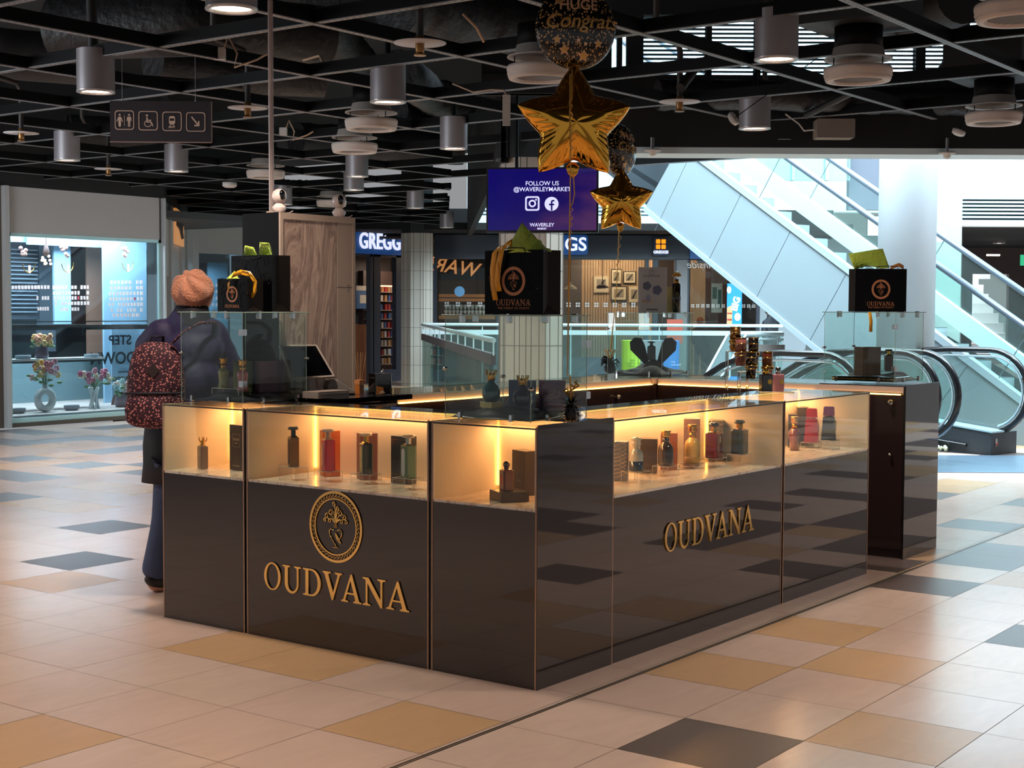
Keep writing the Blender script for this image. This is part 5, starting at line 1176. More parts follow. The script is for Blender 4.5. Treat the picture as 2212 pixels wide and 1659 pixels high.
def diffuser(label, u, v, box=False, z=3.03, r=.215, k=1):
    P = onz(u, v, z); P.z = z; t = thing('air_diffuser', label, 'air vent', P, 0, 'round white ceiling air diffusers')
    b = MB(); b.lathe([(r * .78, .0), (r * .93, .0), (r * .97, .02), (r * .96, .028), (r * .99, .032), (r * .98, .05), (r, .054), (r, .075), (r * .97, .085), (r * .6, .088), (r * .62, .03), (r * .78, .0)], 40, cap=False); b.build('ring', DIF, t)
    b = MB(); b.lathe([(r * .99, .135), (r * .99, .142), (r * .78, .15), (r * .72, .21), (r * .6, .21), (r * .6, .14), (r * .99, .135)], 40, cap=False); b.build('upper_collar', DIF, t)
    b = MB()
    for q in range(3): a = q * 2.1 + .4; b.cyl((r * .8 * math.cos(a), r * .8 * math.sin(a), .08), (r * .8 * math.cos(a), r * .8 * math.sin(a), .14), .004, 6)
    b.build('spacer_rod', RAIL, t)
    b = MB()
    for q in range(-5, 6):
        x = q * r * .12; w = math.sqrt(max(0, (r * .72) ** 2 - x * x)); b.box((x, -w, .012), (x + .004, w, .04))
    b.build('grille', mat('grille_grey', (150, 144, 140), .4), t)
    b = MB(); b.lathe([(r * .7, .2), (r * .7, .34)], 24); b.build('neck', RAIL, t)
    if box: b = MB(); b.box((-.3, -.3, .34), (.3, .3, .72)); b.build('plenum_box', mat('duct_dark', (26, 24, 26), .6), t)
for lb, u, v, bx in (('big round air diffuser in front of the louvres at top right', 1853, 176, True), ('round air diffuser near the right edge with a black plenum box', 2146, 268, True), ('air diffuser below the lamp left of the star balloon', 802, 281, False), ('air diffuser just below and left of another one, mid ceiling', 766, 330, False),
    ('air diffuser crossed by the metal pole', 574, 385, False), ('air diffuser behind the left tip of the big gold star', 1168, 172, False), ('air diffuser cut by the right top corner', 2200, 46, True), ('small far air diffuser behind the right webcam', 716, 446, False)): diffuser(lb, u, v, bx)
BRASS = mat('brass_old', (150, 112, 70), .35, .8)
def sprinkler(label, u, v, z=3.06, r=.15):
    P = onz(u, v, z); P.z = z; t = thing('sprinkler_head', label, 'sprinkler', P, 0, 'sprinklers with round plates')
    b = MB(); b.lathe([(.001, .03), (r, .032), (r, .036), (.001, .038)], 36, cap=False); b.build('round_plate', mat('plate_grey', (186, 182, 184), .5), t)
    b = MB(); b.lathe([(.022, -.03), (.026, 0), (.026, .07), (.018, .08)], 16); b.lathe([(.036, -.038), (.034, -.03)], 20); b.build('nozzle', BRASS, t)
    b = MB(); b.tube([(0, 0, .07), (0, 0, .40), (-.04, 0, .46), (-.30, 0, .50), (-.34, 0, .56), (-.34, 0, 1.68)], .022, 10); b.build('pipe', mat('pipe_dark', (44, 38, 36), .5), t)
for lb, u, v in (('sprinkler with a white plate left of the Congrats balloon', 907, 106), ('sprinkler with a round plate right of the toilet sign', 535, 243), ('sprinkler plate at the far left edge', 46, 296), ('sprinkler plate right of the big star balloon', 1468, 230), ('sprinkler plate above the escalator opening', 1688, 313), ('sprinkler plate at the right above the opening', 2113, 323), ('distant sprinkler plate above the left shopfront', 234, 372)): sprinkler(lb, u, v)
WT = mat('white_plastic', (190, 184, 178), .45)
def smoke(label, u, v, D, tilt=.3):
    P = at(u, v, D); t = thing('smoke_detector', label, 'detector', P, 0, rot=(tilt, .2, 0)); b = MB(); b.lathe([(.03, -.03), (.052, -.02), (.056, 0), (.056, .014), (.05, .016)], 24); b.build('body', WT, t); b = MB(); b.cyl((0, 0, .015), (0, 0, .9), .004, 6); b.build('hanger', RAIL, t)
smoke('smoke detector left of the downlight by the grey box', 1585, 256, 11.3, 1.0); smoke('smoke detector hanging above the opening at right', 2071, 285, 12.2)
t = thing('security_camera', 'small dome camera on a slotted bracket left above the opening', 'camera', at(1410, 327, 12.93), 0); b = MB(); b.lathe([(.001, -.045), (.03, -.03), (.036, 0), (.075, .004), (.07, .02)], 20); b.build('dome', WT, t); b = MB(); b.box((-.03, -.004, .02), (.02, .004, .12)); b.build('bracket', LAMPB, t)
t = thing('security_camera', 'small dome camera on a slotted bracket right above the opening', 'camera', at(2046, 333, 12.93), 0); b = MB(); b.lathe([(.001, -.045), (.03, -.03), (.036, 0), (.075, .004), (.07, .02)], 20); b.build('dome', WT, t); b = MB(); b.box((-.03, -.004, .02), (.02, .004, .14)); b.build('bracket', LAMPB, t)
P = at(1801, 300, 12.85); t = thing('junction_box', 'grey electrical box on the black bulkhead', 'box', P, CAMZ); b = MB(); b.rbox((-.165, -.09, 0), (.165, .09, .165), .01, 0, 1); o = b.build('box_body', mat('box_grey', (128, 118, 108), .5), t); o.location = (0, .0, 0); b = MB(); b.tube([(-.165, 0, .08), (-.26, 0, .07), (-.3, .02, .13), (-.42, .03, .22)], .008, 6); b.build('cable', WT, t)
# sockets and cables above the rails
def socketbox(label, u, v, D, s=1):
    P = at(u, v, D); t = thing('socket_outlet', label, 'socket', P, CAMZ); b = MB(); b.rbox((-.04 * s, -.02, -.04 * s), (.04 * s, .02, .04 * s), .006, 0, 1); b.build('socket_body', WT, t); b = MB(); b.tube([(.03 * s, 0, .03 * s), (.06 * s, 0, .12 * s), (.12 * s, 0, .0), (.10 * s, 0, -.09 * s), (.25 * s, 0, -.04 * s), (.32 * s, 0, .0)], .007, 6); b.build('cable', mat('cable_beige', (176, 146, 120), .5), t)
socketbox('white socket with looping cable above the toilet sign', 474, 116, 9.9); socketbox('socket box on a rail right of the pole', 612, 284, 12.6, .8)
t = thing('power_strip', 'white power strip hanging left of the gold star balloon', 'socket', at(1094, 238, 9.6), CAMZ); b = MB(); b.rbox((-.026, -.012, -.10), (.026, .012, .10), .006, 0, 1); b.build('strip_body', WT, t); b = MB(); b.tube([(0, 0, .10), (-.02, 0, .13), (-.10, .02, .135), (-.22, .1, .13), (-.36, .2, .20)], .006, 6); b.build('cable', mat('cable_beige'), t)
t = thing('ceiling_speaker', 'small flat white ceiling speaker left of the pole', 'speaker', at(496, 398, 15.5), 0); b = MB(); b.lathe([(.05, -.035), (.075, -.02), (.075, .02)], 24); b.build('body', WT, t)
# ducts, pipes and insulation above the rails
DUCT = mat('duct_wrinkled', (34, 33, 34), .55, .25, bump=.9, bscale=14, noise=.2, nscale=6); PIPE = mat('pipe_dark'); DK2 = mat('duct_dark', (20, 20, 22), .6)
dn = [0]
def duct(label, pts, r, m=DUCT, name='air_duct', wob=0, seg=18, flat=None):
    o = Vector(pts[0]); t = thing(name, label, 'duct' if 'duct' in name else 'pipe', o, 0); n = len(pts); P = []
    rr = random.Random(dn[0]); dn[0] += 1
    for i in range(n - 1):
        K = 14
        for k in range(K + (i == n - 2)):
            P.append(Vector(pts[i]).lerp(Vector(pts[i + 1]), k / K) - o)
    R = [r * (1 + wob * rr.uniform(-1, 1)) for _ in P]
    b = MB(); b.tube(P, R, seg, flat=flat); b.build('duct_run' if 'duct' in name else 'pipe_run', m, t)
duct('wide grey duct across the ceiling above the toilet sign', [onz(120, 62, 3.72), onz(420, 52, 3.72), onz(700, 80, 3.75)], .24)
duct('rounded duct left of the pole behind the rails', [onz(330, 135, 3.75), onz(500, 160, 3.75), onz(700, 170, 3.75)], .18, wob=.02)
duct('crumpled black insulated duct above the star balloon', [onz(860, 5, 3.85), onz(1040, 45, 3.85), onz(1190, 70, 3.85)], .24, wob=.07)
duct('crumpled flexible duct beside the power strip', [onz(690, 20, 4.3), onz(735, 90, 4.3), onz(800, 160, 4.3)], .2, wob=.08)
duct('long wrinkled duct behind the mid ceiling lamps', [onz(640, 300, 3.7), onz(800, 315, 3.7), onz(1000, 320, 3.7)], .22, wob=.06)
duct('insulated duct left of the black column', [onz(860, 150, 3.75), onz(930, 205, 3.75), onz(1000, 225, 3.75)], .18, wob=.08)
duct('wrinkled duct between the two air diffusers', [onz(850, 240, 4.25), onz(900, 270, 4.25), onz(980, 300, 4.25)], .20, wob=.09)
duct('big black round duct at the top right', [onz(1760, -10, 3.75), onz(1930, 55, 3.8), onz(2080, -10, 3.8)], .20, DK2)
duct('grey insulated duct along the bulkhead', [at(1420, 205, 12.4), at(1640, 205, 12.6), at(1900, 215, 12.7)], .13, wob=.05)
duct('second grey duct along the bulkhead at the right', [at(1900, 215, 12.75), at(2212, 225, 12.9)], .12, wob=.05)
duct('square edged duct high at the left edge', [onz(-60, 110, 3.8), onz(170, 130, 3.8)], .22, DK2)
duct('far dark duct above the grey shopfront', [onz(150, 285, 3.8), onz(330, 295, 3.8)], .22)
duct('long far duct over the tall cabinet', [onz(560, 415, 3.75), onz(640, 417, 3.75), onz(740, 420, 3.75)], .25, wob=.04)
duct('thin brown pipe right of the toilet sign', [onz(250, 165, 3.42), onz(420, 178, 3.42), onz(520, 190, 3.42)], .028, PIPE, 'water_pipe', seg=10)
duct('pipe slanting down from the louvres', [at(1560, 105, 11), at(1500, 150, 10.8), at(1470, 190, 10.6)], .035, PIPE, 'water_pipe', seg=10)
duct('vertical dark pipe above the left lamp', [at(196, -20, 9.9), at(199, 60, 9.9), at(201, 118, 9.92)], .035, DK2, 'water_pipe', seg=10)
duct('slanting pipe left below the grey box', [at(1740, 250, 12.6), at(1850, 195, 12.2)], .03, DK2, 'water_pipe', seg=10)
duct('dark slanting brace over the louvres at right', [at(2035, 155, 12.5), at(2095, 70, 12)], .05, DK2, 'steel_brace_pipe', seg=8)
# low truss cables
for i, (pts) in enumerate(([at(700, 140, 11), at(740, 175, 11), at(800, 165, 11.2), at(870, 150, 11.4)], [at(1000, 30, 9), at(1030, 60, 9), at(1045, 90, 9.1)], [at(655, 130, 11), at(690, 120, 10.8), at(705, 150, 10.6)])):
    o = pts[0]; t = thing('loose_cable', ('thin cable draped over the rails right of the pole', 'thin orange cable left of the Congrats balloon', 'beige cable loop beside the wrinkled duct')[i], 'cable', o, 0); b = MB(); b.tube([p - o for p in pts], .009, 6); b.build('cable_run', mat('cable_beige'), t)

# ------------------------------------------------------------------ toilet and train sign
t = thing('hanging_sign', 'black hanging sign with toilet, wheelchair, train and arrow symbols', 'sign', at(347, 262, 10.8), CAMZ + .02); k = 10.8 / FP; ICO = mat('sign_print', (214, 180, 160), .5)
b = MB(); b.box((-108 * k, 0, -43 * k), (108 * k, .02, 43 * k)); b.build('board', mat('sign_black', (38, 30, 34), .5), t)
b = MB(); b.box((-109 * k, -.002, -45 * k), (109 * k, .022, -43 * k)); b.box((108 * k, -.002, -45 * k), (109 * k, .022, 43 * k)); b.build('frame_edge', mat('sign_edge', (130, 106, 98), .5), t)
def rrect(cx, cy_, w, h, r): 
    p = []
    for sx, sy, a in ((1, 1, 0), (-1, 1, 90), (-1, -1, 180), (1, -1, 270)): p += arc(cx + sx * (w - r), cy_ + sy * (h - r), r, r, a, a + 90, 5)
    return p
def figs(loops, name='symbol', dz=.0015): return curve_mesh(name, [[(x * k, y * k) for x, y in l] for l in loops], .002, ICO, t, (0, -dz, 0), (PI / 2, 0, 0))
for i, cx in enumerate((-77, -26.5, 24.5, 75)): figs([rrect(cx, 2 - i, 20.5, 20.5, 6), rrect(cx, 2 - i, 18.8, 18.8, 5)], 'symbol_frame')
figs([oval(-87, 13, 2.2, 2.2, 12), [(-90, 9), (-84, 9), (-80, -1), (-82, -1.5), (-85, 4), (-84, -5), (-85, -12), (-89, -12), (-90, -5), (-89, 4), (-92, -1.5), (-94, -1)], [(-77.6, 12), (-76.6, 12), (-76.6, -10), (-77.6, -10)], oval(-67, 13, 2.2, 2.2, 12), [(-71, 9), (-63, 9), (-61.5, 0), (-63, 0), (-64.5, 5), (-64.5, -12), (-66.5, -12), (-66.6, -3), (-67.4, -3), (-67.5, -12), (-69.5, -12), (-69.5, 5), (-71, 0), (-72.5, 0)]])
figs([oval(-29, 12, 2.4, 2.4, 12), [(-30.5, 8), (-27.5, 8), (-27, 3), (-20, 3), (-20, 1), (-27, 1), (-27, -1), (-19, -1), (-15, -10), (-17, -11), (-20.5, -3), (-30, -3)]]); figs([oval(-27, -5, 8, 7.5, 28), oval(-27, -5, 6.4, 6, 28)])
figs([[(18, 8), (20, 11), (29, 11), (31, 8), (31, -4), (28, -7), (21, -7), (18, -4)], [(19.5, 6.5), (29.5, 6.5), (29, 1), (20, 1)]]); figs([[(20, -8), (22, -8), (19, -14), (16, -14)], [(27, -8), (29, -8), (33, -14), (30, -14)], [(19, -10.5), (30, -10.5), (30.6, -12), (18.4, -12)]])
figs([[(65, 9), (67, 11), (80, -4.5), (80, 1), (83, 1), (83, -10), (72, -10), (72, -7), (78, -7)]])
for x in (-82, 74): b = MB(); b.cyl((x * k, .01, 43 * k), (x * k, .01, 43 * k + .42), .0018, 5); b.cyl((x * k, .01, 41 * k), (x * k, .01, 46 * k), .007, 8); b.build('hanging_wire', LAMPB, t)

# ------------------------------------------------------------------ television
t = thing('television', 'dark blue screen lettered FOLLOW US hanging in front of the column', 'screen', at(1171, 432, 13.9), CAMZ - .12); k = 13.9 / FP
b = MB(); b.box((-121 * k, 0, -70 * k), (121 * k, .05, 70 * k)); o = b.build('casing', mat('tv_black', (10, 9, 10), .3), t)
def tvscreen():
    m = bpy.data.materials.new('tv_picture'); m.use_nodes = True; nt = m.node_tree; b = nt.nodes['Principled BSDF']; L = nt.links.new
    tc = nt.nodes.new('ShaderNodeTexCoord'); n = nt.nodes.new('ShaderNodeTexNoise'); n.inputs['Scale'].default_value = 3.2; n.inputs['Detail'].default_value = 2
    gr = nt.nodes.new('ShaderNodeSeparateXYZ'); L(tc.outputs['Object'], gr.inputs[0]); a = nt.nodes.new('ShaderNodeMath'); a.operation = 'MULTIPLY_ADD'; a.inputs[1].default_value = .55; a.inputs[2].default_value = .18; L(gr.outputs['X'], a.inputs[0])
    c = nt.nodes.new('ShaderNodeMath'); c.operation = 'MULTIPLY_ADD'; c.inputs[1].default_value = -.6; L(gr.outputs['Z'], c.inputs[0]); L(a.outputs[0], c.inputs[2])
    s = nt.nodes.new('ShaderNodeMath'); s.operation = 'MULTIPLY'; L(c.outputs[0], s.inputs[0]); L(n.outputs['Fac'], s.inputs[1])
    r = ramp(nt, [(0, (16, 8, 96)), (.12, (26, 12, 88)), (.30, (72, 38, 86))]); L(s.outputs[0], r.inputs[0]); L(r.outputs[0], b.inputs['Emission Color']); b.inputs['Emission Strength'].default_value = 1.0
    b.inputs['Base Color'].default_value = (0, 0, 0, 1); b.inputs['Roughness'].default_value = .12; return m
b = MB(); b.box((-117 * k, -.002, -65 * k), (117 * k, 0, 66.5 * k)); b.build('screen', tvscreen(), t)
TW = mat('tv_text_white', (220, 222, 255), .5, emit=(206, 208, 250), es=.85)
text('screen_lettering', 'FOLLOW US', 13 * k, TW, t, (0, -.0035, 35 * k), (PI / 2, 0, 0), .001, .01); text('screen_lettering', '@WAVERLEYMARKET', 12.6 * k, TW, t, (0, -.0035, 22.5 * k), (PI / 2, 0, 0), .001, .015)
text('screen_lettering', 'WAVERLEY', 10.5 * k, TW, t, (0, -.0035, -53.5 * k), (PI / 2, 0, 0), .001, .015); text('screen_lettering', 'MARKET', 5.2 * k, TW, t, (0, -.0035, -61.6 * k), (PI / 2, 0, 0), .001, .03)
sk = lambda L: [[(x * k, y * k) for x, y in l] for l in L]
curve_mesh('square_camera_icon', sk([rrect(-21, -7.5, 15.5, 15.5, 5), rrect(-21, -7.5, 12, 12, 3.5)]), .001, TW, t, (0, -.0035, 0), (PI / 2, 0, 0)); curve_mesh('square_camera_icon', sk([oval(-21, -7.5, 8, 8), oval(-21, -7.5, 4.6, 4.6)]), .001, TW, t, (0, -.0035, 0), (PI / 2, 0, 0)); curve_mesh('square_camera_icon', sk([oval(-13, .5, 2, 2, 14)]), .001, TW, t, (0, -.0035, 0), (PI / 2, 0, 0))
curve_mesh('round_f_icon', sk([oval(20.5, -8.5, 15, 15), [(19, -23), (22.6, -23), (22.6, -11.6), (26, -11.6), (26.6, -8), (22.6, -8), (22.6, -5), (23.6, -3.2), (27, -3.2), (27, -.2), (22.5, 0), (19.6, -1.5), (18.8, -4.5), (18.8, -8), (15, -8), (15, -11.6), (18.8, -11.6)]]), .001, TW, t, (0, -.0035, 0), (PI / 2, 0, 0))
b = MB(); b.cyl((-.25, .06, 70 * k), (-.25, .06, 4.74 - 2.6), .015, 8); b.cyl((.25, .06, 70 * k), (.25, .06, 4.74 - 2.6), .015, 8); b.build('hanging_bracket', RAIL, t)
# ------------------------------------------------------------------ pillars
TILE = mat('pillar_tile', (186, 178, 168), .25, noise=.05, nscale=3); SEAM = mat('pillar_seam', (110, 104, 98), .6)
def pillar(P, r, z0, z1, dz, nm, rot=0, top=4.75, br=0):
    b = MB(); b.lathe([(r, z0), (r, z1)], 8, (P.x, P.y, 0), 0, False, ang=rot); b.lathe([(r + br, z1), (r + br, top)], 8, (P.x, P.y, 0), 1, False, ang=rot)
    z = z1 - dz
    while z > z0: b.lathe([(r + .0015, z - .004), (r + .0015, z + .004)], 8, (P.x, P.y, 0), 2, False, ang=rot); z -= dz
    for q in range(8):
        a0, a1 = rot + q * PI / 4, rot + (q + 1) * PI / 4
        for f in (0, .25, .75):
            x = P.x + (r + .001) * (math.cos(a0) * (1 - f) + math.cos(a1) * f); y = P.y + (r + .001) * (math.sin(a0) * (1 - f) + math.sin(a1) * f); b.box((x - .003, y - .003, z0), (x + .003, y + .003, z1), 2)
    o = b.build(nm, [TILE, mat('pillar_black', (18, 18, 20), .6), SEAM]); o['kind'] = 'structure'
P = at(901, 700, 29.7); pillar(Vector((P.x, P.y, 0)), .345, 0, 3.09, .38, 'tiled_pillar', .3)
P = at(1146, 700, 15.0); pillar(Vector((P.x, P.y, 0)), .345, 0, 3.10, .378, 'tiled_pillar', .3, br=.05)
P = at(1956, 700, 17.3); b = MB(); b.lathe([(.335, 0), (.335, 9)], 40, (P.x, P.y, 0)); o = b.build('white_pillar', mat('column_white', (226, 236, 246), .45)); o['kind'] = 'structure'
b = MB(); b.box((5.72, 20, 0), (6.14, 20.5, 9), 0, Mb); o = b.build('grey_pillar', mat('concrete_green', (150, 168, 164), .7, noise=.1, nscale=2)); o['kind'] = 'structure'

# ------------------------------------------------------------------ escalators
dv = (rh * -.63 + fh * .7768).normalized(); nv = (rh * .7768 + fh * .63).normalized(); ang = math.atan2(dv.y, dv.x)
ESP = mat('escalator_panel', (128, 142, 148), .5, noise=.04, nscale=1.5); EST = mat('escalator_steel', (196, 214, 224), .3, .5); HRL = mat('handrail_black', (26, 25, 28), .22); ESG = glass('escalator_glass', (238, 248, 246), 1, dens=.02); ESD = mat('step_dark', (58, 66, 74), .5); STW = mat('step_riser_pale', (176, 190, 198), .5)
# local frame: x along the run, y to the far side (n), z up
def esc_frame(name, label, P): 
    t = thing(name, label, 'escalator', P, ang); return t
sgn = -1 if dv.cross(nv).z < 0 else 1       # side of n in the local frame
t = esc_frame('escalator', 'upward escalator with a pale panelled side rising left over the hall', fr(5.177, 18.139, 0))
sl_ = .617
def P2(s, z): return (s, z)
ex = 9.0
n0 = (-.65, 1)      # perpendicular cut direction
b = MB(); e1_, e2_ = 5.04, 4.32
b.prism([(-2.2, .0), (0.0, 0), (5.04, 5.04 * sl_ - .01), (4.32, 1.32 + 4.32 * sl_), (-1.6, 1.32 - 1.6 * sl_), (-2.2, .35)], -.02, .02, 1); b.build('side_panel', ESP, t)
b = MB()
for s0 in (4.1, 3.1, 2.2, 1.25, .3, -.6):
    x1, z1 = s0, 1.31 + s0 * sl_; x0, z0 = x1 + .72, z1 - .72 / .65 * .98
    z0 = max(z0, .05)
    b.cyl((x0, -sgn * .0215, z0), (x1, -sgn * .0215, z1), .004, 5)
b.build('panel_joints', mat('panel_joint', (96, 110, 118), .6), t)
b = MB(); b.prism([(0, -.05), (5.04, 5.04 * sl_ - .06), (5.04, 5.04 * sl_ + .02), (0, .04)], -.04, .04, 1); b.prism([(-2.0, 1.30 - 2.0 * sl_), (4.32, 1.30 + 4.32 * sl_), (4.32, 1.40 + 4.32 * sl_), (-2.0, 1.40 - 2.0 * sl_)], -.05, .05, 1); b.build('edge_trim', EST, t)
b = MB(); b.prism([(-2.0, .05), (0, .04), (ex, ex * sl_), (ex, ex * sl_ + .80), (-1.6, .0)], sgn * .06, sgn * 1.0, 1); b.build('truss', mat('truss_dark', (44, 52, 58), .6), t)
b = MB(); b2 = MB()
for q in range(34):
    s = -1.6 + q * .33; z = 1.13 + s * sl_
    b.box((s, min(sgn * .1, sgn * .95), z - .22), (s + .35, max(sgn * .1, sgn * .95), z), 0); b2.box((s - .004, min(sgn * .1, sgn * .95), z - .20), (s, max(sgn * .1, sgn * .95), z - .006), 0)
b.build('steps', ESD, t); b2.build('step_risers', STW, t)
for off, nm in ((0.0, 'near'), (1.05, 'far')):
    o_ = sgn * off
    b = MB(); b.prism([(-2.0, 1.38 - 2 * sl_), (ex, 1.38 + ex * sl_), (ex, 2.2 + ex * sl_), (-2.0, 2.2 - 2 * sl_)], o_ - .006, o_ + .006, 1); b.build('balustrade_glass', ESG, t)
    b = MB(); b.tube([(-2.0, o_, 2.22 - 2 * sl_), (ex, o_, 2.22 + ex * sl_)], .040, 10); b.build('handrail', mat('handrail_grey', (96, 106, 118), .3, .2), t)
b = MB(); b.prism([(-2.0, 1.18 - 2 * sl_), (ex, 1.18 + ex * sl_), (ex, 1.46 + ex * sl_), (-2.0, 1.46 - 2 * sl_)], sgn * .98, sgn * 1.06, 1); b.build('inner_skirt', mat('skirt_white', (206, 226, 234), .35, .2), t)
b = MB()
for off in (0.0, 1.05):
    for s0 in (-1, .9, 2.8, 4.7, 6.6): b.cyl((s0, sgn * off, 1.4 + s0 * sl_), (s0 - .38, sgn * off, 2.18 + (s0 - .38) * sl_), .006, 5)
b.build('glass_joints', mat('panel_joint'), t)
def newel(t, off):
    y = sgn * off; path = [(.46 + .46 * math.cos(a), y, .685 + .46 * math.sin(a)) for a in [math.radians(255 - q * 11) for q in range(16)]]
    path += [(1.0, y, 1.145), (1.4, y, 1.12), (1.8, y, 1.0), (2.3, y, .74), (8.0, y, -2.6)]
    b = MB(); b.tube(path, .042, 10, flat=.8); b.build('handrail', HRL, t)
    inn = [(p[0] * 1 + (.46 - p[0]) * .14 if p[0] < 1 else p[0], p[2] - (.0 if p[0] < .46 else .07) if p[0] > .46 else .685 + (p[2] - .685) * .86) for p in path]
    b = MB(); b.tube([(x, y, z) for x, z in inn], .014, 8); b.build('rail_guide', EST, t)
    b = MB(); b.prism(inn + [(8.0, -3.4), (2.2, -.1), (1.4, .18)], y - .005, y + .005, 1); b.build('balustrade_glass', ESG, t)
    b = MB(); b.prism([(.35, .0), (1.5, .0), (8, -4.2), (8, -3.4), (2.2, -.1), (1.4, .2), (.35, .22)], y - .05, y + .05, 1); b.build('skirt_base', EST, t)
Pc = onz(2140, 984, 0); E1 = Pc + nv * .27 - dv * .27
t = esc_frame('escalator', 'downward escalator whose big black newel stands at the right edge', E1 - nv * 1.30 + Vector((0, 0, .002)))
newel(t, 0); newel(t, 1.30); tE = t
b = MB(); b.box((.3, min(0, sgn * .06), -.02), (1.6, max(sgn * .05, sgn * 1.25), .0)); b.build('comb_plate', EST, t)
t = esc_frame('escalator', 'downward escalator further left, seen through the end glass cube', E1 - nv * 2.90 + Vector((0, 0, .002))); newel(t, 0); newel(t, 1.25)
# black plinth of the newel with steel cover and stop button
t = tE; PL = len(kids(tE))
ys = sorted((0, sgn * .5))
b = MB(); b.prism([(0, 0), (1.05, 0), (1.05, .30), (.95, .335), (0, .245)], ys[0], ys[1], 1); b.build('plinth_body', mat('plinth_black', (40, 44, 50), .45, bump=.2, bscale=60), t)
b = MB(); b.prism([(-.015, .245), (.97, .335), (.97, .352), (-.015, .262)], ys[0] - .01, ys[0] + .27 if sgn > 0 else ys[1] + .01, 1) if sgn > 0 else b.prism([(-.015, .245), (.97, .335), (.97, .352), (-.015, .262)], ys[1] - .26, ys[1] + .01, 1); b.build('cover_plate', mat('cover_steel', (176, 204, 216), .3, .5), t)
yf = 0
b = MB(); b.rbox((-.006, sgn * .10 - .02, .09), (0, sgn * .10 + .02, .18), .018, 0, 0); b.build('button_plate', mat('plate_beige', (170, 150, 140), .5), t)
b = MB(); b.sphere((-.008, sgn * .10, .115), .014, 12, 8); b.build('stop_button', mat('button_red', (190, 40, 40), .4), t)
b = MB(); b.tube([(.30, -sgn * .012, .09), (1.0, -sgn * .012, .14)], .018, 8); b.build('rubber_buffer', HRL, t)
for c_ in kids(tE)[PL:]: c_.location = (.27, sgn * 1.03, 0)
P = onz(2036, 976, 0) ; t = thing('cut_flower', 'small white flower lying on the floor by the escalator plinth', 'flower', Vector((P.x, P.y, .002)), 0); b = MB(); r = random.Random(6)
for q in range(14): b.sphere((r.uniform(-.05, .05), r.uniform(-.05, .05), r.uniform(.012, .06)), .018, 8, 5)
b.build('petals', mat('petal_white', (216, 224, 196), .6), t)
# railings round the void
RW = mat('rail_white_steel', (206, 226, 232), .3, .4); RG = glass('rail_glass', (226, 242, 240), 1.0, dens=.03)
mz = lambda X, D, z: fr(X, D, z)
t = thing('glass_railing', 'long white topped glass railing in front of the bakery shop', 'railing', fr(0, 28, 0), 0); o0 = fr(0, 28, 0)
xa, xb = (912 - 1106) / FP * 28, (1690 - 1106) / FP * 28
b = MB(); b.cyl(mz(xa, 28, 1.27) - o0, mz(xb, 28, 1.27) - o0, .032, 10); b.build('top_rail', RW, t)
b = MB(); b.box((xa, 28.0, 1.08), (xb, 28.04, 1.17), 0, Matrix.Translation(-o0) @ Mb); b.build('lower_rail', RW, t)
b = MB(); b.box((xa, 28.0, .06), (xb, 28.012, 1.08), 0, Matrix.Translation(-o0) @ Mb); b.build('glass_panels', RG, t)
b = MB()
for q in range(6): X = xa + .3 + q * .85; b.cyl(mz(X, 28.02, 0) - o0, mz(X, 28.02, 1.25) - o0, .014, 8)
b.build('rail_posts', RW, t)
t = thing('glass_railing', 'glass railing with a dark band running toward the tiled column', 'railing', fr(-1.7, 27.5, 0), 0); o0 = fr(-1.7, 27.5, 0); A1, A2 = (-1.70, 27.6), (-.2, 15.6)
b = MB(); b.cyl(mz(*A1, 1.27) - o0, mz(*A2, 1.245) - o0, .030, 10); b.build('top_rail', RW, t)
def strip(A, B, z0, z1, th): 
    a, b_ = fr(*A, 0), fr(*B, 0); L0 = (b_ - a).length; M_ = Matrix.Translation(a - o0) @ Matrix.Rotation(math.atan2((b_ - a).y, (b_ - a).x), 4, 'Z'); b = MB(); b.box((0, -th / 2, z0), (L0, th / 2, z1), 0, M_); return b
strip(A1, A2, .98, 1.10, .05).build('dark_band', mat('rail_band_brown', (74, 62, 66), .5), t); strip(A1, A2, .05, .98, .012).build('glass_panels', RG, t)
b = MB()
for q in range(12): f = q / 11; X, D = A1[0] + (A2[0] - A1[0]) * f, A1[1] + (A2[1] - A1[1]) * f; b.cyl(mz(X, D, 1.08) - o0, mz(X, D, 1.26) - o0, .010, 6)
b.build('rail_posts', RW, t)
t = thing('short_railing', 'short double tube railing at the top of the down escalators', 'railing', fr(3, 20.6, 0), 0); o0 = fr(3, 20.6, 0); xa, xb = (1575 - 1106) / FP * 20.6, (1692 - 1106) / FP * 20.6
b = MB(); b.cyl(mz(xa, 20.6, 1.235) - o0, mz(xb, 20.6, 1.235) - o0, .030, 10); b.cyl(mz(xa, 20.6, 1.165) - o0, mz(xb, 20.6, 1.165) - o0, .018, 10); b.build('tubes', RW, t)
b = MB(); b.box((xa + .1, 20.6, .98), (xb + .02, 20.64, 1.09), 0, Matrix.Translation(-o0) @ Mb); b.build('brown_board', mat('rail_board', (128, 120, 116), .5), t)
b = MB()
for f in (.02, .5, .9): b.cyl(mz(xa + (xb - xa) * f, 20.62, 0) - o0, mz(xa + (xb - xa) * f, 20.62, 1.23) - o0, .015, 8)
b.build('rail_posts', RW, t)
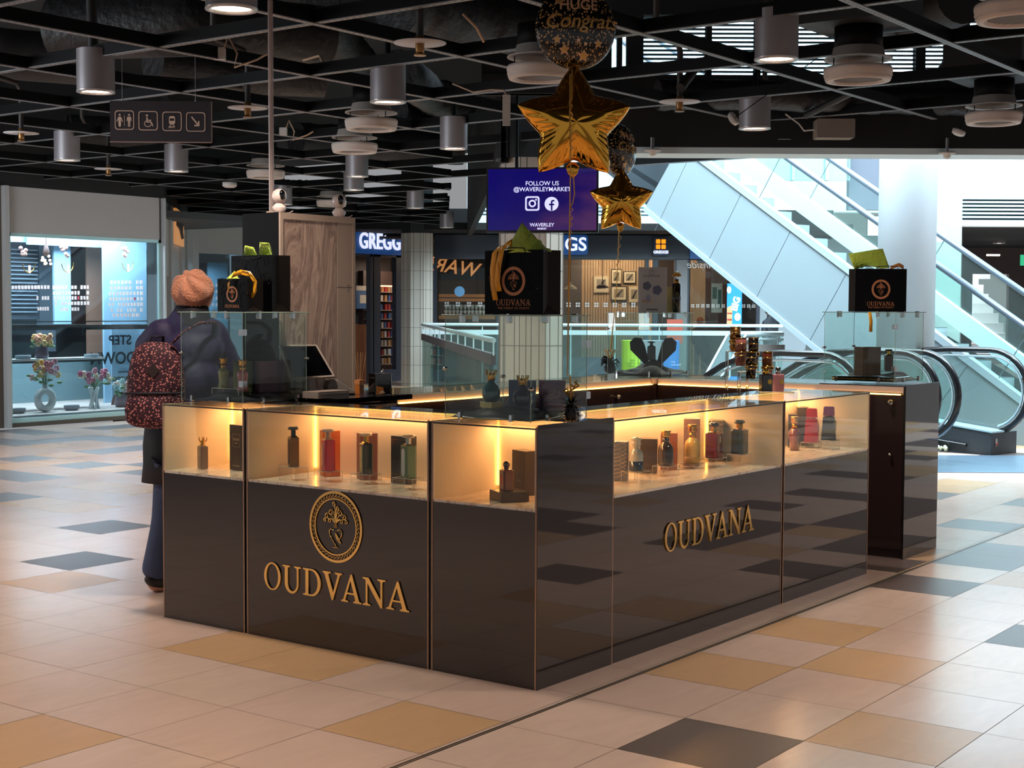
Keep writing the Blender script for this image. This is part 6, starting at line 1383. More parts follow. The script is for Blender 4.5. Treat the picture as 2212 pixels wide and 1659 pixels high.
# leaning glass side of the escalator below
t = thing('escalator_screen', 'slanting pale glass side of the escalator left of the banded bottles', 'glass panel', fr(2.2, 17.6, 0), 0); o0 = fr(2.2, 17.6, 0)
c = [at(1510, 836, 16.5) - o0, at(1545, 836, 16.5) - o0, at(1612, 722, 18.6) - o0, at(1572, 722, 18.6) - o0]; slab4(c, .02).build('slant_glass', glass('slant_glass', (190, 214, 214), 1, dens=.06), t)
b = MB(); b.tube([c[0], c[3]], .016, 6); b.tube([c[1], c[2]], .016, 6); b.build('slant_frame', EST, t)

# ------------------------------------------------------------------ bakery shop across the hall
NAVY = mat('shop_navy', (44, 50, 62), .4); SIGNB = mat('sign_blue', (22, 66, 118), .4, emit=(20, 74, 140), es=.35); LETW = mat('sign_letters', (230, 236, 255), .4, emit=(222, 228, 255), es=.95)
Dm = 31.0; X_ = lambda u, D=Dm: (u - 1106) / FP * D; Z_ = lambda v, D=Dm: 1.5913 + (667 - v) * D / FP
f = MB()
f.box((X_(938), Dm, Z_(562)), (X_(1505), Dm + .2, Z_(510)), 0, Mb); f.box((X_(1505), Dm, Z_(568)), (X_(1640), Dm + .2, Z_(512)), 0, Mb)
f.box((X_(700), Dm - 1.6, 3.16), (X_(1800), Dm + .3, 3.30), 1, Mb); f.box((X_(700), Dm + .2, 3.1), (X_(1800), Dm + .5, 3.7), 1, Mb)
for u0, u1 in ((936, 943), (1072, 1084), (1210, 1216), (1392, 1400), (1408, 1420), (1455, 1460), (1483, 1487), (1632, 1640)): f.box((X_(u0), Dm, 0), (X_(u1), Dm + .12, Z_(560)), 0, Mb)
f.box((X_(1460), Dm, 0), (X_(1483), Dm + .15, Z_(560)), 2, Mb); f.box((X_(1640), Dm, 0), (X_(1740), Dm + .2, 3.2), 3, Mb)
f.box((X_(940), Dm, 0), (X_(1395), Dm + .1, .55), 0, Mb)
struct(f.build('wall_shop', [NAVY, BLK, mat('shop_grey', (116, 114, 118), .6), mat('shop_wall_pale', (136, 146, 154), .6)]))
g_ = MB(); g_.box((X_(943), Dm + .04, .55), (X_(1072), Dm + .05, Z_(562)), 0, Mb); g_.box((X_(1216), Dm + .04, .55), (X_(1392), Dm + .05, Z_(562)), 0, Mb); g_.box((X_(1487), Dm + .04, .1), (X_(1632), Dm + .05, Z_(568)), 0, Mb)
struct(g_.build('window_3', glass('shop_glass', (225, 232, 232), .8)))
# interior
WOODP = veined('plank_wall', [(.3, (186, 150, 118)), (.6, (204, 168, 134)), (.8, (176, 138, 106))], (6, 6, .6), 1, 2, .6)
i_ = MB(); i_.box((X_(1255, 34), 34, 0), (X_(1420, 34), 34.1, 3.1), 0, Mb); i_.box((X_(1190, 34), 33.9, 0), (X_(1255, 34), 34.1, 3.1), 1, Mb); i_.box((X_(1420, 34), 34, 0), (X_(1700, 34), 34.1, 3.1), 2, Mb)
i_.box((X_(760, 34), 34.5, 0), (X_(1190, 34), 34.6, 3.1), 2, Mb); i_.box((X_(760), Dm + .1, 3.05), (X_(1760), 35, 3.1), 2, Mb)
for k in range(28): i_.box((X_(1262 + k * 5.8, 34), 33.99, 0), (X_(1262 + k * 5.8, 34) + .008, 34.0, 3.05), 2, Mb)
for u0, u1 in ((1490, 1522), (1522, 1568)): i_.box((X_(u0, 33.5), 33.5, 0), (X_(u1, 33.5), 33.6, 3.0), 0 if u0 < 1500 else 4, Mb)
struct(i_.build('wall_shop_inside', [WOODP, mat('inside_taupe', (96, 84, 80), .6), mat('inside_dark', (50, 42, 40), .7), BLK, mat('inside_wood_dark', (84, 54, 42), .5)]))
area('shop_wall_washer', fr(X_(1290, 33.2), 33.2, 2.98), .6, 26, (1, .70, .44), target=fr(X_(1290, 33.8), 34, 1.6)); area('shop_wall_washer', fr(X_(1365, 33.2), 33.2, 2.98), .6, 26, (1, .70, .44), target=fr(X_(1365, 33.8), 34, 1.6))
area('shop_inside_lamp', fr(X_(1010), 32.6, 3.0), 1.6, 50, (1, .78, .55), target=fr(X_(1010), 33.2, 0)); area('shop_inside_lamp', fr(X_(1550), 32.4, 3.0), 1.2, 22, (1, .74, .5), target=fr(X_(1550), 33.2, 0))
def picture(label, u0, v0, u1, v1, kind, D=33.95):
    k = D / FP; P = fr(X_((u0 + u1) / 2, D), D, Z_(v1, D)); t = thing('framed_picture', label, 'picture', P, CAMZ, 'framed pictures on the plank wall'); w, h = (u1 - u0) * k, (v1 - v0) * k
    b = MB(); b.box((-w / 2, 0, 0), (w / 2, .03, h)); b.build('frame', mat('frame_pale' if kind == 0 else 'frame_black', (206, 180, 146) if kind == 0 else (34, 32, 32), .5), t)
    b = MB(); b.box((-w * .44, -.004, h * .06), (w * .44, 0, h * .94)); b.build('mount', mat('mount_cream', (214, 196, 170), .6), t)
    b = MB(); b.box((-w * .30, -.007, h * .22), (w * .30, -.003, h * .80)); b.build('photo', mat('photo_grey', (150, 136, 120), .6), t)
    b = MB(); b.prism([(-w * .28, h * .24), (-w * .05, h * .24), (w * .26, h * .76), (w * .16, h * .76)], -.009, -.006, 1); b.build('photo_motif', mat('photo_dark', (60, 54, 50), .6), t)
picture('pale framed picture behind the dark pendant lamp', 1281, 597, 1314, 633, 0); picture('upright framed picture, top left of the black framed ones', 1319, 582, 1341, 615, 1); picture('black framed picture top right of the group', 1345, 587, 1372, 613, 1); picture('wide black framed picture below the other two', 1318, 619, 1353, 650, 1); picture('reddish framed picture half behind the perfume poster', 1357, 619, 1380, 654, 0)
def pendant(label, u, v, w, m):
    D = 32.6; k = D / FP; P = fr(X_(u, D), D, Z_(v, D)); t = thing('pendant_lamp', label, 'lamp', P, 0, 'pendant lamps in the bakery'); r = w * k / 2
    b = MB(); b.lathe([(r, 0), (r * .9, r * .28), (r * .45, r * .55), (r * .14, r * .75), (r * .10, r * 1.1)], 24, cap=False); b.build('shade', m, t); b = MB(); b.cyl((0, 0, r * 1.1), (0, 0, 3.04 - P.z), .008, 6); b.build('cord', HRL, t)
pendant('cream pendant lamp right of the corner gift bag', 1231, 626, 29, mat('shade_cream', (226, 190, 160), .4)); pendant('dark red pendant lamp in front of the pale picture', 1300, 623, 27, mat('shade_dark', (74, 34, 30), .3))
# window stickers
t = thing('window_stickers', 'row of small white four square stickers on the bakery glass', 'sticker', fr(0, Dm, 0), 0); b = MB(); o0 = fr(0, Dm, 0); M_ = Matrix.Translation(-o0) @ Mb; k = Dm / FP
for u in list(range(1223, 1390, 20)) + list(range(1492, 1625, 11)) + list(range(960, 1060, 24)):
    for du in (0, 5.2):
        for dz in (0, 5.4): s = 2 if u < 1400 else 1.5; b.box((X_(u + du * s / 2), Dm + .03, Z_(664 - dz * s / 2)), (X_(u + du * s / 2) + 1.8 * s / 2 * 2 * k, Dm + .036, Z_(664 - dz * s / 2) + 1.9 * s / 2 * 2 * k), 0, M_)
b.build('sticker_squares', mat('sticker_white', (176, 172, 168), .5), t)
# signs
t = thing('shop_sign', 'blue lit GREGGS sign on the far shop, mostly hidden by the column', 'sign', fr(X_(1192), Dm - .03, Z_(531)), CAMZ); b = MB(); b.rbox((-76 * k, -.04, -21.5 * k), (76 * k, .02, 21.5 * k), .06, 0, 1); b.build('panel', SIGNB, t); text('lettering', 'GREGGS', 40 * k, LETW, t, (-2.5 * k, -.06, 0), (PI / 2, 0, 0), .03, .018)
t = thing('shop_logo_sign', 'square navy sign with four orange squares lettered GREGGS', 'sign', fr(X_(1424), Dm - .05, Z_(534)), CAMZ); b = MB(); b.box((-16 * k, -.04, -19 * k), (16 * k, .04, 19 * k)); b.build('panel', mat('sign_navy', (20, 40, 74), .4), t)
ORG = mat('logo_orange', (255, 150, 20), .4, emit=(255, 146, 10), es=1.1); b = MB()
for x in (-5.8, 5.8):
    for z in (-.5, 11.0): b.rbox(((x - 4.6) * k, -.055, (z - 4.6) * k), ((x + 4.6) * k, -.04, (z + 4.6) * k), .012, 0, 1)
b.build('orange_squares', ORG, t); text('lettering', 'GREGGS', 8.5 * k, LETW, t, (0, -.06, -12 * k), (PI / 2, 0, 0), .01, .05)
t = thing('shop_sign', 'second blue sign with orange squares cut off by the escalator side', 'sign', fr(X_(1515), Dm - .05, Z_(540)), CAMZ); b = MB(); b.box((-28 * k, -.04, -20 * k), (40 * k, .04, 20 * k)); b.build('panel', SIGNB, t); b = MB()
for x in (-12, -4):
    for z in (-6, 3): b.rbox(((x - 3.4) * k, -.055, (z - 4) * k), ((x + 3.4) * k, -.04, (z + 4) * k), .012, 0, 1)
b.build('orange_squares', ORG, t)
text('lettering', 'Enjoy inside', 22 * k, mat('script_white', (200, 196, 196), .5), t, (20 * k, -.0, -33 * k), (PI / 2, 0, PI), .01, shear=.3)
t = thing('poster_banner', 'bright blue upright banner lettered BIG in the shop window', 'poster', fr(X_(1585, 30.4), 30.4, Z_(704, 30.4)), CAMZ); k3 = 30.4 / FP; b = MB(); b.box((-16 * k3, 0, 0), (16 * k3, .03, 92 * k3)); b.build('banner_sheet', mat('banner_blue', (36, 150, 220), .4), t)
text('lettering', 'BIG', 20 * k3, mat('banner_white', (230, 240, 250), .5), t, (3 * k3, -.004, 48 * k3), (PI / 2, math.radians(-75), 0), .004, .05)
b = MB(); b.prism([(-16 * k3, 0), (-5 * k3, 0), (-4 * k3, 46 * k3), (-16 * k3, 40 * k3)], -.006, -.002, 1); b.build('sandwich_picture', mat('sandwich_tan', (214, 170, 120), .5), t); b = MB(); b.box((-15.5 * k3, -.009, 12 * k3), (-5 * k3, -.006, 16 * k3)); b.box((-15.5 * k3, -.009, 26 * k3), (-5 * k3, -.006, 29 * k3)); b.build('filling_stripes', mat('filling_red', (170, 60, 50), .5), t); b = MB(); b.prism(oval(7 * k3, 20 * k3, 7 * k3, 9 * k3, 10), -.006, -.002, 1); b.prism(oval(-12 * k3, 78 * k3, 5 * k3, 8 * k3, 10), -.006, -.002, 1); b.build('pale_shapes', mat('banner_cream', (226, 214, 190), .5), t)
t = thing('menu_board', 'white framed menu poster inside the right shop window', 'poster', fr(X_(1547, 32), 32, Z_(675, 32)), CAMZ); b = MB(); b.box((-.12, 0, 0), (.12, .02, .64)); b.build('board', mat('menu_cream', (196, 176, 160), .5), t); b = MB(); b.box((-.10, -.004, .30), (-.0, 0, .56)); b.box((.02, -.004, .1), (.1, 0, .5)); b.build('menu_pictures', mat('menu_dark', (70, 80, 60), .5), t)
# left window of the bakery: sign reflection built as glowing letters, shelves, loaves
t = thing('ware_sign_reflection', 'reflection of an orange lit sign, built as back to front letters in the left bakery window', 'sign', fr(X_(972), Dm + .5, Z_(578)), CAMZ); b = MB(); b.box((-.40, .02, -.28), (1.0, .05, .26)); b.build('dark_board', mat('inside_dark'), t)  # glowing letters built in place of a reflection in the glass
text('lettering', 'WARE', .42, mat('reflection_orange', (236, 160, 100), .5, emit=(236, 150, 90), es=.8), t, (-.02, 0, -.0), (PI / 2, math.radians(-8), PI), .02, .01, shear=-.25)
for i, (v, m_) in enumerate(((602, 'a'), (641, 'b'), (650, 'c'), (688, 'd'))):
    t = thing('bakery_shelf', 'orange lit shelf %s in the left bakery window' % ('nearest the top', 'in the middle, upper board', 'in the middle, lower board', 'holding the white cups')[i], 'shelf', fr(X_(1008, 32.2), 32.2, Z_(v, 32.2)), CAMZ); b = MB(); b.box((-.62, 0, -.035), (.62, .35, .035)); b.build('board', mat('shelf_orange', (204, 128, 76), .5), t)
cup = None
for q in range(26):
    u = 962 + (q % 13) * 8.2; v = 686 - (q // 13) * 12; P = fr(X_(u, 32.1), 32.3, Z_(v, 32.2) + .03)
    if cup is None:
        cup = thing('paper_cup', 'small white cup on the lit bakery shelf', 'cup', P, 0, 'white cups on the bakery shelf'); b = MB(); b.lathe([(.025, 0), (.04, .10), (.03, .11)], 12); b.build('cup_body', mat('cup_white', (214, 204, 190), .5), cup)
    else: c = copy_tree(cup); c.location = P
t = thing('round_window_sticker', 'round blue sticker hanging in the left bakery window', 'sticker', fr(X_(992, 30.95), 30.95, Z_(632)), CAMZ); b = MB(); b.prism(oval(0, 0, .11, .11, 24), -.004, .004, 1); b.build('disc', mat('sticker_blue', (90, 140, 180), .5), t)
# left part of the bakery, parallel to the kiosk side
yL = at(770, 520, 30.6).y; xa, xb = ony(757, 600, yL).x, ony(905, 600, yL).x
zt, zb = ony(770, 493, yL).z, ony(770, 546, yL).z
f = MB(); f.box((xa, yL, zb - .06), (xb, yL + .2, zt), 0); f.box((xa, yL - .2, zt), (xb, yL + .4, zt + .6), 1)
for u0, u1 in ((800, 806), (808, 822), (856, 872)): f.box((ony(u0, 600, yL).x, yL, 0), (ony(u1, 600, yL).x, yL + .12, zb), 0)
f.box((ony(822, 600, yL).x, yL, 0), (ony(856, 600, yL).x, yL + .1, .25), 0); f.box((xa, yL + 1.2, 0), (ony(800, 600, yL).x + 2, yL + 1.3, 3), 2)
struct(f.build('wall_shop_left', [NAVY, BLK, mat('inside_dark')]))
t = thing('shop_sign', 'blue lit GREGGS sign right of the grey tower', 'sign', Vector((ony(822, 520, yL).x, yL - .05, ony(822, 524, yL).z)), 0); hh = .40; xs = ony(822, 520, yL).x; b = MB(); b.box((ony(770, 520, yL).x - xs - .3, 0, -(zt - zb) * .5), (ony(868, 520, yL).x - xs + .5, .03, (zt - zb) * .5)); b.build('panel', SIGNB, t)
w_ = ony(872, 520, yL).x - ony(771, 520, yL).x; o = text('lettering', 'GREGGS', .47, LETW, t, (0, -.03, 0), (PI / 2, 0, 0), .03, .016, space=1.06); bpy.context.view_layer.update(); o.scale.x = w_ / max(.01, o.dimensions.x)
t = thing('shop_poster', 'blue and white poster in the shop doorway right of the tower', 'poster', Vector((ony(784, 640, yL + .8).x, yL + .8, ony(784, 667, yL + .8).z)), 0); b = MB(); b.box((-.22, 0, 0), (.22, .02, .5)); b.build('poster_sheet', mat('poster_blue', (60, 90, 130), .5), t); b = MB(); b.box((-.22, -.004, .40), (.22, 0, .5)); b.box((-.1, -.004, .12), (.12, 0, .3)); b.build('poster_print', mat('poster_pale', (190, 176, 160), .5), t)
t = thing('wooden_counter', 'wooden panelled counter in the doorway right of the tower', 'counter', Vector((ony(784, 740, yL + .5).x, yL + .5, 0)), 0); b = MB(); b.box((-.5, 0, 0), (.12, .5, 1.22)); b.build('panelled_body', veined('counter_wood', [(.3, (150, 92, 58)), (.7, (172, 110, 72))], (8, 8, .8), 1, 2, .5), t)
fx = ony(838, 650, yL + .7).x
t = thing('drinks_fridge', 'tall drinks fridge with lit shelves in the shop doorway', 'fridge', Vector((fx, yL + .7, 0)), 0); b = MB(); b.box((-.42, .35, 0), (.55, .5, 2.4)); b.build('back_panel', mat('fridge_back', (60, 44, 40), .5), t)
for q in range(9): b = MB(); b.box((-.42, 0, .32 + q * .2), (.55, .35, .335 + q * .2)); b.build('shelf', mat('fridge_shelf', (150, 130, 120), .4), t)
b = MB(); b.box((-.4, .02, 2.05), (.5, .06, 2.08)); b.build('light_tube', mat('tube_glow', (255, 190, 150), .5, emit=(255, 180, 140), es=2), t)
area('shop_inside_lamp', (fx, yL + .5, 2.5), .8, 14, (1, .8, .62), target=(fx, yL + 1, 0))
pk = None; r = random.Random(12); PC = [mat('pack_%s' % n, c, .4) for n, c in (('pale', (190, 180, 176)), ('blue', (60, 84, 130)), ('red', (150, 50, 50)), ('tan', (170, 124, 84)))]; pks = []
for m_ in PC:
    b = MB(); b.rbox((-.035, -.03, 0), (.035, .03, .13), .012); pks.append(b.mesh('chilled_pack', m_))
for q in range(72):
    o = bpy.data.objects.new('chilled_pack', pks[r.randrange(4)]); C.objects.link(o); o.location = (fx - .37 + (q % 8) * .12 + r.uniform(-.02, .02), yL + .78, .336 + (q // 8) * .2); tag(o, 'small chilled pack on the lit fridge shelves', 'food pack', 'packs on the fridge shelves')
# recycling bins
t = thing('recycling_bin', 'rounded recycling bin, lime on the left and blue on the right', 'bin', fr(X_(1406, 26), 26, 0), CAMZ); k = 26 / FP
b = MB(); b.box((-24 * k, -.05, 0), (26 * k, .5, 1.02)); b.build('grey_middle', mat('bin_grey', (120, 132, 138), .5), t)
b = MB(); b.prism(arc(-24 * k, .2, 38 * k, .3, 90, 270, 12), 0, 1.02, 2); b.build('lime_end', mat('bin_lime', (166, 206, 60), .5), t); b = MB(); b.prism(arc(26 * k, .2, 38 * k, .3, -90, 90, 12), 0, 1.02, 2); b.build('blue_end', mat('bin_blue', (60, 124, 190), .5), t)
text('lettering', 'Only\nplastic bottles\nwelcome', 6 * k, mat('bin_text', (70, 110, 40), .5), t, (-40 * k, -.075, .62), (PI / 2, 0, -.2), .003); text('lettering', 'Only\npaper and card', 6 * k, mat('bin_text_blue', (190, 214, 240), .5), t, (46 * k, -.06, .62), (PI / 2, 0, .2), .003)
t = thing('sale_poster', 'small red poster board behind the far railing', 'poster', fr(X_(1457, 29), 29, 0), CAMZ); b = MB(); b.box((-17 * 29 / FP, 0, .9), (17 * 29 / FP, .02, 1.38)); b.box((-.02, 0, 0), (.02, .02, .9)); b.build('poster_sheet', mat('poster_red', (196, 78, 60), .5), t)
t = thing('exit_sign', 'green running man exit sign at the right edge', 'sign', at(2216, 562, 30), CAMZ); b = MB(); b.box((-.11, 0, -.11), (.2, .03, .11)); b.build('panel', mat('exit_green', (20, 120, 80), .4, emit=(10, 120, 80), es=.6), t)
t = thing('bench_cloud', 'white rounded paper shape on the upper glass beside the white column', 'sign', at(2030, 507, 19.5), CAMZ); b = MB(); b.prism(oval(0, 0, .10, .10, 20), -.003, .003, 1); b.build('disc', mat('paper_white', (222, 220, 230), .5), t)
for lb, u, v, D in (('far downlight in the dark area at the right edge, upper', 2120, 495, 33), ('far downlight in the dark area at the right edge, lower', 2158, 526, 36)):
    P = at(u, v, D); t = thing('ceiling_lamp', lb, 'lamp', P, 0); b = MB(); b.lathe([(.15, 0), (.15, .3), (.002, .3)], 24, cap=False); b.build('housing', LAMPB, t); b = MB(); b.lathe([(.12, .01), (.001, .01)], 24, cap=False); b.build('light_disc', LAMPG, t)
t = thing('strip_light', 'row of small white lights over the far doorway', 'lamp', at(2146, 551, 36), CAMZ); b = MB(); b.box((-.16, 0, -.02), (.16, .04, .02)); b.build('light_bar', LAMPG, t)
# ------------------------------------------------------------------ jewellery shop on the left
YF = 13.1; GR = mat('shopfront_grey', (192, 194, 196), .55, noise=.03, nscale=4); GF = mat('shopfront_frame', (196, 198, 200), .45, .2)
X = lambda u, v=700, y=YF: ony(u, v, y).x
wx0, wx1 = X(20), X(352); zt = ony(186, 510, YF).z; ztop = 3.14
f = MB()
f.box((wx0 - .02, YF, zt), (X(346), YF + .25, ztop)); f.box((X(-60), YF, 0), (X(-6), YF + .2, ztop)); f.box((X(-60), YF, ztop), (8.95, YF + .3, 4.75), 1)
f.box((X(6), YF - .08, 0), (wx0 - .03, YF + .2, ztop), 2); f.box((X(-6), YF, 0), (X(6), YF + .15, ztop), 3); f.box((wx1 + .02, YF - .06, 0), (8.95, YF + .2, ztop), 2)
f.box((wx0 - .05, YF - .02, 0), (wx1 + .05, YF + .2, .055), 3)
struct(f.build('wall_left', [GR, mat('soffit_black', (26, 28, 31), .7), GF, mat('shopfront_brown', (96, 84, 72), .5)]))
# angled entrance from (8.95,13.1) to (12.9,17) and the next front
A, B2 = Vector((8.95, 13.12, 0)), Vector((12.85, 17.0, 0)); L0 = (B2 - A).length; aa = math.atan2((B2 - A).y, (B2 - A).x); MA = Matrix.Translation(A) @ Matrix.Rotation(aa, 4, 'Z')
f = MB(); f.box((0, 0, 2.05), (L0, .2, ztop), 0, MA); f.box((0, 0, ztop), (L0, .3, 4.75), 1, MA)
for a, b_ in ((0, .35), (1.15, 1.55), (3.1, 3.5), (4.3, L0)): f.box((a, -.04, 0), (b_, .2, ztop - .02), 0, MA)
struct(f.build('wall_entrance', [GR, mat('soffit_black')]))
f = MB(); f.box((.35, .05, 0), (1.15, .1, 2.05), 0, MA); f.box((1.55, .12, 0), (3.1, .16, 2.05), 0, MA); f.box((3.5, .05, 0), (4.3, .1, 2.05), 0, MA); o = struct(f.build('door_1', glass('door_glass', (120, 134, 140), 1, dens=.45)))
t = thing('entrance_sign', 'small lit orange sign board over the jewellery shop door', 'sign', MA @ Vector((2.3, -.06, 2.84)), aa); b = MB(); b.box((-.75, -.02, -.27), (.75, .02, .27)); b.build('panel', mat('sign_grad', (226, 190, 160), .5, emit=(255, 170, 90), es=.35), t); b = MB(); b.prism([(-.7, 0), (-.66, .2), (.1, .22), (.4, .12), (.34, -.05), (.5, -.14), (.2, -.17), (-.2, -.04)], -.04, -.02, 1); b.build('dark_motif', mat('sign_motif', (60, 46, 44), .5), t)
f = MB(); zb2 = ony(470, 548, 17).z; x2 = ony(415, 600, 17).x; f.box((12.85, 17, zb2), (15.0, 17.2, ztop)); f.box((12.85, 17, ztop), (15.0, 17.3, 4.75), 1); f.box((x2 - .1, 16.95, 0), (x2 + .12, 17.2, ztop), 2); f.box((14.8, 17, 0), (15.0, 17.25, zb2), 0); f.box((12.85, 19.0, 0), (15.6, 19.2, 3), 3)
f.box((ony(450, 600, 18.2).x, 18.2, .1), (ony(492, 600, 18.2).x, 18.24, 2.45), 4); f.box((12.85, 18.6, 0), (ony(448, 600, 18.6).x, 18.64, 2.45), 5)
area('jewellery_shop_lamp', (13.6, 17.5, 2.4), 1.2, 45, (.92, .96, 1.0), rot=(0, 0, 0), sy=.8)
struct(f.build('wall_left_far', [GR, mat('soffit_black'), GF, mat('shop2_back', (150, 140, 138), .7), mat('inside_blue', (146, 188, 214), .6), mat('inside_mauve', (128, 112, 112), .6)]))
struct(MB().box((x2 + .1, 17.05, .05), (14.8, 17.06, zb2)).build('window_4', glass('shop_glass2', (200, 222, 232), 1)))
# window frame and pane
f = MB(); CY = mat('window_frame_white', (196, 232, 232), .25, .3)
for a, b_ in (((wx0, zt - .045), (wx1, zt)), ((wx0, .055), (wx1, .11)), ((wx0, .1), (wx0 + .05, zt)), ((wx1 - .05, .1), (wx1, zt))): f.box((a[0], YF + .02, a[1]), (b_[0], YF + .09, b_[1]), 0)
t = struct(f.build('window_5', CY)); struct(MB().box((wx0 + .05, YF + .05, .11), (wx1 - .05, YF + .056, zt - .045)).build('window_6', glass('jewel_glass', (222, 234, 240), 1.2)))
# inside
IB = mat('inside_blue', (146, 188, 214), .6); f = MB()
def pan(u0, v0, u1, v1, y, mi, th=.04):
    a = ony(u0, v1, y); b_ = ony(u1, v0, y); f.box((a.x, y, max(.02, a.z)), (b_.x, y + th, b_.z), mi)
f.box((6.0, 16.4, 0), (12.2, 16.5, 3.2), 3); f.box((6.0, YF + .3, .0), (12.2, 16.4, .12), 4); f.box((6.0, YF + .3, 2.9), (11.8, 16.4, 3.0), 3); f.box((6.1, YF + .3, 0), (6.2, 16.4, 3.0), 3)
pan(60, 500, 330, 528, 15.0, 0); pan(22, 500, 60, 522, 15.1, 0)
pan(227, 505, 316, 905, 14.7, 0); pan(118, 515, 152, 700, 15.2, 0); pan(190, 523, 227, 770, 15.4, 1); pan(80, 523, 118, 760, 15.6, 2); pan(22, 525, 84, 690, 15.5, 5); pan(150, 523, 192, 700, 15.9, 6)
pan(316, 530, 350, 900, 15.5, 6); pan(22, 780, 226, 905, 15.6, 7)
for k in range(16): a = ony(22, 540 + k * 9, 15.48); b_ = ony(80, 540 + k * 9, 15.48); f.box((a.x, 15.46, a.z), (b_.x, 15.5, a.z + .018), 8)  # striped panel built in place of slats reflected in the window
struct(f.build('wall_jewellery_inside', [IB, mat('inside_brown', (150, 116, 100), .6), mat('inside_slate', (88, 102, 114), .6), mat('inside_dark2', (72, 78, 84), .7), mat('inside_sill', (196, 190, 186), .5), mat('slat_reflection_dark', (44, 54, 66), .5), mat('inside_umber', (66, 42, 38), .6), mat('inside_teal', (112, 142, 150), .6), mat('slat_reflection_light', (110, 130, 146), .4)]))
area('jewellery_shop_lamp', (8.2, 14.4, 2.85), 2.6, 300, (.90, .96, 1.0), rot=(0, 0, 0), sy=1.2)
# display boards hold the rows of cards
CARD = mat('card_rose_glow', (232, 206, 200), .55, emit=(240, 210, 204), es=.12); card = None; r = random.Random(3)  # cards carry a faint added glow, though no lamps
cm = MB().box((-.025, -.003, -.027), (.025, .003, .027)).mesh('jewellery_card', CARD); cr_ = MB().box((-.021, -.003, -.023), (.021, .003, .023)).mesh('jewellery_card', mat('card_red', (196, 60, 70), .5)); n_ = 0
rows = [(24, 108, 621, 12, 14.45), (113, 193, 621, 12, 14.5), (113, 193, 633, 12, 14.5), (115, 192, 644, 12, 14.5), (117, 194, 655.5, 11, 14.5), (130, 172, 668, 7, 14.5), (78, 107, 644, 5, 14.45), (80, 106, 667, 5, 14.45),
        (237, 309, 610, 9, 14.3), (237, 310, 622, 9, 14.3), (235, 310, 634, 10, 14.3), (236, 310, 646, 10, 14.3), (234, 310, 658, 11, 14.3), (238, 309, 670, 10, 14.3), (242, 302, 681, 7, 14.3), (322, 346, 622, 3, 14.4), (322, 346, 634, 3, 14.4), (322, 346, 646, 3, 14.4), (322, 346, 658, 3, 14.4), (455, 490, 616, 4, 18.1), (455, 490, 630, 4, 18.1), (455, 490, 644, 4, 18.1), (455, 490, 658, 4, 18.1)]
for gi, (u0, u1, v, n, y) in enumerate(rows):
    for q in range(n):
        if r.random() < .1: continue
        u = u0 + (u1 - u0) * (q + .5) / n; P = ony(u, v - (u - u0) * .01, y)
        red = (gi in (3, 11)) and abs(q - n * .68) < .6
        o = bpy.data.objects.new('jewellery_card', cr_ if red else cm); C.objects.link(o); o.location = P; o.scale = ((u1 - u0) / n / 8.2 * r.uniform(.75, 1), 1, r.uniform(.9, 1.05)); o.rotation_euler = (0, r.uniform(-.06, .06), 0)
        if red: tag(o, 'red jewellery card among pale ones in the left shop window', 'card', 'red cards in the jewellery window')
        else: tag(o, 'pale rose jewellery card hanging in rows in the left shop window', 'card', 'rows of jewellery cards')
# shelf, bar and board built for window reflections, lamps
a, b_ = ony(25, 777, 14.0), ony(226, 777, 14.0); t = thing('display_shelf', 'white shelf across the jewellery window holding a vase of flowers', 'shelf', (a.x, 14.0, a.z), 0); MB().box((0, 0, -.03), (b_.x - a.x, .35, 0)).build('board', mat('shelf_white', (196, 204, 204), .4), t)
a, b_ = ony(22, 706, 13.7), ony(330, 706, 13.7); t = thing('rail_reflection', 'reflection of a railing, built as a long dark bar across the jewellery window at waist height', 'rail', (a.x, 13.7, a.z), 0); b = MB(); b.box((0, 0, -.05), (b_.x - a.x, .05, .02), 0); b.box((0, 0, .06), (b_.x - a.x, .03, .075), 0); b.build('reflection_bar', mat('reflection_umber', (44, 38, 40), .3), t)  # solid bar built in place of a railing's reflection in the glass
P = ony(262, 760, 14.25); t = thing('food_sign_reflection', 'reflection of a STEP DOWN TO THE FOOD sign, built as a pale blue back to front board', 'sign', P, 0); IK = mat('board_ink', (28, 36, 44), .5); b = MB(); b.box((-.16, .02, -1.0), (.36, .04, .42)); b.build('board', IB, t)  # mirrored board built in place of a distant sign's reflection
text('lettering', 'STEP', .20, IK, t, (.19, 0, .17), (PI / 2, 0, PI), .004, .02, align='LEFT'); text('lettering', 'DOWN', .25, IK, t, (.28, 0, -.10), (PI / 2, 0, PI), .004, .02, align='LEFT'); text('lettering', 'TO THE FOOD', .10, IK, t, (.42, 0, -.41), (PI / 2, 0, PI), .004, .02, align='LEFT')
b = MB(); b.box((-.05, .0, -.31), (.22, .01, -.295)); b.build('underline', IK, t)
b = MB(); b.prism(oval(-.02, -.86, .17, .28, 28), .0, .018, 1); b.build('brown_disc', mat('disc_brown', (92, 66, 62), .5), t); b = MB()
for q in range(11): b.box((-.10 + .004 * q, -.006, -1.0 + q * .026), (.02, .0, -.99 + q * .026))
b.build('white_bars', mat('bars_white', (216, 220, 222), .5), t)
P = ony(100, 560, 14.6); t = thing('pendant_bulb', 'dark pendant with glowing cluster bulb in the jewellery window', 'lamp', P, 0); b = MB(); b.lathe([(.03, .05), (.05, .1), (.02, .22)], 14); b.cyl((0, 0, .2), (0, 0, 2.9 - P.z), .006, 6); b.build('holder', mat('inside_umber'), t); b = MB(); r2 = random.Random(1)
for q in range(9): b.sphere((r2.uniform(-.05, .05), r2.uniform(-.05, .05), r2.uniform(-.07, .05)), .022, 8, 5)
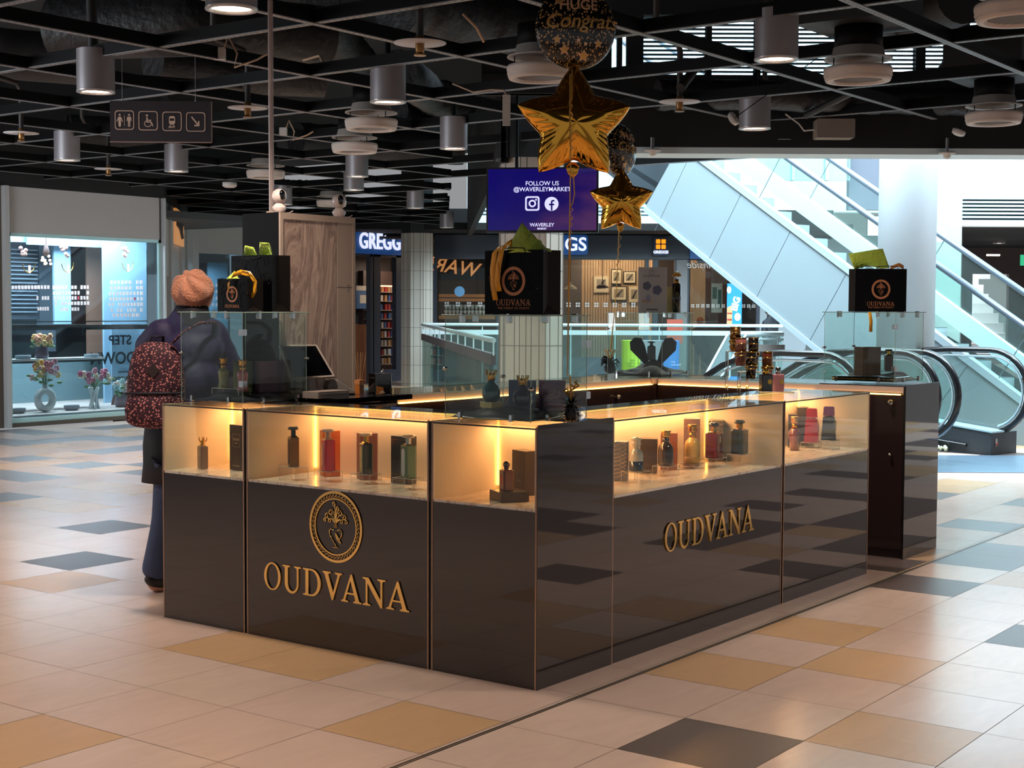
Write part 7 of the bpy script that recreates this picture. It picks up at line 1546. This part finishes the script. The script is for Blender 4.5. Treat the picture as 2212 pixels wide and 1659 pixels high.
b.build('bulb_cluster', mat('bulb_glow', (255, 220, 190), .4, emit=(255, 190, 150), es=1.6), t)
for lb, u, v in (('gold ring bracket over the striped reflection panel', 62, 570), ('gold ring bracket in front of the pale blue strip', 146, 570), ('gold ring bracket on the wide blue board', 276, 568)):
    P = ony(u, v, 14.3); t = thing('ring_bracket', lb, 'decoration', P, 0); b = MB(); b.tube([(.10 * math.cos(a), 0, .12 * math.sin(a)) for a in [PI + q * .28 for q in range(13)]], .006, 6); b.build('ring', GOLDT, t); b = MB(); b.box((.0, -.01, -.13), (.025, .01, -.02)); b.build('clip_block', mat('bulb_glow'), t); b = MB()
    for q in range(6): b.sphere((r2.uniform(-.13, .02), 0, r2.uniform(.10, .24)), .03, 8, 5)
    b.build('blossom', mat('blossom_pink', (206, 160, 150), .6), t)
def bouquet(label, u, v, y, cols, kind, spread, h, seed):
    P = ony(u, v, y); P.z = max(P.z, .125); t = thing('flower_vase', label, 'vase of flowers', P, 0); r = random.Random(seed); WV = mat('vase_white', (206, 214, 212), .4); b = MB()
    if kind == 'donut':
        b.tube([(.12 * math.cos(q * PI / 12), 0, .17 + .125 * math.sin(q * PI / 12)) for q in range(24)], .055, 12, closed=True, flat=.9); b.lathe([(.03, .26), (.025, .33), (.04, .37)], 16); z0 = .36
    elif kind == 'twist':
        for s in range(6): b.tube([(.07 * math.cos(s * PI / 3 + q * .2) * (1 - .45 * math.sin(q / 8 * PI)), .07 * math.sin(s * PI / 3 + q * .2) * (1 - .45 * math.sin(q / 8 * PI)), q * .038) for q in range(9)], .016, 6)
        z0 = .30
    else: b.lathe([(.08, 0), (.10, .05), (.08, .14), (.09, .17)], 18); z0 = .16
    b.build('vase', WV if kind != 'jar' else mat('vase_smoke', (96, 84, 96), .2), t)
    s_ = MB(); fl = [MB() for _ in cols]; lf = MB()
    for q in range(20):
        a = r.random() * 2 * PI; rr = spread * math.sqrt(r.random()); zz = z0 + h * (.35 + .65 * r.random()); c = (rr * math.cos(a), rr * .6 * math.sin(a), zz); s_.tube([(0, 0, z0 - .03), (c[0] * .4, c[1] * .4, z0 + (zz - z0) * .6), c], .004, 4)
        k = q % len(cols)
        for pz in range(6):
            aa_ = pz * PI / 3; fl[k].sphere((c[0] + .028 * math.cos(aa_), c[1] - .01, c[2] + .028 * math.sin(aa_)), .022, 6, 4, sc=(1, .5, 1))
        if q % 2: e = (c[0] * 1.2 + r.uniform(-.05, .05), c[1], z0 + r.uniform(0, h * .6)); lf.sphere(e, .03, 6, 4, sc=(1.6, .4, .7))
    s_.build('stems', mat('stem_green', (90, 120, 84), .6), t); lf.build('leaves', mat('leaf_green', (104, 138, 96), .6), t)
    for m_, c_ in zip(fl, cols): m_.build('blossoms', mat('flower_%d_%d_%d' % c_, c_, .6), t)
bouquet('white ring shaped vase with pink and yellow lilies', 98, 903, 13.75, [(222, 168, 176), (224, 190, 110), (200, 120, 130)], 'donut', .22, .34, 1)
bouquet('twisted white vase with cream and magenta flowers', 204, 898, 13.8, [(226, 220, 196), (216, 140, 160), (180, 90, 120)], 'twist', .25, .26, 2)
bouquet('smoky vase with peach flowers on the white shelf', 90, 775, 14.15, [(226, 170, 140), (220, 190, 130)], 'jar', .14, .16, 3)
bouquet('pale flowers low in the window behind the backpack', 262, 890, 13.8, [(216, 190, 180), (180, 214, 214)], 'jar', .16, .22, 4)
for lb, u, v, y in (('grey dish on the white window shelf right end', 198, 775, 14.1), ('grey dish on the white window shelf left end', 50, 778, 14.1), ('grey dish between the two low vases', 155, 901, 13.75), ('grey dish at the lower left corner of the window', 38, 905, 13.8)):
    P = ony(u, v, y); P.z = max(P.z, .125); t = thing('dish', lb, 'dish', P, 0); b = MB(); b.lathe([(.09, 0), (.12, .03), (.12, .07), (.10, .07), (.09, .02)], 20, sy=.7); b.build('dish_body', mat('dish_grey', (106, 118, 126), .5), t)

# ------------------------------------------------------------------ people
def skin(name, verts, edges, radii, m, parent, sub=2, root=0):
    me = bpy.data.meshes.new(name); me.from_pydata([tuple(v) for v in verts], edges, []); me.update()
    o = bpy.data.objects.new(name, me); C.objects.link(o); o.parent = parent; me.materials.append(m)
    md = o.modifiers.new('skin', 'SKIN'); md.use_smooth_shade = True
    lay = me.skin_vertices[0] if me.skin_vertices else None
    if lay is None:
        bm = bmesh.new(); bm.from_mesh(me); bm.verts.layers.skin.verify(); bm.to_mesh(me); bm.free(); lay = me.skin_vertices[0]
    for i, rr in enumerate(radii): lay.data[i].radius = (rr, rr) if not isinstance(rr, tuple) else rr; lay.data[i].use_root = (i == root)
    s = o.modifiers.new('sub', 'SUBSURF'); s.levels = sub; s.render_levels = sub
    return o
def floral():
    m = bpy.data.materials.new('backpack_print'); m.use_nodes = True; nt = m.node_tree; b = nt.nodes['Principled BSDF']; L = nt.links.new
    tc = nt.nodes.new('ShaderNodeTexCoord'); v = nt.nodes.new('ShaderNodeTexVoronoi'); v.inputs['Scale'].default_value = 72; v.inputs['Randomness'].default_value = .8; L(tc.outputs['Object'], v.inputs['Vector'])
    r = ramp(nt, [(0, (222, 150, 140)), (.30, (200, 122, 118)), (.38, (62, 20, 38)), (1, (44, 14, 30))]); L(v.outputs['Distance'], r.inputs[0]); L(r.outputs[0], b.inputs['Base Color']); b.inputs['Roughness'].default_value = .75; return m
WC = at(404, 900, 8.02); O = Vector((WC.x, WC.y, .001)); HD = .25          # walking direction (radians from +x)
t = thing('person', 'walker seen from behind in a peach knitted hat and navy jacket with a dotted backpack', 'person', O, 0)
f_ = Vector((math.cos(HD), math.sin(HD), 0)); l_ = Vector((-math.sin(HD), math.cos(HD), 0)); Zv = Vector((0, 0, 1))
def pp(u, v, D): return at(u, v, D) - O
JK = mat('jacket_navy', (44, 36, 76), .65, bump=.5, bscale=11); SKN = mat('skin_pale', (206, 150, 128), .5); DEN = mat('denim', (52, 66, 98), .75, bump=.3, bscale=90); COAT = mat('coat_dark_navy', (20, 19, 28), .75)
# body: legs, trunk, neck and head in one surface
V = [pp(398, 985, 8.05), pp(402, 900, 8.05), pp(404, 800, 8.05), pp(408, 715, 8.06), pp(416, 672, 8.07), pp(420, 640, 8.08), pp(421, 618, 8.08),
     pp(372, 1005, 8.02), pp(360, 1120, 8.02), pp(334, 1238, 8.05), pp(328, 1262, 8.05), pp(352, 1274, 8.10),
     pp(432, 1005, 8.12), pp(455, 1130, 8.35), pp(462, 1246, 8.45), pp(463, 1262, 8.45), pp(495, 1262, 8.62)]
E_ = [(0, 1), (1, 2), (2, 3), (3, 4), (4, 5), (5, 6), (0, 7), (7, 8), (8, 9), (9, 10), (10, 11), (0, 12), (12, 13), (13, 14), (14, 15), (15, 16)]
body = skin('body', V, E_, [.11, .11, .10, .08, .055, .085, .085, .095, .062, .045, .04, .03, .095, .062, .045, .04, .03], SKN, t)
# head details towards the walking direction
hd = pp(420, 634, 8.08); b = MB(); b.sphere(tuple(hd + f_ * .02), .098, 18, 12, sc=(1, .85, 1.15)); nz = hd + f_ * .115
b.prism([(0, -.02), (.028, -.016), (.006, .025)], -.012, .012, 1, M=Matrix.Translation(nz) @ Matrix.Rotation(HD, 4, 'Z')); b.build('face', SKN, t)
b = MB(); b.sphere(tuple(hd + f_ * .105 + l_ * .035 + Zv * .02), .011, 8, 6); b.sphere(tuple(hd + f_ * .105 - l_ * .035 + Zv * .02), .011, 8, 6); b.build('eyes', mat('eye_dark', (40, 30, 28), .2), t)
b = MB(); b.box((-.004, -.02, -.003), (.004, .02, .003), 0, Matrix.Translation(hd + f_ * .112 - Zv * .05) @ Matrix.Rotation(HD, 4, 'Z')); b.build('mouth', mat('lips', (150, 80, 76), .5), t)
# knitted hat, gathered at the crown
HAT = mat('hat_peach', (214, 142, 110), .85, sheen=.3, bump=.8, bscale=120, noise=.15, nscale=20)
b = MB(); seg, rings = 72, 22; hc = pp(417, 628, 8.07); ax = (-fh * .55 + Zv * .72 - rh * .25).normalized(); s1 = ax.cross(Vector((0, 0, 1))).normalized(); s2 = ax.cross(s1); vs = []
for i in range(rings + 1):
    th_ = PI * .66 * i / rings
    for k in range(seg):
        a = 2 * PI * k / seg; R0 = .112 * (1 + .05 * math.sin(th_ * 1.5)); fold = .010 * math.cos(a * 7 + .5 * math.sin(3 * th_)) * math.sin(min(PI, th_ * 1.9)) * (1 if th_ < PI * .53 else .2)
        rr = R0 + fold - (.018 if i == 0 else .008 if i == 1 else 0) + (.0035 * math.cos(a * 36) if th_ > PI * .55 else 0)
        vs.append(hc + ax * rr * math.cos(th_) * .95 + (s1 * math.cos(a) + s2 * math.sin(a)) * max(.0005, rr * math.sin(th_)))
fs = [(i * seg + k, i * seg + (k + 1) % seg, (i + 1) * seg + (k + 1) % seg, (i + 1) * seg + k) for i in range(rings) for k in range(seg)]
b.add(vs, fs, 0, True); o = b.build('knitted_hat', HAT, t); s = o.modifiers.new('thickness', 'SOLIDIFY'); s.thickness = .008; s.offset = 1
# jacket: trunk and arms
b = MB()
for u, v, D, rx, ry, rz_ in ((402, 900, 8.06, .205, .155, .16), (402, 820, 8.06, .20, .155, .17), (405, 755, 8.08, .205, .15, .14), (410, 715, 8.09, .17, .12, .09), (352, 722, 8.06, .085, .085, .075), (456, 722, 8.16, .085, .085, .08)): b.sphere(tuple(pp(u, v, D)), 1, 24, 14, sc=(1, 1, 1), M=Matrix.Translation(pp(u, v, D)) @ Matrix.Rotation(math.atan2(rh.y, rh.x), 4, 'Z') @ Matrix.Diagonal((rx, ry, rz_, 1)) @ Matrix.Translation(-pp(u, v, D)))
def limb(pts, rr_):
    P = [Vector(p) for p in pts]; 
    for i in range(len(P) - 1):
        for q in range(7): f = q / 6; c = P[i].lerp(P[i + 1], f); b.sphere(tuple(c), rr_[i] * (1 - f) + rr_[i + 1] * f + .004 * math.sin(q * 2.2 + i), 16, 10)
limb([pp(350, 722, 8.05), pp(325, 750, 8.10), pp(336, 764, 8.36), pp(364, 762, 8.60)], [.088, .085, .075, .058]); limb([pp(458, 722, 8.16), pp(492, 790, 8.24), pp(487, 850, 8.48), pp(480, 850, 8.60)], [.088, .082, .068, .055])
limb([pp(408, 712, 8.09), pp(414, 684, 8.09)], [.13, .10])
o = b.build('padded_jacket', JK, t); md = o.modifiers.new('remesh', 'REMESH'); md.mode = 'VOXEL'; md.voxel_size = .014; md.use_smooth_shade = True; md = o.modifiers.new('smooth', 'SMOOTH'); md.iterations = 6; md.factor = .6
b = MB(); b.lathe([(.12, -.05), (.105, 0), (.098, .03), (.092, .055), (.06, .06)], 24, tuple(pp(415, 682, 8.08)), sy=.9, cap=False); b.build('collar', mat('collar_black', (26, 24, 34), .8), t)
# hands
for nm, q0, q1 in (('left', pp(366, 765, 8.62), 0), ('right', pp(478, 850, 8.62), 1)):
    c = q0; V = [c, c + f_ * .05, c + f_ * .09]; E_ = [(0, 1), (1, 2)]; R = [.024, .030, .026]
    for q in range(4): o_ = l_ * (.021 - .014 * q); L1 = (.035, .042, .040, .032)[q]; V += [c + f_ * .09 + o_, c + f_ * (.09 + L1) + o_ - Zv * .012, c + f_ * (.09 + L1 * 1.6) + o_ - Zv * .035]; n = len(V); E_ += [(2, n - 3), (n - 3, n - 2), (n - 2, n - 1)]; R += [.010, .009, .007]
    V += [c + f_ * .045 + l_ * .035, c + f_ * .075 + l_ * .045 - Zv * .015]; n = len(V); E_ += [(1, n - 2), (n - 2, n - 1)]; R += [.011, .009]
    skin('hand', V, E_, R, SKN, t, 1)
# long coat hem below the jacket and jeans
b = MB(); seg = 28; vs = []; Zs = [(905, .205, .15), (960, .215, .155), (1000, .218, .158), (1040, .220, .160)]
for v, rx, ry in Zs:
    c = pp(396, v, 8.06)
    for k in range(seg): a = 2 * PI * k / seg; w = 1 + .02 * math.sin(a * 5 + v); vs.append(c + rh * rx * w * math.cos(a) + fh * ry * w * math.sin(a))
fs = [(i * seg + k, i * seg + (k + 1) % seg, (i + 1) * seg + (k + 1) % seg, (i + 1) * seg + k) for i in range(3) for k in range(seg)]
b.add(vs, fs, 0, True); o = b.build('coat_hem', COAT, t); s = o.modifiers.new('thickness', 'SOLIDIFY'); s.thickness = .006
V = [pp(398, 975, 8.05), pp(370, 1010, 8.03), pp(358, 1125, 8.02), pp(338, 1215, 8.04), pp(332, 1252, 8.05), pp(434, 1010, 8.12), pp(456, 1130, 8.35), pp(462, 1215, 8.42), pp(463, 1250, 8.45)]
skin('jeans', V, [(0, 1), (1, 2), (2, 3), (3, 4), (0, 5), (5, 6), (6, 7), (7, 8)], [.13, .105, .082, .078, .086, .105, .082, .078, .082], DEN, t)
for nm, u, v, D in (('left', 334, 1256, 8.05), ('right', 466, 1252, 8.48)):
    c = pp(u, v, D); c.z = (.085 if nm == 'left' else .075); M_ = Matrix.Translation(c) @ Matrix.Rotation(HD, 4, 'Z') @ Matrix.Rotation(.30 if nm == 'left' else 0, 4, 'Y')
    b = MB(); b.sphere((.05, 0, -.02), .06, 18, 10, sc=(2.1, .8, .72), M=M_); b.build('shoe', mat('shoe_black', (20, 18, 18), .5), t)
# backpack
PRT = floral(); bc = pp(338, 832, 7.84); pu = MB()
ba = HD + .55; MBk = Matrix.Translation(bc) @ Matrix.Rotation(ba, 4, 'Z') @ Matrix.Rotation(.06, 4, 'Y')     # local -x points away from the back
def puff(b, cx, cy_, cz, sx, sy, sz, e=2.6, M_=MBk, taper=0, seg=40, rings=24, mi=0):
    vs = []
    for i in range(rings + 1):
        ph = -PI / 2 + PI * i / rings
        for k in range(seg):
            a = 2 * PI * k / seg; sg = lambda q, p: math.copysign(abs(q) ** p, q)
            x = sg(math.cos(ph), 2 / e) * sg(math.cos(a), 2 / e); y = sg(math.cos(ph), 2 / e) * sg(math.sin(a), 2 / e); z = sg(math.sin(ph), 2 / e); w = 1 - taper * (z + 1) / 2
            w2 = 1 + .015 * math.sin(9 * z + 4 * a)
            vs.append(M_ @ Vector((cx + sx * x * w2, cy_ + sy * y * w * w2, cz + sz * z)))
    b.add(vs, [(i * seg + k, i * seg + (k + 1) % seg, (i + 1) * seg + (k + 1) % seg, (i + 1) * seg + k) for i in range(rings) for k in range(seg)], mi, True)
b = MB(); puff(b, 0, 0, 0, .105, .165, .235, 3.0, taper=.16); b.build('pack_body', PRT, t)
b = MB(); puff(b, -.075, 0, -.135, .065, .158, .095, 3.2); b.build('front_pocket', PRT, t)
b = MB(); b.tube([MBk @ Vector((-.13 + .03 * (abs(q) / 8) ** 2, q * .019, -.045 - .0 * abs(q))) for q in range(-8, 9)], .008, 6); b.build('pocket_zip', mat('zip_navy', (22, 16, 34), .6), t)
b = MB(); b.prism([(0, -.04), (.034, 0), (0, .04), (-.034, 0)], -.112, -.104, 0, M=MBk @ Matrix.Translation((0, .01, .075))); b.build('diamond_patch', mat('patch_leather', (44, 30, 28), .6), t)
b = MB(); b.tube([MBk @ Vector(p) for p in ((.05, -.03, .225), (.0, -.035, .262), (-.03, .02, .262), (.02, .045, .225))], .010, 6, flat=.5); b.build('carry_loop', mat('zip_navy'), t)
b = MB(); b.tube([pp(372, 742, 7.80), pp(398, 715, 7.80), pp(432, 698, 7.86), pp(462, 697, 7.98), pp(470, 712, 8.2)], [.016] * 5, 8, flat=.4); b.build('shoulder_strap', PRT, t)
# two people in the bakery
def simple_person(label, P, rz, coat, hair, h=1.7, sit=False):
    t = thing('person', label, 'person', P, rz); s = h / 1.7; q = lambda x, y, z: (x * s, y * s, z * s)
    V = [q(0, 0, .92), q(0, .0, 1.15), q(0, 0, 1.38), q(0, 0, 1.50), q(0, .01, 1.62), q(-.19, 0, 1.38), q(-.24, .02, 1.12), q(-.20, -.14, .98), q(.19, 0, 1.38), q(.24, .02, 1.12), q(.20, -.14, .98), q(-.09, 0, .86), q(-.10, 0, .48), q(-.10, .02, .08), q(-.10, -.12, .04), q(.09, 0, .86), q(.10, 0, .48), q(.10, .02, .08), q(.10, -.12, .04)]
    E_ = [(0, 1), (1, 2), (2, 3), (3, 4), (2, 5), (5, 6), (6, 7), (2, 8), (8, 9), (9, 10), (0, 11), (11, 12), (12, 13), (13, 14), (0, 15), (15, 16), (16, 17), (17, 18)]
    skin('body', V, E_, [x * s for x in (.14, .14, .15, .055, .10, .07, .055, .04, .07, .055, .04, .09, .065, .045, .035, .09, .065, .045, .035)], coat, t)
    b = MB(); b.sphere(q(0, -.01, 1.62), .105 * s, 16, 10, sc=(.85, .95, 1.1)); b.prism([(-.125 * s, 1.60 * s), (-.10 * s, 1.64 * s), (-.10 * s, 1.59 * s)], -.012, .012, 0); b.build('face', SKN, t)
    b = MB(); b.sphere(q(0, .02, 1.65), .112 * s, 16, 10, sc=(.9, .95, 1.02)); b.build('hair', hair, t)
P = at(1664, 700, 29.4); simple_person('person in dark clothes with white cuffs half hidden by the escalator side', Vector((P.x, P.y, .001)), CAMZ + .8, mat('clothes_dark', (24, 28, 38), .7), mat('hair_dark', (40, 30, 26), .6), 1.62)
P = at(1513, 700, 32.6); simple_person('person with auburn hair sitting low inside the bakery', Vector((P.x, P.y, .001)), CAMZ + 2.6, mat('clothes_brown', (70, 50, 46), .7), mat('hair_auburn', (150, 80, 48), .6), 1.36)
